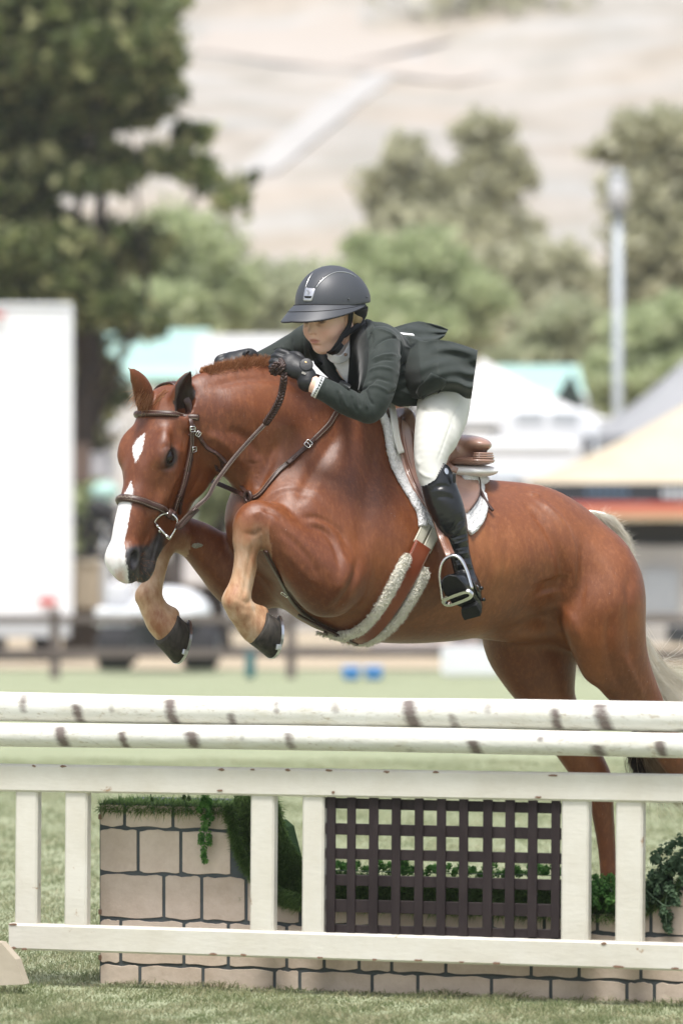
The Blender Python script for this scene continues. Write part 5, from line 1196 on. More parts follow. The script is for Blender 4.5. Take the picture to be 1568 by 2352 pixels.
# neck, trunk, arms and legs, all one body
b_.chain(*c3([(775, 745, 18.09, .052), (790, 790, 18.10, .050), (815, 825, 18.12, .060)]), .025)
b_.chain(*c3([(815, 832, 18.12, .085), (860, 838, 18.14, .10), (915, 842, 18.18, .092), (960, 848, 18.22, .084), (1005, 868, 18.26, .080)]), .03)
NA = [(872, 795, 17.98, .045), (872, 860, 17.89, .040), (853, 932, 17.82, .036), (800, 922, 17.80, .034), (748, 898, 17.79, .029), (718, 882, 17.79, .027), (695, 858, 17.80, .022)]
FA = [(712, 785, 18.22, .045), (665, 805, 18.24, .038), (620, 824, 18.22, .032), (588, 834, 18.20, .027), (575, 831, 18.19, .026)]
thin = lambda L_, k: [(p[0], p[1], p[2]+.004, p[3]-k) for p in L_]
b_.chain(*c3([(830, 805, 18.10, .05)]+thin(NA[:-2], .012)+NA[-2:]), .02); b_.chain(*c3([(790, 805, 18.17, .045)]+thin(FA, .010)), .02)
NL = [(1018, 885, 18.16, .060), (1005, 950, 18.07, .055), (993, 1020, 18.0, .050), (988, 1078, 17.96, .044), (1015, 1135, 17.94, .048), (1032, 1190, 17.94, .048), (1048, 1240, 17.95, .034), (1060, 1300, 17.96, .028), (1078, 1345, 17.97, .03)]
LP, LR = c3(NL); b_.chain(LP, LR, .02)
FP_ = [mirror_body(p) for p in LP]; b_.chain(FP_, LR, .02)
v, f = b_.mesh(2); body = mesh_obj('person', v, f, M_skin); del b_
tag(body, 'rider in dark green show jacket and grey helmet crouched over the horse\'s neck', 'person')
UVb = U(v); lips = np.full(len(v), -1.)
q = v-RC; lf, ls_, lu = q@RF, q@RS, q@RU
lips = np.where((lf > .06), 1-np.sqrt((ls_/.024)**2+((lu+.036)/.0105)**2), -1)*2.0
paint(body, 'lips', (lips, np.where(lf > .03, 1-np.sqrt(((np.abs(ls_)-.031)/.018)**2+((lu-.024)/.009)**2), -1), np.where(lf > .02, 1-np.sqrt(((np.abs(ls_)-.042)/.03)**2+((lu+.012)/.022)**2), -1)*.9))
t = M_skin.node_tree; pb_ = t.nodes['Principled BSDF']; src = pb_.inputs['Base Color'].links[0].from_socket; at = t.nodes.new('ShaderNodeAttribute'); at.attribute_name = 'lips'; sp = t.nodes.new('ShaderNodeSeparateColor'); t.links.new(at.outputs[0], sp.inputs[0])
for ch, lo, hi, colr, amt in ((2, .35, 1.0, (.72, .33, .26), .5), (0, .5, .85, (.50, .19, .16), .75), (1, .5, .8, (.10, .055, .045), .9)):
    mr = t.nodes.new('ShaderNodeMapRange'); mr.inputs[1].default_value = lo; mr.inputs[2].default_value = hi; mr.inputs[4].default_value = amt; t.links.new(sp.outputs[ch], mr.inputs[0])
    mx = t.nodes.new('ShaderNodeMix'); mx.data_type = 'RGBA'; mx.inputs[7].default_value = (*colr, 1); t.links.new(mr.outputs[0], mx.inputs[0]); t.links.new(src, mx.inputs[6]); src = mx.outputs[2]
t.links.new(src, pb_.inputs['Base Color'])

# breeches
f_ = SDF(W(930, 1130, 17.6)*[1, 0, 1]+[0, 17.6, 0], W(1110, 820, 18.9)*[1, 0, 1]+[0, 18.9, 0], .004)
BR = [(1016, 885, 18.14, .080), (1013, 925, 18.10, .077), (1003, 975, 18.03, .069), (992, 1030, 17.98, .058), (988, 1075, 17.955, .047), (1000, 1112, 17.945, .046)]
P_, R_ = c3(BR); f_.chain(P_, R_, 0); f_.chain([mirror_body(p) for p in P_], R_, .03)
f_.chain(*c3([(1050, 900, 18.16, .045), (1040, 960, 18.08, .045), (1020, 1010, 18.01, .04)]), .03)
f_.chain(*c3([(960, 868, 18.24, .080), (1000, 870, 18.26, .088), (1030, 880, 18.25, .080)]), .04)
v, f = f_.mesh(2); N0 = vnormals(v, f); bb_ = mkbvh(v, f)
strokes(v, N0, bb_, [([(1000, 925), (1030, 950), (1045, 985)], .008, -.003), ([(1062, 905), (1040, 960), (1015, 1030), (1003, 1060)], .0025, -.002), ([(965, 935), (985, 945), (1010, 940)], .007, -.003), ([(960, 1080), (975, 1092), (995, 1098)], .006, .003), ([(955, 1050), (965, 1070)], .01, .003)])
mesh_obj('breeches', v, f, M_brch, body)
# boots
def boot(mir):
    f_ = SDF(*( (W(950, 1450, 17.5)*[1, 0, 1]+[0, 17.6, 0], W(1135, 1050, 17.6)*[1, 0, 1]+[0, 18.3, 0])), .0034)
    B = [(1002, 1102, 17.945, .052), (1014, 1140, 17.94, .0575), (1028, 1180, 17.94, .0560), (1042, 1220, 17.945, .045), (1053, 1262, 17.95, .034), (1062, 1300, 17.955, .032), (1070, 1330, 17.955, .033)]
    f_.chain(*c3(B), 0)
    f_.chain(*c3([(1000, 1092, 17.945, .05), (1006, 1110, 17.945, .053)]), .01)
    f_.cone(W(1019, 1076, 17.935), .020, W(1010, 1100, 17.94), .04, .02, None)
    # foot: heel down and back, toe forward over the tread
    f_.chain(*c3([(1078, 1348, 17.965, .034), (1064, 1346, 17.92, .038), (1048, 1346, 17.885, .039), (1040, 1345, 17.865, .034)]), .018); f_.cone(W(1040, 1345, 17.87), .030, W(1030, 1340, 17.86), .022, .02)
    f_.chain(*c3([(1080, 1362, 17.975, .033), (1086, 1392, 17.985, .030)]), .02)
    f_.chain(*c3([(985, 1060, 17.96, .03), (980, 1080, 17.955, .045), (984, 1098, 17.95, .045)]), .006, None, 'sub') if False else None
    f_.plane(solept(1050, 1370, .0), SOLE_N)
    v, f = f_.mesh(1)
    # top line: low at the front, rising to a tab at the outside
    u_ = U(v); line = np.interp(u_[:, 0], [940, 969, 985, 1000, 1008, 1018, 1030, 1040, 1100], [1118, 1116, 1110, 1098, 1080, 1062, 1070, 1085, 1090])
    keep = u_[:, 1] > line; fk = keep[f].all(1); f = f[fk]; used = np.unique(f); mp_ = -np.ones(len(v), int); mp_[used] = np.arange(len(used)); v = v[used]; f = mp_[f]
    N0 = vnormals(v, f); bb_ = mkbvh(v, f); g = np.random.default_rng(4)
    st = [([(1034, 1238), (1050, 1232), (1072, 1226)], .005, -.004), ([(1037, 1250), (1055, 1247), (1074, 1240)], .004, .003), ([(1040, 1262), (1058, 1258), (1077, 1254)], .004, -.004), ([(1042, 1275), (1060, 1272), (1079, 1268)], .004, .0035), ([(1043, 1288), (1060, 1284), (1082, 1282)], .004, -.004), ([(1046, 1300), (1064, 1296), (1085, 1296)], .004, .0035), ([(1050, 1312), (1066, 1308), (1088, 1310)], .004, -.004),
          ([(1060, 1190), (1045, 1210), (1038, 1225)], .007, -.003), ([(1066, 1205), (1052, 1222)], .006, .003), ([(1000, 1118), (1020, 1116), (1040, 1122)], .006, -.0025), ([(1000, 1128), (1022, 1128), (1044, 1136)], .006, .002), ([(1005, 1142), (1025, 1142), (1045, 1150)], .006, -.002)]
    strokes(v, N0, bb_, st)
    if mir: v = mirror_body(v); f = f[:, ::-1]
    o = mesh_obj('boot', v, f, M_boot, body)
    sld = o.modifiers.new('s', 'SOLIDIFY'); sld.thickness = .003; sld.offset = -1
    mm = (lambda p: mirror_body(np.asarray(p))) if mir else (lambda p: np.asarray(p))
    # sole and heel block, facing down towards the camera
    def slab(pts, th, name, m, dvec):
        P = np.array([mm(W(*p)) for p in pts]); dv = _n(dvec)*th
        if mir: dv = dv-2*(dv@NEAR)*NEAR
        n = len(P); V = list(P)+list(P+dv); F = [tuple(range(n)), tuple(range(n, 2*n))[::-1]]+[(i, n+i, n+(i+1) % n, (i+1) % n) for i in range(n)]
        o2 = mesh_obj(name, V, F, m, o, False); b2 = o2.modifiers.new('b', 'BEVEL'); b2.width = .002; b2.segments = 2
    def slab2(pts, k0, th, name, m):
        P = np.array([mm(solept(x, y, k0)) for x, y in pts]); Q_ = np.array([mm(solept(x, y, k0)+SOLE_N*th) for x, y in pts]); n = len(P); V = list(P)+list(Q_)
        o2 = mesh_obj(name, V, [tuple(range(n)), tuple(range(n, 2*n))[::-1]]+[(i, n+i, n+(i+1) % n, (i+1) % n) for i in range(n)], m, o, False); b2 = o2.modifiers.new('b', 'BEVEL'); b2.width = .002; b2.segments = 2
    slab2([(1016, 1338), (1020, 1326), (1032, 1319), (1048, 1322), (1062, 1336), (1080, 1360), (1097, 1384), (1078, 1398), (1064, 1394), (1046, 1386), (1027, 1372), (1018, 1354)], -.001, .006, 'sole', M_sole)
    slab2([(1062, 1391), (1097, 1380), (1106, 1396), (1107, 1405), (1070, 1415), (1064, 1404)], .004, .020, 'heel', M_sole)
    if not mir:
        q, n_ = on(1023.5, 1083, .004, bb_)
        if q is not None:
            a = np.linspace(0, 2*math.pi, 20, endpoint=False); u1 = _n(np.cross(n_, [0, 0, 1.])); v1 = np.cross(n_, u1)
            V = [q+u1*.0075*math.cos(x)+v1*.0105*math.sin(x) for x in a]+[q+n_*.002]; mesh_obj('boot_badge', V, [(i, (i+1) % 20, 20) for i in range(20)], M_steel, o)
        Q, N_ = strap_path([(984, 1112), (1000, 1104), (1009, 1086), (1018, 1068), (1029, 1072), (1037, 1088)], .002, bb_, 5)
        if len(Q) > 5: Q, N_ = smooth_path(Q, N_, 4); MB().tube(Q, .0016, 6).build('top_binding', M_boot, o, True)
        Q, N_ = strap_path([(1072, 1322), (1083, 1338), (1092, 1352), (1101, 1372)], .004, bb_, 5)
        if len(Q) > 4: ribbon(MB(), Q, N_, .012, .0025).build('spur_strap', M_boot, o, True)
        q = W(1091, 1348, 17.93); a = np.linspace(0, 2*math.pi, 14); MB().tube([q+np.array([.008*math.cos(x), -.004, .007*math.sin(x)]) for x in a], .0014, 6, False).build('spur_buckle', M_steel, o, True)
        q = W(1102, 1352, 17.96); MB().tube([q, q+np.array([.008, -.004, .002])], [.005, .006], 10).build('spur_stud', M_boot, o, True)
        q = W(1107, 1378, 17.97); MB().tube([q, q+np.array([.008, -.004, .002])], [.005, .006], 10).build('spur_stud', M_boot, o, True)
        q = W(1043, 1098, 17.90); MB().box(q, (.010, .012, .030)).build('zip_tab', M_boot, o, bev=.003)
boot(False); boot(True)
# jacket: trunk and sleeves
f_ = SDF(W(560, 1000, 17.6)*[1, 0, 1]+[0, 17.62, 0], W(1070, 700, 18.6)*[1, 0, 1]+[0, 18.6, 0], .0033)
f_.chain(*c3([(812, 822, 18.13, .094), (850, 832, 18.13, .112), (900, 838, 18.16, .106), (945, 843, 18.20, .100), (980, 852, 18.24, .104), (1005, 862, 18.25, .100)]), 0)
f_.chain(*c3([(838, 770, 18.13, .050), (880, 790, 18.06, .062), (870, 800, 18.00, .060)]), .05)
f_.chain(*c3([(800, 775, 18.18, .045), (750, 785, 18.22, .058), (712, 785, 18.24, .056)]), .05)
f_.chain(*c3([(872, 795, 17.99, .062), (874, 850, 17.90, .060), (865, 905, 17.84, .052), (850, 938, 17.82, .0455), (835, 940, 17.81, .040), (795, 922, 17.80, .042), (755, 900, 17.79, .037), (727, 887, 17.79, .0355)]), .02)
f_.chain(*c3([(712, 785, 18.23, .056), (672, 800, 18.24, .047), (632, 818, 18.22, .040), (596, 834, 18.20, .036)]), .02)
f_.chain(*c3([(960, 900, 18.12, .045), (920, 905, 18.10, .040)]), .04)
q0, q1 = W(727, 887, 17.79), W(755, 900, 17.79); 
b1 = np.array(W(795, 770, 18.10)); 
v, f = f_.mesh(2)
# open the sleeve end and the neck
u_ = U(v); cutv = ((v-q0)@_n(q0-q1) > -.001) & (np.linalg.norm(v-q0, axis=1) < .07)
nk = W(790, 775, 18.10); keep = ~cutv
fk = keep[f].all(1); f = f[fk]; used = np.unique(f); mp_ = -np.ones(len(v), int); mp_[used] = np.arange(len(used)); v = v[used]; f = mp_[f]
N0 = vnormals(v, f); JB0 = mkbvh(v, f)
_st = strokes
strokes = lambda V_, N_, B_, L_: _st(V_, N_, B_, [(p, r_*.78, a_*1.15) for p, r_, a_ in L_])
z2 = lambda L_: [(x*.4211+488, y*.4211+574.1) for x, y in L_]
strokes(v, N0, JB0, [
 (z2([(860, 560), (900, 510), (960, 480), (1020, 480)]), .005, -.004), (z2([(1020, 480), (1030, 540), (1010, 610)]), .006, .004), (z2([(850, 420), (870, 490), (840, 560)]), .006, -.004),
 (z2([(870, 600), (930, 575), (1000, 570)]), .007, .005), (z2([(870, 620), (930, 598), (990, 600)]), .006, -.004),
 (z2([(850, 660), (910, 640), (985, 650)]), .008, .004), (z2([(840, 720), (900, 700), (975, 720)]), .008, -.004), (z2([(835, 750), (890, 740), (960, 770)]), .007, .003),
 (z2([(790, 770), (800, 810), (805, 860)]), .006, -.006), (z2([(815, 770), (828, 820), (845, 870)]), .006, .005), (z2([(835, 760), (850, 810), (880, 850)]), .006, -.005), (z2([(800, 770), (850, 740), (890, 700)]), .007, -.006),
 (z2([(700, 770), (715, 820), (740, 870)]), .007, .005), (z2([(680, 765), (690, 810), (700, 860)]), .006, -.004), (z2([(620, 720), (610, 770), (615, 820)]), .0035, -.002), (z2([(760, 790), (770, 840), (790, 890)]), .006, -.004),
 (z2([(1050, 470), (1100, 520), (1120, 590), (1110, 680)]), .005, -.004), (z2([(1020, 640), (1060, 620), (1120, 615)]), .007, -.004), (z2([(1000, 680), (1060, 650), (1120, 630)]), .009, .004), (z2([(970, 760), (1040, 720), (1100, 690)]), .009, .004), (z2([(950, 790), (1030, 760), (1090, 730)]), .007, -.003),
 (z2([(900, 430), (960, 450), (1020, 490)]), .006, .004), (z2([(1010, 760), (1060, 780), (1100, 800)]), .006, .003), (z2([(1040, 520), (1090, 545), (1115, 580)]), .006, .003),
 (z2([(490, 440), (492, 520), (500, 600)]), .004, -.004), (z2([(430, 480), (440, 540), (470, 580)]), .007, -.005), (z2([(380, 520), (400, 560), (420, 590)]), .007, .005), (z2([(330, 545), (380, 545), (430, 560)]), .006, -.004), (z2([(300, 580), (340, 590), (370, 600)]), .006, .004)])
strokes = _st
jkt = mesh_obj('jacket', v, f, M_jkt, body); JB = mkbvh(v, f)
sld = jkt.modifiers.new('s', 'SOLIDIFY'); sld.thickness = .003; sld.offset = -1
def jpatch(L_, R_, nu, nv, off, name, m, par=jkt, bvh=None):
    global on
    keep_on = on; b0 = bvh or JB
    on_ = lambda px, py, o_=0.0, bb=None: keep_on(px, py, o_, b0)
    globals()['on'] = on_
    try: V, F, top, Nn = drape(L_, R_, nu, nv, off, .002, 0, 4)
    finally: globals()['on'] = keep_on
    return mesh_obj(name, V, F, m, par), top, Nn
# shirt front, then the two lapels over it
jpatch(z2([(635, 570), (665, 620), (700, 680), (745, 735)]), z2([(762, 480), (758, 560), (756, 650), (752, 735)]), 12, 22, .004, 'shirt_front', M_shirt)
jpatch(z2([(755, 470), (752, 560), (748, 650), (746, 740), (790, 775)]), z2([(835, 400), (850, 480), (850, 580), (838, 680), (810, 770)]), 14, 30, .010, 'lapel', M_lapel)
jpatch(z2([(505, 440), (515, 520), (560, 610), (640, 690), (740, 765)]), z2([(600, 560), (625, 575), (660, 630), (700, 690), (750, 750)]), 14, 30, .008, 'lapel', M_lapel)
jpatch(z2([(835, 385), (846, 410), (838, 460), (815, 500)]), z2([(870, 395), (880, 420), (862, 470), (840, 510)]), 6, 12, .008, 'collar', M_jkt)
# stand collar of the shirt round the neck
cpt = [(754, 812, 18.015), (764, 822, 18.00), (778, 826, 18.00), (793, 818, 18.01), (803, 800, 18.03), (808, 785, 18.08), (800, 778, 18.14), (770, 782, 18.14), (752, 798, 18.08)]
P = spline([W(*p) for p in cpt+cpt[:1]], None, 5); cen = P.mean(0); Nn_ = P-cen; Nn_ /= np.linalg.norm(Nn_, axis=1)[:, None]
o = ribbon(MB(), P[:-1], Nn_[:-1], .030, .002, 0, True).build('shirt_collar', M_shirt, body, True)
q = W(794, 814, 17.985); MB().tube([q, q+np.array([-.002, -.006, 0])], [.0055, .0048], 12).build('collar_stud', mat('bronze_stud', (.30, .22, .16), .35, .5, .8), o, True)
# white cuff
c0 = W(727, 887, 17.79); ax = _n(c0-W(755, 900, 17.79)); MB().tube([c0-ax*.012, c0+ax*.003, c0+ax*.0045], [.0365, .0350, .032], 24).build('shirt_cuff', M_shirt, body, True)
# cuff buttons
for x, y in ((612, 852), (625, 861), (640, 868), (606, 846)):
    X, Y = z2([(x, y)])[0]; q, n_ = on(X, Y, .001, JB)
    if q is not None: MB().tube([q, q+n_*.003], [.0035, .003], 8).build('cuff_button', M_steel, jkt, True)
# coat skirt: near panel and the back panel thrown up behind the saddle
def sheet(name, bot, top_, d0, d1, nu, nv, fold, m=M_jkt):
    A, B = resample(bot, nu), resample(top_, nu); V = []
    for j in range(nv):
        t = j/(nv-1)
        for i in range(nu):
            s_ = i/(nu-1); q = A[i]*(1-t)+B[i]*t; d = d0(s_, t)+fold(s_, t); V.append(W(q[0], q[1], d))
    F = [(j*nu+i, j*nu+i+1, (j+1)*nu+i+1, (j+1)*nu+i) for j in range(nv-1) for i in range(nu-1)]
    o = mesh_obj(name, V, F, m, jkt); s2 = o.modifiers.new('s', 'SOLIDIFY'); s2.thickness = .0035; return o
sheet('coat_skirt', [(930, 912), (965, 916), (985, 906), (1020, 899), (1048, 902), (1068, 914), (1082, 916)], [(915, 762), (955, 778), (975, 783), (998, 780), (1030, 783), (1060, 791), (1097, 804)],
      lambda s_, t: np.interp(s_, [0, .25, .5, 1], [18.08, 17.98, 17.955, 18.02])-.03*math.sin(math.pi*min(1, t*1.05+.02))+.10*t*t+.03*(1-t)**3, 0, 60, 50,
      lambda s_, t: .024*s_*math.sin(8*t+2.2*s_+1)+.016*s_*s_*math.sin(19*t+1)+.008*math.sin(27*t-9*s_)*s_)
sheet('coat_back_panel', [(905, 765), (935, 775), (958, 792), (978, 788), (1000, 783), (1017, 773)], [(900, 753), (925, 745), (950, 739), (968, 738), (1000, 747), (1029, 757)],
      lambda s_, t: 18.13+.12*t+.03*s_, 0, 50, 24, lambda s_, t: .022*math.sin(9*s_+3*t)*t+.012*s_*math.sin(14*t+2))
# hem, pleats and pocket flap
o, _, _ = jpatch(z2([(1130, 740), (1115, 780), (1150, 815)]), z2([(1195, 672), (1275, 715), (1215, 790)]), 10, 10, .006, 'pocket_flap', M_jkt, jkt, mkbvh(np.concatenate([v, [tuple(x.co) for x in bpy.data.objects['coat_skirt'].data.vertices]]), np.concatenate([f, np.array([tuple(p.vertices) for p in bpy.data.objects['coat_skirt'].data.polygons])+len(v)])))
mesh_obj('number_tag', [W(917, 763, 18.075), W(948, 766, 18.07), W(952, 770, 18.065), W(926, 768, 18.065)]+[W(917, 765, 18.08), W(948, 768, 18.075), W(952, 772, 18.07), W(926, 770, 18.07)], [(0, 1, 2, 3), (7, 6, 5, 4), (0, 4, 5, 1), (1, 5, 6, 2), (2, 6, 7, 3), (3, 7, 4, 0)], M_shirt, jkt, False)
# gloves: palm, four curled fingers and a thumb
def glove(c, fx, fy, fz, s_=1.0, wr=None):
    c = np.asarray(c, float); X = lambda a, b, d: c+(fx*a+fy*b+fz*d)*s_   # a towards the knuckles, b towards the thumb, d out of the back of the hand
    f_ = SDF(c-.12, c+.12, .0026); m = lambda a, b, d: frame(fx, fy, fz, (a*s_, b*s_, d*s_))
    f_.ell(X(0, 0, 0), m(.042, .036, .020), 0); f_.ell(X(.020, 0, .002), m(.028, .038, .019), .012)
    f_.chain([X(-.02, -.004, -.002), X(-.045, -.008, -.004), wr if wr is not None else X(-.085, -.014, -.006)], [.027*s_, .028*s_, .0325*s_], .015)
    for i, (b, l, r) in enumerate(((.029, .98, .0098), (.0095, 1.08, .0102), (-.0105, 1.02, .0098), (-.029, .86, .0088))):
        P = [X(.036, b, .004), X(.036+.026*l, b*.96, .000), X(.036+.036*l, b*.92, -.018*l), X(.036+.020*l, b*.9, -.036*l), X(.036-.006*l, b*.9, -.036*l)]
        f_.chain(P, [r*s_, r*1.0*s_, r*.98*s_, r*.92*s_, r*.8*s_], .004)
    f_.chain([X(-.015, .030, -.010), X(.012, .046, -.018), X(.038, .040, -.032), (X(.052, .024, -.040))], [.014*s_, .0125*s_, .0115*s_, .009*s_], .006)
    v, f = f_.mesh(1); N0 = vnormals(v, f); b0 = mkbvh(v, f)
    return mesh_obj('glove', v, f, M_glove, body), X
fx = _n(W(648, 838, 17.80)-W(690, 856, 17.80)+np.array([0, .01, 0])); fz = _n(np.array([.10, -.93, .35])-fx*(fx@np.array([.10, -.93, .35]))); fy = np.cross(fz, fx); fy = fy if fy[2] > 0 else -fy
g1, X = glove(W(676, 842, 17.805), fx, fy, fz, 1.02, W(706, 876, 17.795))
a = np.linspace(0, 2*math.pi, 20, endpoint=False); q = X(-.034, .012, .024)
MB().tube([q-fz*.004, q+fz*.002, q+fz*.003], [.022, .022, .019], 20).build('wrist_tab', M_glove, g1, True)
q2 = X(-.030, .018, .0275); MB().box(q2, (.006, .0035, .0015), np.stack([fx, fy, fz], 1)).build('gold_emblem', mat('gold', (.6, .4, .2), .3, .5, 1), g1)
MB().box(X(-.040, -.018, .026), (.014, .007, .0012), np.stack([fx, fy, fz], 1)).build('printed_patch', mat('grey_print', (.35, .33, .28), .6, noise=(900, 1, (.02, .02, .02))), g1)
for k in range(3): 
    MB().tube([X(.036-.012*k*0+.0, .0195-.0195*k, .012), X(.050, .0195-.0195*k, .010)], .0012, 5).build('glove_seam', M_strap, g1, True) if False else None
fx2 = _n(np.array([-.80, -.25, -.15])); fz2 = _n(np.array([.05, -.5, .85])-fx2*(fx2@np.array([.05, -.5, .85]))); fy2 = np.cross(fz2, fx2); fy2 = fy2 if fy2[1] < 0 else -fy2
g2, X2 = glove(W(546, 824, 18.15), fx2, fy2, fz2, .95, W(580, 831, 18.19))
MB().tube([W(560, 826, 18.14), W(563, 812, 18.13), W(568, 806, 18.13), W(573, 808, 18.13)], [.010, .009, .0065, .004], 10).build('glove_cuff_tab', M_glove, g2, True)
# ---- helmet
hel = SDF(RC+RU*.06-.24, RC+RU*.06+.24, .0032)
hel.ell(K(-.020, .002, .062), KF(.127, .106, .118), 0); hel.ell(K(-.043, .002, .048), KF(.108, .106, .098), .03)
hel.ell(K(-.012, 0, .050), KF(.112, .086, .100), 0, 'sub')
# cut along the rim: slopes down to the back
hel.plane(K(.10, 0, .070), -RU+RF*.14)
ax_ = None
v, f = hel.mesh(2); helmet = mesh_obj('helmet', v, f, M_helm, body); HLB = mkbvh(v, f)
hel = SDF(RC-.2, RC+.2, .0034); hel.ell(K(-.060, 0, .040), KF(.082, .096, .085), 0); hel.ell(K(-.03, 0, .05), KF(.098, .086, .12), 0, 'sub'); hel.plane(K(-.02, 0, .036), RU-RF*.1); hel.plane(K(-.048, 0, -.012), -RU-RF*.35); hel.plane(K(-.022, 0, 0), RF)
v, f = hel.mesh(2); mesh_obj('nape_pad', v, f, M_strap, helmet)
# brim
def brim():
    V = []; na, nb = 60, 12
    for i in range(na+1):
        al = R(-112+224*i/na); ca, sa = math.cos(al), math.sin(al); cp = max(ca, 0)
        fi, si, ui = -.020+.126*ca, .1055*sa+.002, .048+.034*cp**1.2
        fo, so_, uo = -.020+.126*ca+.076*cp**1.1, .1055*sa+.002+.020*sa*max(0, ca+.5), .040+.010*cp**1.0
        for j in range(nb+1):
            t = j/nb; dz = -.006*math.sin(math.pi*t)*0+.006*(1-t)**2; V.append(K(fi+(fo-fi)*t, si+(so_-si)*t, ui+(uo-ui)*t**1.3-.012*t*t*abs(sa)*cp+dz))
    F = [(i*(nb+1)+j, i*(nb+1)+j+1, (i+1)*(nb+1)+j+1, (i+1)*(nb+1)+j) for i in range(na) for j in range(nb)]
    o = mesh_obj('brim', V, F, M_helm, helmet); s2 = o.modifiers.new('s', 'SOLIDIFY'); s2.thickness = .004; s2.offset = 0; s3 = o.modifiers.new('v', 'SUBSURF'); s3.levels = s3.render_levels = 1; return np.array(V).reshape(na+1, nb+1, 3)
BV = brim(); MB().tube(BV[:, -1], .0024, 8).build('brim_edge', M_strap, helmet, True); MB().tube(BV[2:-2, 1]+RU*.003, .0012, 6).build('brim_seam', M_strap, helmet, True); MB().tube(BV[6:-6, 6]+RU*.0035, .0008, 6).build('brim_seam', M_strap, helmet, True)
zh = lambda L_: [(x*.1648+631.6, y*.1648+602.9) for x, y in L_]
def hline(L_, r_, name, m, off=.001, sub=8):
    Q, N_ = strap_path(zh(L_), off, HLB, sub)
    if len(Q) > 3: Q, N_ = smooth_path(Q, N_, 6); return MB().tube(Q, r_, 6).build(name, m, helmet, True)
rl = [(570, 350), (620, 280), (700, 205), (790, 152), (870, 130), (960, 132), (1050, 155), (1120, 200)]
ll = [(425, 350), (445, 290), (480, 210), (530, 140)]
hline(rl, .0016, 'silver_piping', M_steel, .001); hline([(x-12, y-6) for x, y in rl], .0011, 'shell_seam', M_strap, .0005); hline(ll, .0014, 'silver_piping', M_steel); hline([(x-14, y) for x, y in ll], .001, 'shell_seam', M_strap, .0005)
def hpatch(Lp, Rp, off, name, m, par=None):
    global on
    keep_on = on; globals()['on'] = lambda px, py, o_=0.0, bb=None: keep_on(px, py, o_, HLB)
    try: V, F, _, _ = drape(zh(Lp), zh(Rp), 8, 10, off, .001, 0, 1)
    finally: globals()['on'] = keep_on
    return mesh_obj(name, V, F, m, par or helmet)
bz = mat('brushed_silver', (.60, .60, .62), .35, .5, .9)
vp = hpatch([(423, 350), (405, 440), (398, 520), (410, 538)], [(562, 362), (535, 450), (515, 520), (498, 538)], .0022, 'vent_plate', bz)
hpatch([(418, 466), (416, 482), (430, 494)], [(515, 468), (508, 486), (500, 498)], .0040, 'vent_slot', mat('vent_black', (.003, .003, .003), .9), vp)
Q, N_ = strap_path(zh([(468, 388), (485, 398), (484, 425), (468, 446), (452, 425), (452, 398), (468, 388)]), .0042, HLB, 4); MB().tube(Q, .0007, 5).build('shield_emblem', M_rim, vp, True)
Q, N_ = strap_path(zh([(462, 405), (476, 405), (470, 418), (462, 430), (475, 432)]), .0042, HLB, 3); MB().tube(Q, .0006, 5).build('shield_emblem', M_rim, vp, True)
for x, y in ((1020, 508), (1272, 480)):
    q, n_ = on(*zh([(x, y)])[0], 0, HLB)
    if q is not None: MB().tube([q, q+n_*.003, q+n_*.004], [.0028, .0024, .001], 10).build('rivet', M_helm, helmet, True)
# chin straps
def strap3(L_, wd, name, nrm=(.5, -.85, -.1), th=.0022, par=None):
    P = spline([W(*p) for p in L_], None, 6); return ribbon(MB(), P, np.tile(_n(np.array(nrm)), (len(P), 1)), wd, th).build(name, M_strap, par or helmet, True)
def zs(L_): return [(x*.1648+631.6, y*.1648+602.9, d) for x, y, d in L_]
strap3(zs([(1060, 700, 17.95), (1050, 790, 17.955), (1030, 880, 17.96), (985, 960, 17.95), (920, 1060, 17.935), (865, 1150, 17.925), (800, 1235, 17.925), (745, 1262, 17.94)]), .016, 'chin_strap')
strap3(zs([(1262, 690, 18.06), (1225, 770, 18.04), (1170, 850, 18.01), (1100, 920, 17.975), (1020, 975, 17.955), (960, 1020, 17.945)]), .016, 'chin_strap')
strap3(zs([(930, 1130, 17.93), (890, 1190, 17.922), (840, 1240, 17.922), (770, 1268, 17.94)]), .019, 'strap_pad')
# hair in its net
f_ = SDF(RC-.13, RC+.13, .003); f_.ell(K(-.030, .066, .022), KF(.034, .018, .032), 0); f_.ell(K(-.05, .062, .012), KF(.034, .026, .034), .01); f_.ell(K(-.075, .0, .000), KF(.030, .055, .035), .015); v, f = f_.mesh(1)
hr = mesh_obj('hair', v, f, M_hair, body); hb_ = mkbvh(v, f)
mb = MB(); g = np.random.default_rng(3)
for k in range(9):
    Q, N_ = strap_path(zh([(925+k*26, 735), (965+k*22, 800), (1010+k*16, 870)]), .001, hb_, 5)
    if len(Q) > 2: mb.tube(Q, .0007, 4)
if mb.V: o = mb.build('hair_strands', M_hair, hr, True); o['kind'] = 'stuff'
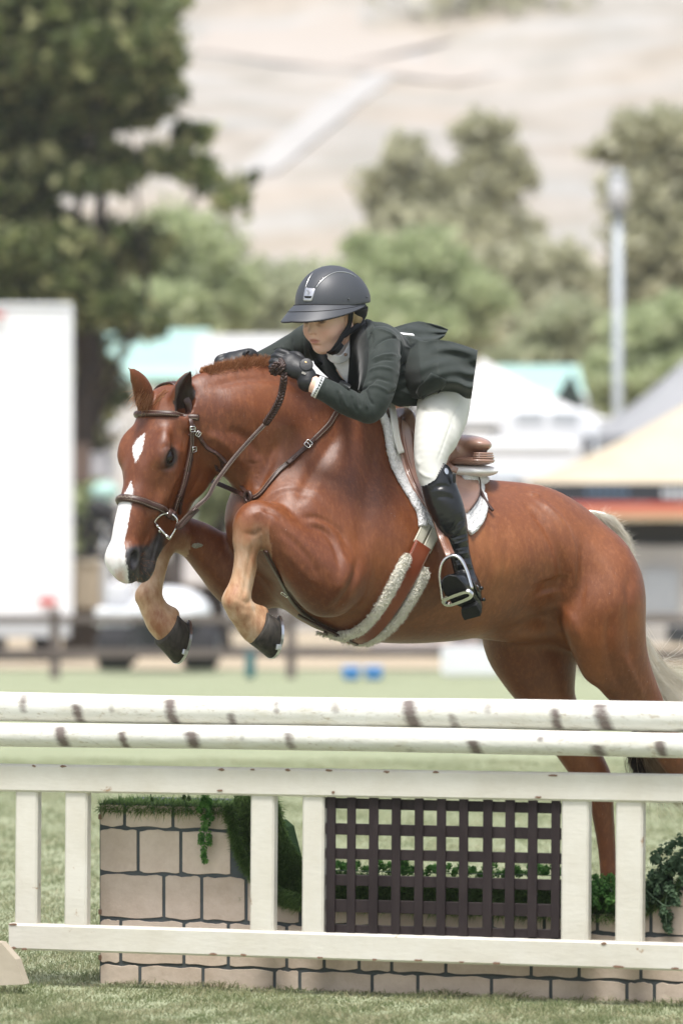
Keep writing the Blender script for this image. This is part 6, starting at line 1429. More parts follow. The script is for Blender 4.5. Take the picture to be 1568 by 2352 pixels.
# ============================================================ THE JUMP
PSI = math.atan(.358); FA_ = np.array([math.cos(PSI), -math.sin(PSI), 0]); FN = np.array([-math.sin(PSI), -math.cos(PSI), 0]); FO = np.array([0, 16.9, 0.])
def FPt(px, py, off=0.0):                           # picture position -> point on the jump's plane, off metres nearer
    r = ray(px, py); p0 = FO+FN*off; t = ((p0-np.array([0, 0, CZ]))@FN)/(r@FN); return r*t+np.array([0, 0, CZ])
def FS(px, py, off=0.0): p = FPt(px, py, off); return (p-FO)@FA_, p[2]
def FG(s_, z, off=0.0): return FO+FA_*s_+FN*off+np.array([0, 0, z])
FM = np.stack([FA_, FN, [0, 0, 1.]], 1)
def cream_mat(name, a, b2, chips=True):
    m = mat(name, a, .45, .4, noise=(3, .6, b2), bump=(30, .25, .003), stretch=(1, 1, 3)); t = m.node_tree; b = t.nodes['Principled BSDF']; src = b.inputs['Base Color'].links[0].from_socket
    n = t.nodes.new('ShaderNodeTexNoise'); n.inputs['Scale'].default_value = 9; n.inputs['Detail'].default_value = 8; n.inputs['Roughness'].default_value = .7; t.links.new(t.nodes['Texture Coordinate'].outputs['Object'], n.inputs['Vector'])
    r = t.nodes.new('ShaderNodeValToRGB'); r.color_ramp.elements[0].position = .66; r.color_ramp.elements[1].position = .70; t.links.new(n.outputs['Fac'], r.inputs[0])
    x = t.nodes.new('ShaderNodeMix'); x.data_type = 'RGBA'; x.inputs[7].default_value = (.34, .22, .13, 1); t.links.new(r.outputs[0], x.inputs[0]); t.links.new(src, x.inputs[6])
    n3 = t.nodes.new('ShaderNodeTexNoise'); n3.inputs['Scale'].default_value = 5; n3.inputs['Detail'].default_value = 9; n3.inputs['Roughness'].default_value = .72; t.links.new(t.nodes['Texture Coordinate'].outputs['Object'], n3.inputs['Vector'])
    r3 = t.nodes.new('ShaderNodeValToRGB'); r3.color_ramp.elements[0].position = .40; r3.color_ramp.elements[1].position = .72; r3.color_ramp.elements[0].color = (1, 1, 1, 1); r3.color_ramp.elements[1].color = (.89, .87, .83, 1); t.links.new(n3.outputs['Fac'], r3.inputs[0])
    x3 = t.nodes.new('ShaderNodeMix'); x3.data_type = 'RGBA'; x3.blend_type = 'MULTIPLY'; x3.inputs[0].default_value = 1; t.links.new(x.outputs[2], x3.inputs[6]); t.links.new(r3.outputs[0], x3.inputs[7]); t.links.new(x3.outputs[2], b.inputs['Base Color']); return m
M_gate = cream_mat('cream_gate_paint', (.60, .575, .51), (.65, .625, .56))
gate = empty('jump_gate', FG(0, 0)); tag(gate, 'cream painted gate with a dark lattice centre hung below the two poles', 'gate')
def gbar(name, p0, p1, ht, dep, off, m=M_gate, bev=.006, par=gate):
    """p0,p1: picture positions of the bar's centre line"""
    s0, z0 = FS(*p0, off); s1, z1 = FS(*p1, off); a, b = FG(s0, z0, off-dep/2), FG(s1, z1, off-dep/2)
    mb = MB().bar(a, b, dep, ht, (0, 0, 1), bev) if abs(s1-s0) > abs(z1-z0) else MB().bar(a, b, dep, ht, FA_, bev)
    return fixp0(mb.build(name, m, par), par)
gbar('top_rail', (-700, 1776), (2300, 1824.5), .0825, .045, .02)
gbar('bottom_rail', (20, 2152), (2300, 2223), .0800, .045, .02)
for x0, x1, t0, t1 in ((31, 91, 1815, 2132), (145, 205, 1817, 2137), (571.5, 634, 1822, 2150), (691, 748, 1824, 2153), (1286, 1355, 1836, 2170), (1411, 1479, 1838, 2175), (1700, 1765, 1845, 2185), (1830, 1895, 1850, 2190)):
    xc = (x0+x1)/2; ht = (x1-x0)*.93/768; gbar('upright', (xc-1, t0), (xc-3, t1), ht, .040, .012)
# chipped paint and cracks along the rails' edges, as small proud flakes of bare wood
M_bare = mat('bare_wood_chip', (.20, .12, .08), .8)
g = np.random.default_rng(11)
for (px, y0, sg) in [(78, 1757.5, 0), (145, 1758.5, 0), (508, 1766, 0), (580, 1766, 0), (660, 1767, 0), (755, 1768, 0), (888, 1771, 0), (1000, 1772, 0), (1270, 1779.5, 0), (765, 1823, 1), (505, 1819, 1), (1236, 1834, 1), (30, 2181, 1), (55, 2183, 1), (490, 2195, 1), (560, 2197, 1), (735, 2203, 1), (860, 2207, 1), (960, 2209, 1), (1060, 2213, 1), (1140, 2216, 1), (1420, 2224, 1), (1550, 2228, 1), (30, 2122, 0), (1385, 2166, 0)]:
    w_ = g.uniform(.012, .030)*(1.6 if px in (1420, 1270, 30) else 1); s0, z0 = FS(px, y0, .0215); c = FG(s0, z0+(-.003 if sg == 0 else .003), .0212); n_ = 9
    a = np.linspace(0, 2*math.pi, n_, endpoint=False); V = [c+FA_*math.cos(x)*w_/2*g.uniform(.7, 1.1)+np.array([0, 0, 1])*math.sin(x)*.0045*g.uniform(.5, 1.2)+FN*.0006 for x in a]+[c+FN*.0012]
    fixp0(mesh_obj('paint_chip', V, [(i, (i+1) % n_, n_) for i in range(n_)], M_bare, gate, False), gate)
# lattice: eleven upright laths over six cross laths
M_lath = mat('dark_brown_lath', (.014, .009, .010), .6, .25, noise=(14, .8, (.036, .026, .027)), bump=(60, .5, .003), stretch=(1, 1, .4))
for a_, b_2 in ((749, 771), (796, 817), (846, 869), (898, 920), (951, 972), (1001.6, 1024), (1053, 1075), (1108, 1130.5), (1159, 1182), (1211, 1234), (1265, 1286)):
    xc = (a_+b_2)/2; yo = (xc-750)*.022; gbar('lath', (xc, 1826+yo), (xc-2, 2143+yo), (b_2-a_)/768*.96, .008, .006, M_lath, .0012)
for y0, y1 in ((1833, 1857), (1891, 1917), (1948.6, 1973), (2009, 2034), (2066, 2095), (2124, 2146)):
    yc = (y0+y1)/2; gbar('lath', (748, yc), (1287, yc+12.5), (y1-y0)/768, .008, -.0035, M_lath, .0012)
# ---- poles
def pole(name, label, pl, pr, r, off, bands, seed):
    s0, z0 = FS(*pl, off); s1, z1 = FS(*pr, off); A, B = FG(s0, z0, off), FG(s1, z1, off); d = _n(B-A); A = A-d*.55; B = B+d*.55; L = np.linalg.norm(B-A)
    nx, na = int(L/.006), 44; up = np.cross(d, FN); up = up if up[2] > 0 else -up; g = np.random.default_rng(seed); V = np.zeros((nx, na, 3)); M_ = np.zeros((nx, na))
    x = np.linspace(0, L, nx); rr_ = r*(1+.010*np.sin(x*3.1+seed)+.006*np.sin(x*9.7)); wob = .0025*np.sin(x*2.3+seed*2)
    an = np.linspace(0, 2*math.pi, na, endpoint=False)
    V = A+x[:, None, None]*d+(np.sin(an)[None, :, None]*up+np.cos(an)[None, :, None]*FN)*(rr_*1.0)[:, None, None]+up*wob[:, None, None]
    UVp = U(V.reshape(-1, 3)).reshape(nx, na, 2); front = np.cos(an) > -.3
    cl = lambda px: None
    for (px, v0, v1, wd, stg) in bands:              # v: -1 top of the pole .. +1 bottom
        sb = (np.interp(px, UVp[:, 0, 0], x)); vv = -np.sin(an)
        amp = np.clip(np.minimum(vv-v0, v1-vv)*4+.5, 0, 1)*front
        cx = sb+wd*.42*(vv-.2)+.0006*np.sin(vv*5+px)
        m = np.exp(-((x[:, None]-cx[None])/(wd*1.05))**2)*amp[None]*stg*1.05; M_ = np.maximum(M_, m)
        if seed: pass
    vv = -np.sin(an)
    V = V.reshape(-1, 3); F = [(i*na+j, i*na+(j+1) % na, (i+1)*na+(j+1) % na, (i+1)*na+j) for i in range(nx-1) for j in range(na)]
    o = mesh_obj(name, V, np.array(F), M_pole2); paint(o, 'bark', ((M_*2-1).ravel(), np.zeros(nx*na), np.zeros(nx*na)))
    for q, e_ in ((A, -1), (B, 1)): 
        ring = [q+(math.sin(a)*up+math.cos(a)*FN)*r*.99 for a in an]; mesh_obj('end_grain', ring+[q+d*e_*.002], [(j, (j+1) % na, na) for j in range(na)], M_bare, o)
    tag(o, label, 'pole'); return o, A, d, up
def pole_mat():
    m = mat('painted_pole', (.60, .59, .53), .55, .35, noise=(5, .8, (.69, .69, .655)), bump=(26, .5, .004), stretch=(.6, 2, 2)); t = m.node_tree; b = t.nodes['Principled BSDF']; N = t.nodes.new; L = t.links.new
    src = b.inputs['Base Color'].links[0].from_socket; tc = t.nodes['Texture Coordinate'].outputs['Object']
    mp = N('ShaderNodeMapping'); mp.inputs['Scale'].default_value = (.5, 1, 1.6); L(tc, mp.inputs[0])
    def nz(sc, det=6, r_=.65):
        n = N('ShaderNodeTexNoise'); n.inputs['Scale'].default_value = sc; n.inputs['Detail'].default_value = det; n.inputs['Roughness'].default_value = r_; L(mp.outputs[0], n.inputs['Vector']); return n.outputs['Fac']
    def ramp(f, p0, p1):
        r = N('ShaderNodeMapRange'); r.inputs[1].default_value = p0; r.inputs[2].default_value = p1; L(f, r.inputs[0]); return r.outputs[0]
    def mix(f, a, c):
        x = N('ShaderNodeMix'); x.data_type = 'RGBA'; L(f, x.inputs[0]); L(a, x.inputs[6]); x.inputs[7].default_value = (*c, 1); return x.outputs[2]
    def mul(a, c):
        x = N('ShaderNodeMath'); x.operation = 'MULTIPLY'; L(a, x.inputs[0])
        if isinstance(c, float): x.inputs[1].default_value = c
        else: L(c, x.inputs[1])
        return x.outputs[0]
    c = mix(mul(ramp(nz(14), .52, .72), .55), src, (.46, .42, .30)); c = mix(mul(ramp(nz(45), .60, .68), .6), c, (.33, .26, .18)); c = mix(mul(ramp(nz(6), .58, .72), .35), c, (.50, .44, .40))
    mp2 = N('ShaderNodeMapping'); mp2.inputs['Scale'].default_value = (.10, 1, 1); mp2.inputs['Rotation'].default_value = (0, 0, math.atan(.358)); L(tc, mp2.inputs[0]); n9 = N('ShaderNodeTexNoise'); n9.inputs['Scale'].default_value = 95; n9.inputs['Detail'].default_value = 6; n9.inputs['Roughness'].default_value = .75; L(mp2.outputs[0], n9.inputs['Vector'])
    c = mix(mul(ramp(n9.outputs['Fac'], .56, .68), .6), c, (.36, .33, .27))
    at = N('ShaderNodeAttribute'); at.attribute_name = 'bark'; sp = N('ShaderNodeSeparateColor'); L(at.outputs[0], sp.inputs[0])
    a = N('ShaderNodeMath'); a.operation = 'ADD'; L(sp.outputs[0], a.inputs[0]); j = N('ShaderNodeMath'); j.operation = 'MULTIPLY_ADD'; L(nz(30, 8, .75), j.inputs[0]); j.inputs[1].default_value = 1.3; j.inputs[2].default_value = -.65; L(j.outputs[0], a.inputs[1])
    g2 = N('ShaderNodeMath'); g2.operation = 'MULTIPLY'; L(ramp(a.outputs[0], .22, .95), g2.inputs[0]); gate_ = ramp(sp.outputs[0], .08, .4); L(gate_, g2.inputs[1])
    c = mix(g2.outputs[0], c, (.150, .122, .110)); L(c, b.inputs['Base Color']); return m
M_pole2 = pole_mat()
k1 = lambda x: x*.5126; k2 = lambda x: x*.524+746.4
PB1 = [(k1(105), -.9, .4, .016, .75), (k1(345), -.3, 1.0, .019, 1), (k1(500), -.8, .3, .014, .5), (k1(765), -.8, .95, .020, 1), (k1(1030), .1, 1.0, .017, .8), (k1(1240), -.8, .2, .012, .6), (k1(1505), -.8, .1, .018, .6), (k2(215), -.5, -.1, .010, .4), (k2(375), -.9, .95, .026, 1), (k2(555), -.1, 1.0, .018, .75), (k2(715), -.8, .0, .018, .6), (k2(870), -.4, .4, .016, .25), (k2(1010), -.5, .95, .018, .95), (k2(1215), -.8, 1.0, .026, 1), (k2(1375), -.2, .2, .006, .4), (k2(1545), .7, 1.0, .02, .7), (k1(1355), .8, 1, .015, .5), (k2(990), .1, .6, .02, .3)]
PB2 = [(k1(275), -.8, .95, .022, 1), (k1(550), -.4, 1.0, .015, 1), (k1(860), -.5, .95, .024, 1), (k1(1085), -.5, .3, .012, .5), (k1(1295), -.5, .9, .018, .9), (k2(650), -.1, 1.0, .022, 1), (k2(945), -.6, -.1, .012, .7), (k2(900), .5, .9, .020, .4), (k2(1190), .0, 1.0, .026, .95), (k2(1470), -.4, .9, .018, 1), (k2(360), .6, 1, .02, .5), (k2(150), -.2, .5, .04, .28), (k2(790), .5, .9, .03, .3), (k2(1415), -.1, .5, .012, .4), (k1(120), .4, .9, .03, .25)]
pole('jump_pole', 'upper white rustic pole with dark bark rings, nearest under the horse\'s hooves', (0, 1622.5), (1568, 1649), .0442, -.01, PB1, 1)
p2, A2, d2, up2 = pole('jump_pole', 'lower white rustic pole with dark bark rings, just above the cream gate', (0, 1686), (1568, 1712), .0365, .035, PB2, 2)
for o in (bpy.data.objects['jump_pole'], p2): o['group'] = 'white rustic jump poles'
cr = [(258, 1684.2), (290, 1685), (330, 1685.3), (352, 1684.5)]
fixp0(MB().tube([FPt(x, y, .071) for x, y in cr], [.0006, .0022, .0026, .0005], 6).build('crack', mat('crack_black', (.01, .008, .007), .9), p2, True), gate); p2.children[-1].matrix_parent_inverse = Matrix()
# ---- painted brick wall filler with artificial turf
WOFF = -.14
M_board = mat('dark_grey_joint_paint', (.066, .079, .084), .8, .2, noise=(12, .6, (.085, .095, .10)), bump=(60, .4, .003))
M_brick = mat('beige_brick_paint', (.56, .465, .39), .85, .2, noise=(7, .7, (.63, .535, .46)), bump=(26, .6, .006))
def brick_wear(m):
    t = m.node_tree; b = t.nodes['Principled BSDF']; src = b.inputs['Base Color'].links[0].from_socket; tc = t.nodes['Texture Coordinate'].outputs['Object']
    oi = t.nodes.new('ShaderNodeObjectInfo'); r = t.nodes.new('ShaderNodeValToRGB'); r.color_ramp.elements[0].color = (.86, .85, .83, 1); r.color_ramp.elements[1].color = (1.08, 1.07, 1.06, 1); t.links.new(oi.outputs['Random'], r.inputs[0])
    x = t.nodes.new('ShaderNodeMix'); x.data_type = 'RGBA'; x.blend_type = 'MULTIPLY'; x.inputs[0].default_value = 1; t.links.new(src, x.inputs[6]); t.links.new(r.outputs[0], x.inputs[7])
    n = t.nodes.new('ShaderNodeTexNoise'); n.inputs['Scale'].default_value = 11; n.inputs['Detail'].default_value = 10; n.inputs['Roughness'].default_value = .75; t.links.new(tc, n.inputs['Vector'])
    r2 = t.nodes.new('ShaderNodeValToRGB'); r2.color_ramp.elements[0].position = .42; r2.color_ramp.elements[1].position = .70; r2.color_ramp.elements[0].color = (1, 1, 1, 1); r2.color_ramp.elements[1].color = (.84, .81, .78, 1); t.links.new(n.outputs['Fac'], r2.inputs[0])
    x2 = t.nodes.new('ShaderNodeMix'); x2.data_type = 'RGBA'; x2.blend_type = 'MULTIPLY'; x2.inputs[0].default_value = 1; t.links.new(x.outputs[2], x2.inputs[6]); t.links.new(r2.outputs[0], x2.inputs[7]); t.links.new(x2.outputs[2], b.inputs['Base Color'])
brick_wear(M_brick)
wall = empty('wall_filler', FG(0, 0, WOFF)); tag(wall, 'low show-jump wall of beige painted bricks topped with artificial turf behind the gate', 'wall')
prof = [(229, 1846), (528, 1852), (541, 1866), (546, 1905), (558, 1945), (580, 1985), (612, 2022), (655, 2050), (700, 2062), (850, 2074), (1150, 2087), (1440, 2099), (1480, 2088), (1520, 2062), (1560, 2025), (1600, 1960), (1618, 1880), (1640, 1872), (2250, 1890)]
PS = np.array([FS(x, y, WOFF) for x, y in prof]); S0, S1 = PS[0, 0], PS[-1, 0]
ptop = lambda s_: np.interp(s_, PS[:, 0], PS[:, 1])
ss = np.linspace(S0, S1, 160); V = []; WD = .34
for s_ in ss: V += [FG(s_, -.02, WOFF), FG(s_, ptop(s_), WOFF), FG(s_, ptop(s_), WOFF-WD), FG(s_, -.02, WOFF-WD)]
F = [(4*i+k, 4*i+(k+1) % 4, 4*i+4+(k+1) % 4, 4*i+4+k) for i in range(159) for k in range(4)]+[(0, 1, 2, 3), (636, 637, 638, 639)[::-1]]
fixp0(mesh_obj('board', V, F, M_board, wall, False), wall)
rows = [(1845, 1901), (1901, 2005), (2005, 2110), (2110, 2213.5), (2213.5, 2290)]
J = [[287, 398, 533], [318, 416, 533, 1560], [377, 464, 566, 690, 800, 905, 1010, 1130, 1250, 1372, 1495], [278, 423, 525, 659, 745, 825, 900, 1024, 1220, 1330, 1472], [322, 467, 631, 689, 855, 960, 1129, 1265, 1440, 1503]]
g = np.random.default_rng(21)
def rowz(y): return FS(235, y, WOFF)[1]
zb = [rowz(1800), rowz(1901), rowz(2005), rowz(2110), rowz(2213.5), .0]
for r_ in range(5):
    xs = [222]+J[r_]+[1600+g.uniform(-30, 30)]
    while xs[-1] < 2240: xs.append(xs[-1]+g.uniform(95, 190))
    for a, b in zip(xs, xs[1:]):
        sa, sb = FS(a, 2000, WOFF)[0]+.0055, FS(b, 2000, WOFF)[0]-.0055
        if a == 222: sa = S0+.004
        zt, zl = zb[r_]-.0055, zb[r_+1]+.0055
        if r_ == 4: zl = -.015
        m = 12; ts = np.linspace(0, 1, m); w1, w2 = g.uniform(0, 6, 2); top = []; bot = []
        for t in ts:
            s_ = sa+(sb-sa)*t; ed = .0035*(1-min(1, min(t, 1-t)*8))**2
            zt_ = min(zt+.0022*math.sin(t*9+w1)+.001*math.sin(t*23+w2), ptop(s_)-.004)-ed; zl_ = zl+.0022*math.sin(t*8+w2)+ed
            if zt_ > zl_+.012: top.append((s_, zt_)); bot.append((s_, zl_))
        if len(top) < 3: continue
        V = []; sv = [.0015*math.sin(z*60+w1) for z in (0, 1, 2)]
        for (s_, z1), (_, z2_) in zip(top, bot): V += [FG(s_, z1, WOFF+.0035), FG(s_, z2_, WOFF+.0035), FG(s_, z2_-.001, WOFF+.0002), FG(s_, z1+.001, WOFF+.0002)]
        n = len(top); F = []
        for i in range(n-1):
            for k in (0, 1, 3): F.append((4*i+k, 4*i+(k+1) % 4, 4*i+4+(k+1) % 4, 4*i+4+k))
        F += [(0, 1, 2, 3), (4*n-4, 4*n-1, 4*n-2, 4*n-3)]
        fixp0(mesh_obj('brick', V, F, M_brick, wall, False), wall)
# worn, chipped plywood edge at the left end
for (y0, y1) in ((1868, 1885), (2085, 2105), (2190, 2210)):
    s0, z0 = FS(231, (y0+y1)/2, WOFF); fixp0(MB().box(FG(s0, z0, WOFF+.005), (.010, .006, .016), FM).build('edge_chip', M_bare, wall, bev=.002), wall)
# turf: thousands of short plastic blades over the top and the hollow slope
def blade_mesh(P, D, ht, wd, bend, g):
    n = len(P); sd = np.cross(D, g.normal(0, 1, (n, 3))); sd /= np.linalg.norm(sd, axis=1)[:, None]; ht = ht[:, None]; b = bend
    V = np.stack([P-sd*wd, P+sd*wd, P+D*ht*.55+b*ht*.25+sd*wd*.7, P+D*ht*.55+b*ht*.25-sd*wd*.7, P+D*ht*.9+b*ht*.9], 1).reshape(-1, 3)
    i = np.arange(n)*5; F = np.concatenate([np.stack([i, i+1, i+2, i+3], 1)]); T = np.stack([i+3, i+2, i+4, i+4], 1)
    return V, F, np.stack([i+3, i+2, i+4], 1)
def blades_obj(name, P, D, ht, wd, bend, g, m, parent=None):
    V, Q, T = blade_mesh(P, D, ht, wd, bend, g); me = bpy.data.meshes.new(name); me.vertices.add(len(V)); me.vertices.foreach_set('co', V.astype(np.float32).ravel())
    nl = Q.size+T.size; me.loops.add(nl); me.loops.foreach_set('vertex_index', np.concatenate([Q.ravel(), T.ravel()]).astype(np.int32)); me.polygons.add(len(Q)+len(T))
    me.polygons.foreach_set('loop_start', np.concatenate([np.arange(0, Q.size, 4), Q.size+np.arange(0, T.size, 3)]).astype(np.int32)); me.update(calc_edges=True); me.materials.append(m)
    o = bpy.data.objects.new(name, me); COL.objects.link(o); o['kind'] = 'stuff'
    if parent: o.parent = parent
    return o
L_turf = leaf_mat('plastic_turf', (.05, .10, .03), (.11, .19, .055), (.21, .31, .10))
g = np.random.default_rng(31); n = 40000
arc = np.r_[0, np.cumsum(np.linalg.norm(np.diff(PS, axis=0), axis=1))]; q = g.random(n)*arc[-1]; s_ = np.interp(q, arc, PS[:, 0]); z_ = np.interp(q, arc, PS[:, 1]); dz = np.interp(q, arc, np.gradient(PS[:, 1], arc)); ds = np.interp(q, arc, np.gradient(PS[:, 0], arc))
off = WOFF-g.random(n)*WD*.9*(g.random(n)**.5)+.012; over = g.random(n) < .16; off[over] = WOFF+.010
P = FO+np.outer(s_, FA_)+np.outer(off, FN); P[:, 2] += z_-.004; P[over, 2] -= g.random(over.sum())*.020
nr = np.outer(-dz, FA_); nr[:, 2] += ds; D = nr*.8+g.normal(0, .45, (n, 3)); D[over] += FN*1.3; D[over, 2] -= .9; D /= np.linalg.norm(D, axis=1)[:, None]
bend = g.normal(0, .3, (n, 3)); bend[:, 2] -= .35
tf = blades_obj('turf', P, D, g.uniform(.016, .034, n), .0011, bend, g, L_turf, wall); fixp0(tf, wall)
# a fringe of turf hangs over the curved cut edge, covering the hollow
n = 9000; a0, a1 = arc[1], arc[8]; q = g.uniform(a0, a1, n); s_ = np.interp(q, arc, PS[:, 0]); z_ = np.interp(q, arc, PS[:, 1]); P = FO+np.outer(s_, FA_)+np.outer(WOFF+.008+g.random(n)*.01, FN); P[:, 2] += z_+g.uniform(-.028, .012, n)
D = np.tile(FN*.6+np.array([0, 0, -.7])-FA_*.45, (n, 1))+g.normal(0, .4, (n, 3)); D /= np.linalg.norm(D, axis=1)[:, None]; tf2 = blades_obj('turf_fringe', P, D, g.uniform(.02, .036, n), .0011, g.normal(0, .25, (n, 3)), g, L_turf, wall); fixp0(tf2, wall)
# turf mound filling the hollow slope (seen between the uprights)
mp_ = [(560, 1822), (610, 1822), (650, 1826), (662, 1860), (668, 1900), (682, 1930), (705, 1960), (740, 2000), (740, 2066)]
MS = np.array([FS(x, y, WOFF-.12) for x, y in mp_]); n = 26000
sg = np.linspace(0, 1, 40); 
q = g.random(n); zlow = FS(690, 2060, WOFF-.12)[1]; s0m, s1m = FS(548, 1900, WOFF-.1)[0], FS(740, 1900, WOFF-.1)[0]; s_ = s0m+(s1m-s0m)*g.random(n)
ztop = np.interp(s_, MS[:, 0], np.maximum.accumulate(MS[::-1, 1])[::-1]); z_ = zlow+(ztop-zlow)*g.random(n); P = FO+np.outer(s_, FA_)+np.outer(WOFF-.03-.1*(z_-zlow)+g.normal(0, .006, n), FN); P[:, 2] += z_
D = np.tile(FN*.7+np.array([0, 0, -.1])+FA_*.35, (n, 1))+g.normal(0, .45, (n, 3)); D /= np.linalg.norm(D, axis=1)[:, None]; bd = g.normal(0, .25, (n, 3)); bd[:, 2] -= .4
t3 = blades_obj('turf_slope', P, D, g.uniform(.018, .034, n), .0011, bd, g, L_turf, wall); fixp0(t3, wall)
V = [FG(s, zlow-.05, WOFF-.05) for s in np.linspace(s0m, s1m, 12)]+[FG(s, np.interp(s+.045, MS[:, 0], np.maximum.accumulate(MS[::-1, 1])[::-1])-.09, WOFF-.12) for s in np.linspace(s0m, s1m, 12)]
V += [np.array(p)-FN*.2 for p in V]; F = []
for i in range(11): F += [(i, i+1, 13+i, 12+i), (24+i, 36+i, 37+i, 25+i), (12+i, 13+i, 37+i, 36+i)]
fixp0(mesh_obj('turf_backing', V, F, mat('turf_backing', (.02, .04, .018), .9, .05), wall, False), wall)
# a thick roll of turf along the low part of the wall
n = 26000; sl0, sl1 = FS(688, 2060, WOFF)[0], FS(1500, 2090, WOFF)[0]; s_ = sl0+(sl1-sl0)*g.random(n); a = g.uniform(-.5, math.pi, n); rr_ = .038
P = FO+np.outer(s_, FA_)+np.outer(WOFF-.045+rr_*np.cos(a)*1.25, FN); P[:, 2] += ptop(s_)+.030+rr_*np.sin(a)
D = np.outer(np.cos(a), FN)+np.outer(np.sin(a), [0, 0, 1.])+g.normal(0, .5, (n, 3)); D /= np.linalg.norm(D, axis=1)[:, None]; bd = g.normal(0, .3, (n, 3)); bd[:, 2] -= .3
t4 = blades_obj('turf_roll', P, D, g.uniform(.014, .028, n), .0011, bd, g, L_turf, wall); fixp0(t4, wall)
fixp0(MB().tube([FG(sl0+(sl1-sl0)*t, ptop(sl0+(sl1-sl0)*t)+.026, WOFF-.05) for t in np.linspace(0, 1, 20)], .036, 10).build('turf_backing', mat('turf_roll_backing', (.02, .04, .018), .9, .05), wall, True), wall)
# ---- plastic hop vines: stems with cone-like clusters of leaflets
L_vine = leaf_mat('vine_leaf', (.06, .17, .04), (.11, .27, .06), (.20, .40, .11)); L_vine2 = leaf_mat('vine_leaf_bluish', (.06, .11, .06), (.11, .19, .10), (.20, .30, .18))
M_stem = mat('vine_stem', (.10, .16, .09), .6)
def hop(V, F, c, ax, r, g):
    ax = _n(ax); a_ = _n(np.cross(ax, g.normal(0, 1, 3))); b_2 = np.cross(ax, a_); rw = 5
    for k in range(rw):
        t = k/(rw-1); rr_ = r*(math.sin(math.pi*(.18+.72*t))); m = 5 if k < rw-1 else 3
        for j in range(m):
            an = 2*math.pi*(j+.5*(k % 2))/m+g.uniform(-.2, .2); d = a_*math.cos(an)+b_2*math.sin(an); p = c+ax*(t*2.6-1.3)*r*.8; e_ = _n(d*.75+ax*.8); sd = np.cross(e_, d); sd = _n(sd+1e-6)
            L = rr_*1.35; i = len(V); V += [p, p+e_*L*.5+sd*L*.36+d*L*.12, p+e_*L+d*L*.02, p+e_*L*.5-sd*L*.36+d*L*.12]; F.append((i, i+1, i+2, i+3))
def vine(label, paths, hops, lm, seed, name='hop_vine', r=.012, parent_lbl=None):
    g = np.random.default_rng(seed); e = empty(name, FPt(*paths[0][0][:2], paths[0][0][2])); tag(e, label, 'vine'); mb = MB()
    for p in paths: mb.tube(spline([FPt(x, y, o_) for x, y, o_ in p], None, 4), .0018, 5)
    fixp0(mb.build('stem', M_stem, e, True), e); V, F = [], []
    cl = []
    for (x, y, o_, rr_) in hops:
        c = FPt(x, y, o_); V, F = [], []; rr_ *= 1.35; hop(V, F, c, np.array([g.normal(0, .35), g.normal(0, .2), -1 if o_ > -.13 else g.uniform(-.4, 1)]), r*rr_, g); fixp0(mesh_obj('leaf_cluster', V, F, lm, e, False), e)
    return e
zl = lambda x, y: (x*.5126, y*.5126+1521.5); zr = lambda x, y: (x*.524+746.4, y*.524+1521.5)
H1 = [(915, 600), (935, 615), (905, 630), (898, 650), (925, 640), (935, 668), (940, 690), (918, 690), (922, 715), (912, 735), (900, 770), (898, 795), (937, 775), (938, 800), (915, 830), (913, 855), (914, 880)]
vine('short bright green vine hanging down the painted bricks left of the third upright', [[(*zl(905, 590), -.11), (*zl(925, 680), -.11), (*zl(915, 760), -.11), (*zl(914, 880), -.11)], [(*zl(916, 745), -.11), (*zl(937, 790), -.11)]], [(*zl(x, y), -.108, 1.0) for x, y in H1], L_vine, 51, r=.0105)
vine('thin dark sprig drooping over the turf left of the bright vine', [[(*zl(820, 590), -.11), (*zl(830, 640), -.11), (*zl(835, 690), -.11)], [(*zl(830, 640), -.11), (*zl(872, 684), -.11)], [(*zl(675, 590), -.11), (*zl(683, 650), -.11), (*zl(692, 685), -.11)]], [(*zl(826, 600), -.108, .6), (*zl(845, 605), -.108, .6), (*zl(833, 635), -.108, .5), (*zl(680, 610), -.108, .5), (*zl(838, 660), -.108, .5), (*zl(855, 665), -.108, .5), (*zl(686, 650), -.108, .5)], L_turf, 52)
g = np.random.default_rng(61)
hp = [(x, y) for x, y in zip(g.uniform(1160, 1275, 46), g.uniform(940, 1070, 46))]
vine('bushy green plastic vine on the low wall between the last two uprights', [[(*zr(1160, 1040), -.11), (*zr(1220, 970), -.12), (*zr(1275, 1030), -.11)]], [(*zr(x, y), g.uniform(-.16, -.10), g.uniform(.8, 1.2)) for x, y in hp], L_vine, 53, r=.0105)
hp = []
for t in np.linspace(0, 1, 70):
    x = 1405+180*t; y0 = 960-150*t; hp.append((x+g.normal(0, 10), y0+g.uniform(-20, 190)*(1 if t > .3 else .6)))
hp += [(1475, 1060), (1480, 1090), (1490, 1110), (1500, 1130), (1495, 1150), (1512, 1105), (1498, 1165), (1545, 1060), (1530, 1000), (1450, 850), (1440, 855), (1470, 820), (1500, 815), (1530, 790), (1555, 775), (1600, 770)]
vine('tumbling green vine with leafy cones at the right edge of the jump wall', [[(*zr(1395, 990), -.10), (*zr(1450, 1040), -.10), (*zr(1500, 1070), -.10), (*zr(1560, 1050), -.10)], [(*zr(1500, 1000), -.1), (*zr(1490, 1080), -.1), (*zr(1498, 1160), -.1)], [(*zr(1440, 850), -.12), (*zr(1500, 900), -.12), (*zr(1570, 880), -.12)]], [(*zr(x, y), g.uniform(-.15, -.09), g.uniform(.9, 1.35)) for x, y in hp], L_vine2, 54, r=.0115)
hp = [(x, 1992+g.uniform(-10, 14)+(x-750)*.02) for x in np.linspace(765, 1285, 54)]+[(922+g.uniform(-18, 18), 1990-g.uniform(0, 22)) for _ in range(8)]
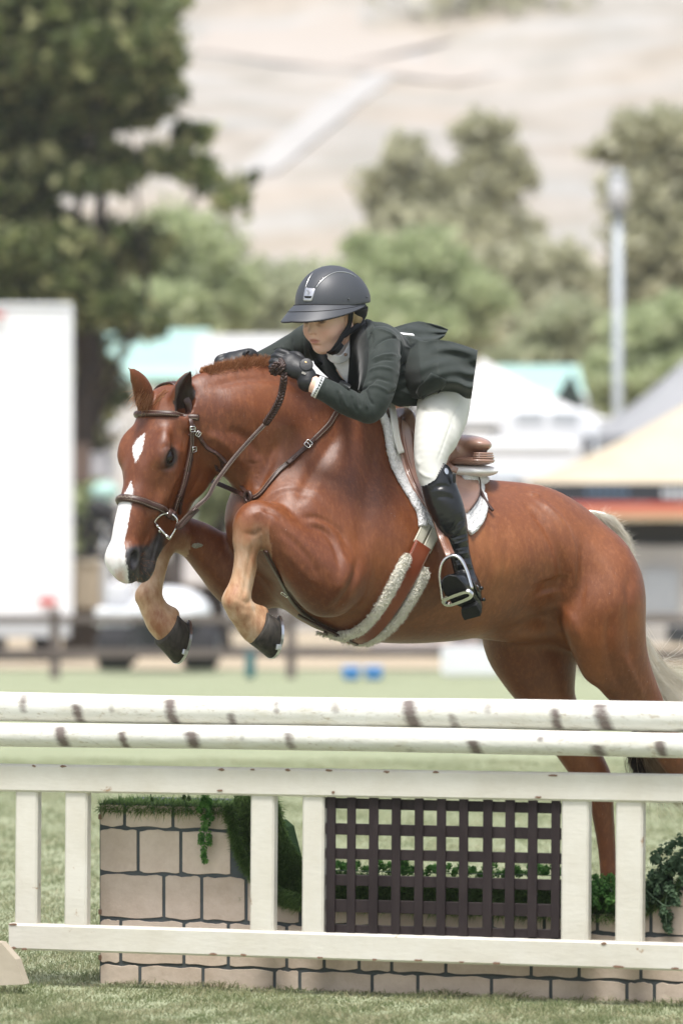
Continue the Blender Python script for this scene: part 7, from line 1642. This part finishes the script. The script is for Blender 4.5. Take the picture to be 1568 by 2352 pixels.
vine('row of small green leaf cones along the low wall top, seen through the lattice', [[(760, 2000, -.16), (1000, 2006, -.16), (1290, 2012, -.16)]], [(x, y, g.uniform(-.22, -.15), g.uniform(.8, 1.1)) for x, y in hp], L_vine, 55, r=.011)
# turf heap behind the lattice and low wall is part of the turf above; a tan foot of the jump stand at the left edge
M_foot = mat('tan_stand_paint', (.40, .345, .27), .8, .2, noise=(8, .6, (.47, .41, .33)), bump=(40, .4, .003))
ft = empty('jump_stand_foot', FPt(0, 2260, .25)); tag(ft, 'tan wooden foot of the jump stand at the lower left edge', 'jump stand')
P = [FPt(-260, 2160, .28), FPt(-40, 2160, .28), FPt(2, 2166, .28), FPt(36, 2205, .28), FPt(56, 2262, .28), FPt(-260, 2275, .28)]
V = P+[p-FN*.04 for p in P]; n = 6; fixp0(mesh_obj('board', V, [tuple(range(n)), tuple(range(n, 2*n))[::-1]]+[(i, n+i, n+(i+1) % n, (i+1) % n) for i in range(n)], M_foot, ft, False), ft)
for sx in (-120, 1900):
    pass
# side standards that carry the poles, just out of the picture
for px, lb in ((-230, 'left'), (1800, 'right')):
    s_ = FS(px, 1900)[0]; e = empty('jump_standard', FG(s_, 0, 0)); tag(e, f'white wing stand holding the {lb} ends of the jump poles, beyond the picture edge', 'jump stand')
    for o_ in (.09, -.09): fixp0(MB().box(FG(s_, .75, o_), (.09, .05, 1.5), FM).build('post', M_gate, e, bev=.004), e)
    fixp0(MB().box(FG(s_, .05, 0), (.10, .9, .10), FM).build('base', M_gate, e, bev=.004), e); 
    for z in (.86, .76, .66): fixp0(MB().box(FG(s_, z-.055 if z > .7 else z-.03, 0), (.12, .15, .02), FM).build('cup', M_steel, e, bev=.002), e)
# ---- turf blades of the field round the jump
def patchy(m, sc, lo, hi):
    t = m.node_tree; src = [n for n in t.nodes if n.type == 'VALTORGB'][0].outputs[0]; n = t.nodes.new('ShaderNodeTexNoise'); n.inputs['Scale'].default_value = sc; n.inputs['Detail'].default_value = 4
    tc = t.nodes['Texture Coordinate'].outputs['Object']; t.links.new(tc, n.inputs['Vector']); r = t.nodes.new('ShaderNodeValToRGB'); r.color_ramp.elements[0].position = .38; r.color_ramp.elements[1].position = .62
    r.color_ramp.elements[0].color = (*lo, 1); r.color_ramp.elements[1].color = (*hi, 1); t.links.new(n.outputs['Fac'], r.inputs[0]); x = t.nodes.new('ShaderNodeMix'); x.data_type = 'RGBA'; x.blend_type = 'MULTIPLY'; x.inputs[0].default_value = 1
    t.links.new(src, x.inputs[6]); t.links.new(r.outputs[0], x.inputs[7])
    for l in list(t.links):
        if l.from_socket == src and l.to_node != x: to = l.to_socket; t.links.new(x.outputs[2], to)
L_gr = leaf_mat('grass_blade', (.17, .20, .105), (.27, .30, .17), (.42, .41, .28))
patchy(L_gr, 6, (.72, .80, .66), (1.22, 1.12, 1.15))
g = np.random.default_rng(71); n = 260000; y = 15.0+17*g.random(n)**1.9; x = (g.random(n)-.5)*2*(y*.0665+.12); 
cl = np.sin(x*9+y*4)+np.sin(x*23-y*13+1)+np.sin(y*31+x*5)*.7+g.normal(0, .5, n); keep = cl > -2.2; x, y, cl = x[keep], y[keep], cl[keep]; n = len(x)
inw = np.zeros(n, bool); rel_ = np.stack([x, y, np.zeros(n)], 1)-FO; so_ = rel_@FA_; oo = rel_@FN; inw = (so_ > S0) & (oo < WOFF) & (oo > WOFF-WD); x, y, cl = x[~inw], y[~inw], cl[~inw]; n = len(x)
P = np.stack([x, y, ground(y)-.002], 1); D = g.normal(0, .42, (n, 3)); D[:, 2] = 1; D /= np.linalg.norm(D, axis=1)[:, None]
hgt = (.019+.014*np.clip(cl, -1, 2.4)/2)*g.uniform(.6, 1.5, n); bend = g.normal(0, .55, (n, 3)); bend[:, 2] = -.15
o = blades_obj('grass', P, D, hgt, .0016, bend, g, L_gr); tag(o, 'short pale green turf blades on the ground around the jump', 'grass')
# ============================================================ MANE, FORELOCK AND TAIL
def hair_obj(name, roots, dirs, lens, m, parent, g, r0=.0006, curl=.15, grav=.3, seg=5, spread=.15):
    n = len(roots); P = np.asarray(roots, float); D = np.asarray(dirs, float)/np.linalg.norm(dirs, axis=1)[:, None]; D = D+g.normal(0, spread, (n, 3)); D /= np.linalg.norm(D, axis=1)[:, None]
    pts = [P]; step = (np.asarray(lens)/seg)[:, None]
    for k in range(seg): D = D+g.normal(0, curl, (n, 3)); D[:, 2] -= grav/seg; D /= np.linalg.norm(D, axis=1)[:, None]; pts.append(pts[-1]+D*step)
    V = []; sd = np.cross(D, g.normal(0, 1, (n, 3))); sd /= np.linalg.norm(sd, axis=1)[:, None]; sd2 = np.cross(sd, D)
    for k, p in enumerate(pts):
        r = r0*(1-.8*k/seg); V += [p+sd*r, p-sd*r*.5+sd2*r*.86, p-sd*r*.5-sd2*r*.86]
    V = np.stack(V, 1); m3 = V.shape[1]; base = (np.arange(n)*m3)[:, None, None]; f = []
    for k in range(seg):
        for j in range(3): f.append((3*k+j, 3*k+(j+1) % 3, 3*k+3+(j+1) % 3, 3*k+3+j))
    F = (base+np.array(f)[None]).reshape(-1, 4); o = mesh_obj(name, V.reshape(-1, 3), F, m, parent); o['kind'] = 'stuff'; return o
def hairm(name, a, b2, c):
    m = leaf_mat(name, a, b2, c); return m
M_mane = hairm('mane_hair', (.26, .10, .04), (.46, .22, .10), (.68, .42, .24)); M_tail = hairm('tail_hair', (.78, .73, .62), (.86, .83, .75), (.92, .90, .85))
g = np.random.default_rng(81)
crest = [(470, 868), (500, 853), (540, 845), (580, 840), (620, 838), (648, 842)]
cp_ = spline([(x, y, 0) for x, y in crest], None, 8)[:, :2]; roots = []; dirs = []
CM = []
for x, y in cp_:
    c = C(x, y+26); h = HB.ray_cast(Vector(c+np.array([0, 0, .35])), Vector((0, 0, -1)))
    if h[0] is not None: CM.append(np.array(h[0]))
CM = np.array(CM); tt = g.random(5200)*(len(CM)-1.001); i = tt.astype(int); fr = (tt-i)[:, None]; base = CM[i]*(1-fr)+CM[i+1]*fr
lat = g.normal(0, .010, len(base)); roots = base+lat[:, None]*NEAR; roots[:, 2] -= np.abs(lat)*.5+.002
dirs = np.tile(np.array([.25, 0, 1.]), (len(base), 1))+lat[:, None]*NEAR*45
hair_obj('mane_fuzz', roots, dirs, g.uniform(.014, .036, len(base))*np.interp(tt/len(CM), [0, .3, .7, 1], [.8, 1, 1.2, .9]), M_mane, horse, g, .0007, .12, .2, 4, .3)
# row of small tight plaits on the far side of the crest, and behind the ears
for k, t in enumerate(np.linspace(.02, .62, 14)):
    j = int(t*(len(CM)-1)); p = CM[j]-NEAR*.012+np.array([0, 0, .004]); f_ = SDF(p-.03, p+.03, .0025)
    for q in range(4): a = q*1.9+k; f_.ell(p+np.array([.006*math.cos(a), .004*math.sin(a), .005*math.sin(a*1.3)+.003]), np.diag([1/.0075, 1/.008, 1/.0065]), .002)
    v, f = f_.mesh(0); mesh_obj('plait', v, f, M_mane, horse)
pk = [(392, 884), (405, 882), (418, 880), (432, 878), (446, 872), (457, 866)]
for k, (x, y) in enumerate(pk):
    c = C(x, y+22, 0); h = HB.find_nearest(Vector(W(x, y+4, 17.95)))
    p = np.array(h[0])+np.array([0, 0, .006]); f_ = SDF(p-.035, p+.035, .0028)
    for q in range(5): a = q*2.1+k; f_.ell(p+np.array([.009*math.cos(a), .005*math.sin(a*2), .006*math.sin(a)+.002]), np.diag([1/.0085, 1/.008, 1/.007]), .002)
    v, f = f_.mesh(0); mesh_obj('plait', v, f, M_mane, horse)
    n = 60; hair_obj('loose_hairs', np.tile(p, (n, 1))+g.normal(0, .006, (n, 3)), np.tile(np.array([-.3, -.2, .9]), (n, 1)), g.uniform(.012, .03, n), M_mane, horse, g, .0005, .3, .3, 4, .6)
# forelock: a short plaited wisp lying down the forehead
n = 700; s0 = g.uniform(.02, .06, n); w0 = g.normal(0, .012, n); rt = []
for a, b in zip(s0, w0):
    c = H(a, -.05, b); h = HB.ray_cast(Vector(c+E2*.12), Vector(-E2)); rt.append(np.array(h[0])+E2*.001 if h[0] is not None else c)
rt = np.array(rt); hair_obj('forelock', rt, np.tile(E1*1.0+E2*.18, (n, 1))-np.outer(w0, E3)*18, g.uniform(.03, .085, n), M_mane, horse, g, .0008, .10, -.02, 5, .10)
# tail: clamped dock covered in pale hair, then streaming behind the hocks
dock = spline([C(1352, 1176, 0), C(1385, 1190, 0), C(1412, 1216, 0), C(1432, 1250, 0), C(1446, 1300, 0)], None, 8)
T = np.gradient(dock, axis=0); n = 5200; tt = g.random(n)*(len(dock)-1.01); i = tt.astype(int); fr = (tt-i)[:, None]; base = dock[i]*(1-fr)+dock[i+1]*fr; tg = T[i]/np.linalg.norm(T[i], axis=1)[:, None]
an = g.uniform(0, 2*math.pi, n); out = np.outer(np.cos(an), NEAR)+np.outer(np.sin(an), -FWD*.8+UPV*.5); rad = np.interp(tt/len(dock), [0, .25, 1], [.010, .020, .011])[:, None]
mb = MB(); mb.tube(dock-UPV*.004, np.interp(np.linspace(0, 1, len(dock)), [0, .25, 1], [.012, .022, .012]), 14); mb.build('dock', mat('dock_pale', (.82, .78, .69), .8, noise=(60, .8, (.88, .85, .78)), bump=(120, .8, .004), stretch=(1, 1, 4)), horse, True)
hair_obj('dock_hair', base+out*rad*1.15, tg*.9-out*.0+UPV*-.25+out*.25, g.uniform(.02, .045, n), M_tail, horse, g, .0007, .06, .25, 4, .14)
n = 260; k = g.integers(4, len(dock)-2, n); hair_obj('dock_flyaways', dock[k], np.tile(-FWD*.8+UPV*.5, (n, 1)), g.uniform(.03, .06, n), M_tail, horse, g, .0004, .15, .5, 5, .5)
n = 5200; a = g.random(n)
root = C(1468, 1360, 0); base = np.tile(root, (n, 1))+g.normal(0, .012, (n, 3))
# streaming lock: follow a path behind the thigh out to the right and down
path = spline([C(1440, 1400, -.02), C(1470, 1480, -.03), C(1503, 1545, -.03), C(1548, 1592, -.02), C(1600, 1660, 0), C(1640, 1760, .02)], None, 8)
def lock(name, path, n, r0, r1, m, g, rad=.0008, seg=14, fly=.0):
    L = np.linspace(0, 1, len(path)); V = []; F = []; f = lambda t: np.stack([np.interp(t, L, path[:, k]) for k in range(3)], -1)
    off = g.normal(0, 1, (n, 3)); st = g.uniform(0, .25, n); en = g.uniform(.7, 1, n); wob = g.normal(0, 1, (n, 3)); fl = (g.random(n) < .12)*fly; Vs = []
    for k in range(seg+1):
        t = st+(en-st)*k/seg; p = f(t)+off*(r0+(r1-r0)*(k/seg))[..., None]*1.0 if False else f(t)+off*(r0+(r1-r0)*(k/seg))+wob*(k/seg)*.004*math.sin(k*1.3)+(off*fl[:, None])*(k/seg)**2
        sd = np.array([1, 0, 0.]); r = rad*(1-.7*k/seg)
        Vs += [p+np.array([r, 0, 0]), p+np.array([-r*.5, r*.8, 0]), p+np.array([-r*.5, 0, r*.8])]
    V = np.stack(Vs, 1); m3 = V.shape[1]; base = (np.arange(n)*m3)[:, None, None]; fa = [(3*k+j, 3*k+(j+1) % 3, 3*k+3+(j+1) % 3, 3*k+3+j) for k in range(seg) for j in range(3)]
    o = mesh_obj(name, V.reshape(-1, 3), (base+np.array(fa)[None]).reshape(-1, 4), m, horse); o['kind'] = 'stuff'; return o
lock('tail_hair', path, 1500, .010, .030, M_tail, g, .0008, 14, .05)
lock('tail_hair', spline([C(1470, 1460, -.03), C(1510, 1535, -.03), C(1560, 1562, -.03), C(1620, 1600, -.02)], None, 8), 700, .006, .022, M_tail, g, .0006, 12, .06)
# darker and golden ends low down beside the hock
M_t2 = hairm('tail_dark_end', (.018, .014, .012), (.05, .035, .028), (.16, .11, .08)); M_t3 = hairm('tail_gold_end', (.22, .14, .09), (.42, .30, .20), (.62, .50, .36))
lock('tail_ends', spline([C(1500, 1600, -.05), C(1470, 1690, -.06), C(1462, 1745, -.06), C(1490, 1800, -.06), C(1530, 1840, -.06)], None, 8), 900, .010, .014, M_t2, g, .0008, 12, .03)
lock('tail_ends', spline([C(1520, 1600, -.03), C(1492, 1680, -.02), C(1500, 1740, -.02), C(1545, 1800, -.02), C(1575, 1850, 0)], None, 8), 1100, .010, .018, M_t3, g, .0008, 12, .05)
# short feathery fuzz at the back of the fetlocks and whiskers
n = 150; c = H(.62, -.12, 0); a = g.uniform(0, 6.28, n); rt = []
for k in range(n):
    p = H(g.uniform(.54, .63), g.uniform(-.17, -.08), g.uniform(-.03, .04)); h = HB.find_nearest(Vector(p)); rt.append(np.array(h[0]))
rt = np.array(rt); hair_obj('whiskers', rt, (rt-H(.58, -.11, 0))+E1*.01, g.uniform(.006, .02, n), M_mane, horse, g, .0003, .1, .1, 4, .2)

# the horny chestnut on the inside of the far forearm
q, n_ = on(453, 1253, .0015)
if q is not None:
    u1 = _n(np.array([1, 0, 0])-n_*n_[0]); v1 = np.cross(n_, u1); gg = np.random.default_rng(5); a = np.linspace(0, 2*math.pi, 18, endpoint=False)
    V = [q+u1*.0185*math.cos(x)*gg.uniform(.85, 1.1)+v1*.0085*math.sin(x)*gg.uniform(.8, 1.15) for x in a]+[q+n_*.004]; mesh_obj('leg_chestnut', V, [(i, (i+1) % 18, 18) for i in range(18)]+[((i+1) % 18, i, 18) for i in range(0)], mat('grey_horn', (.16, .15, .11), .8, noise=(150, .9, (.34, .32, .26))), horse)
# ============================================================ thin haze volume, added to pale the distance
hz = MB().box((0, 265, 52), (980, 680, 160)).build('haze'); hz['kind'] = 'stuff'
mh = bpy.data.materials.new('haze_air'); mh.use_nodes = True; t = mh.node_tree; t.nodes.remove(t.nodes['Principled BSDF'])
pv = t.nodes.new('ShaderNodeVolumePrincipled'); pv.inputs['Density'].default_value = .00045; pv.inputs['Color'].default_value = (.93, .93, .92, 1); pv.inputs['Anisotropy'].default_value = .2
t.links.new(pv.outputs[0], t.nodes['Material Output'].inputs['Volume']); hz.data.materials.append(mh)
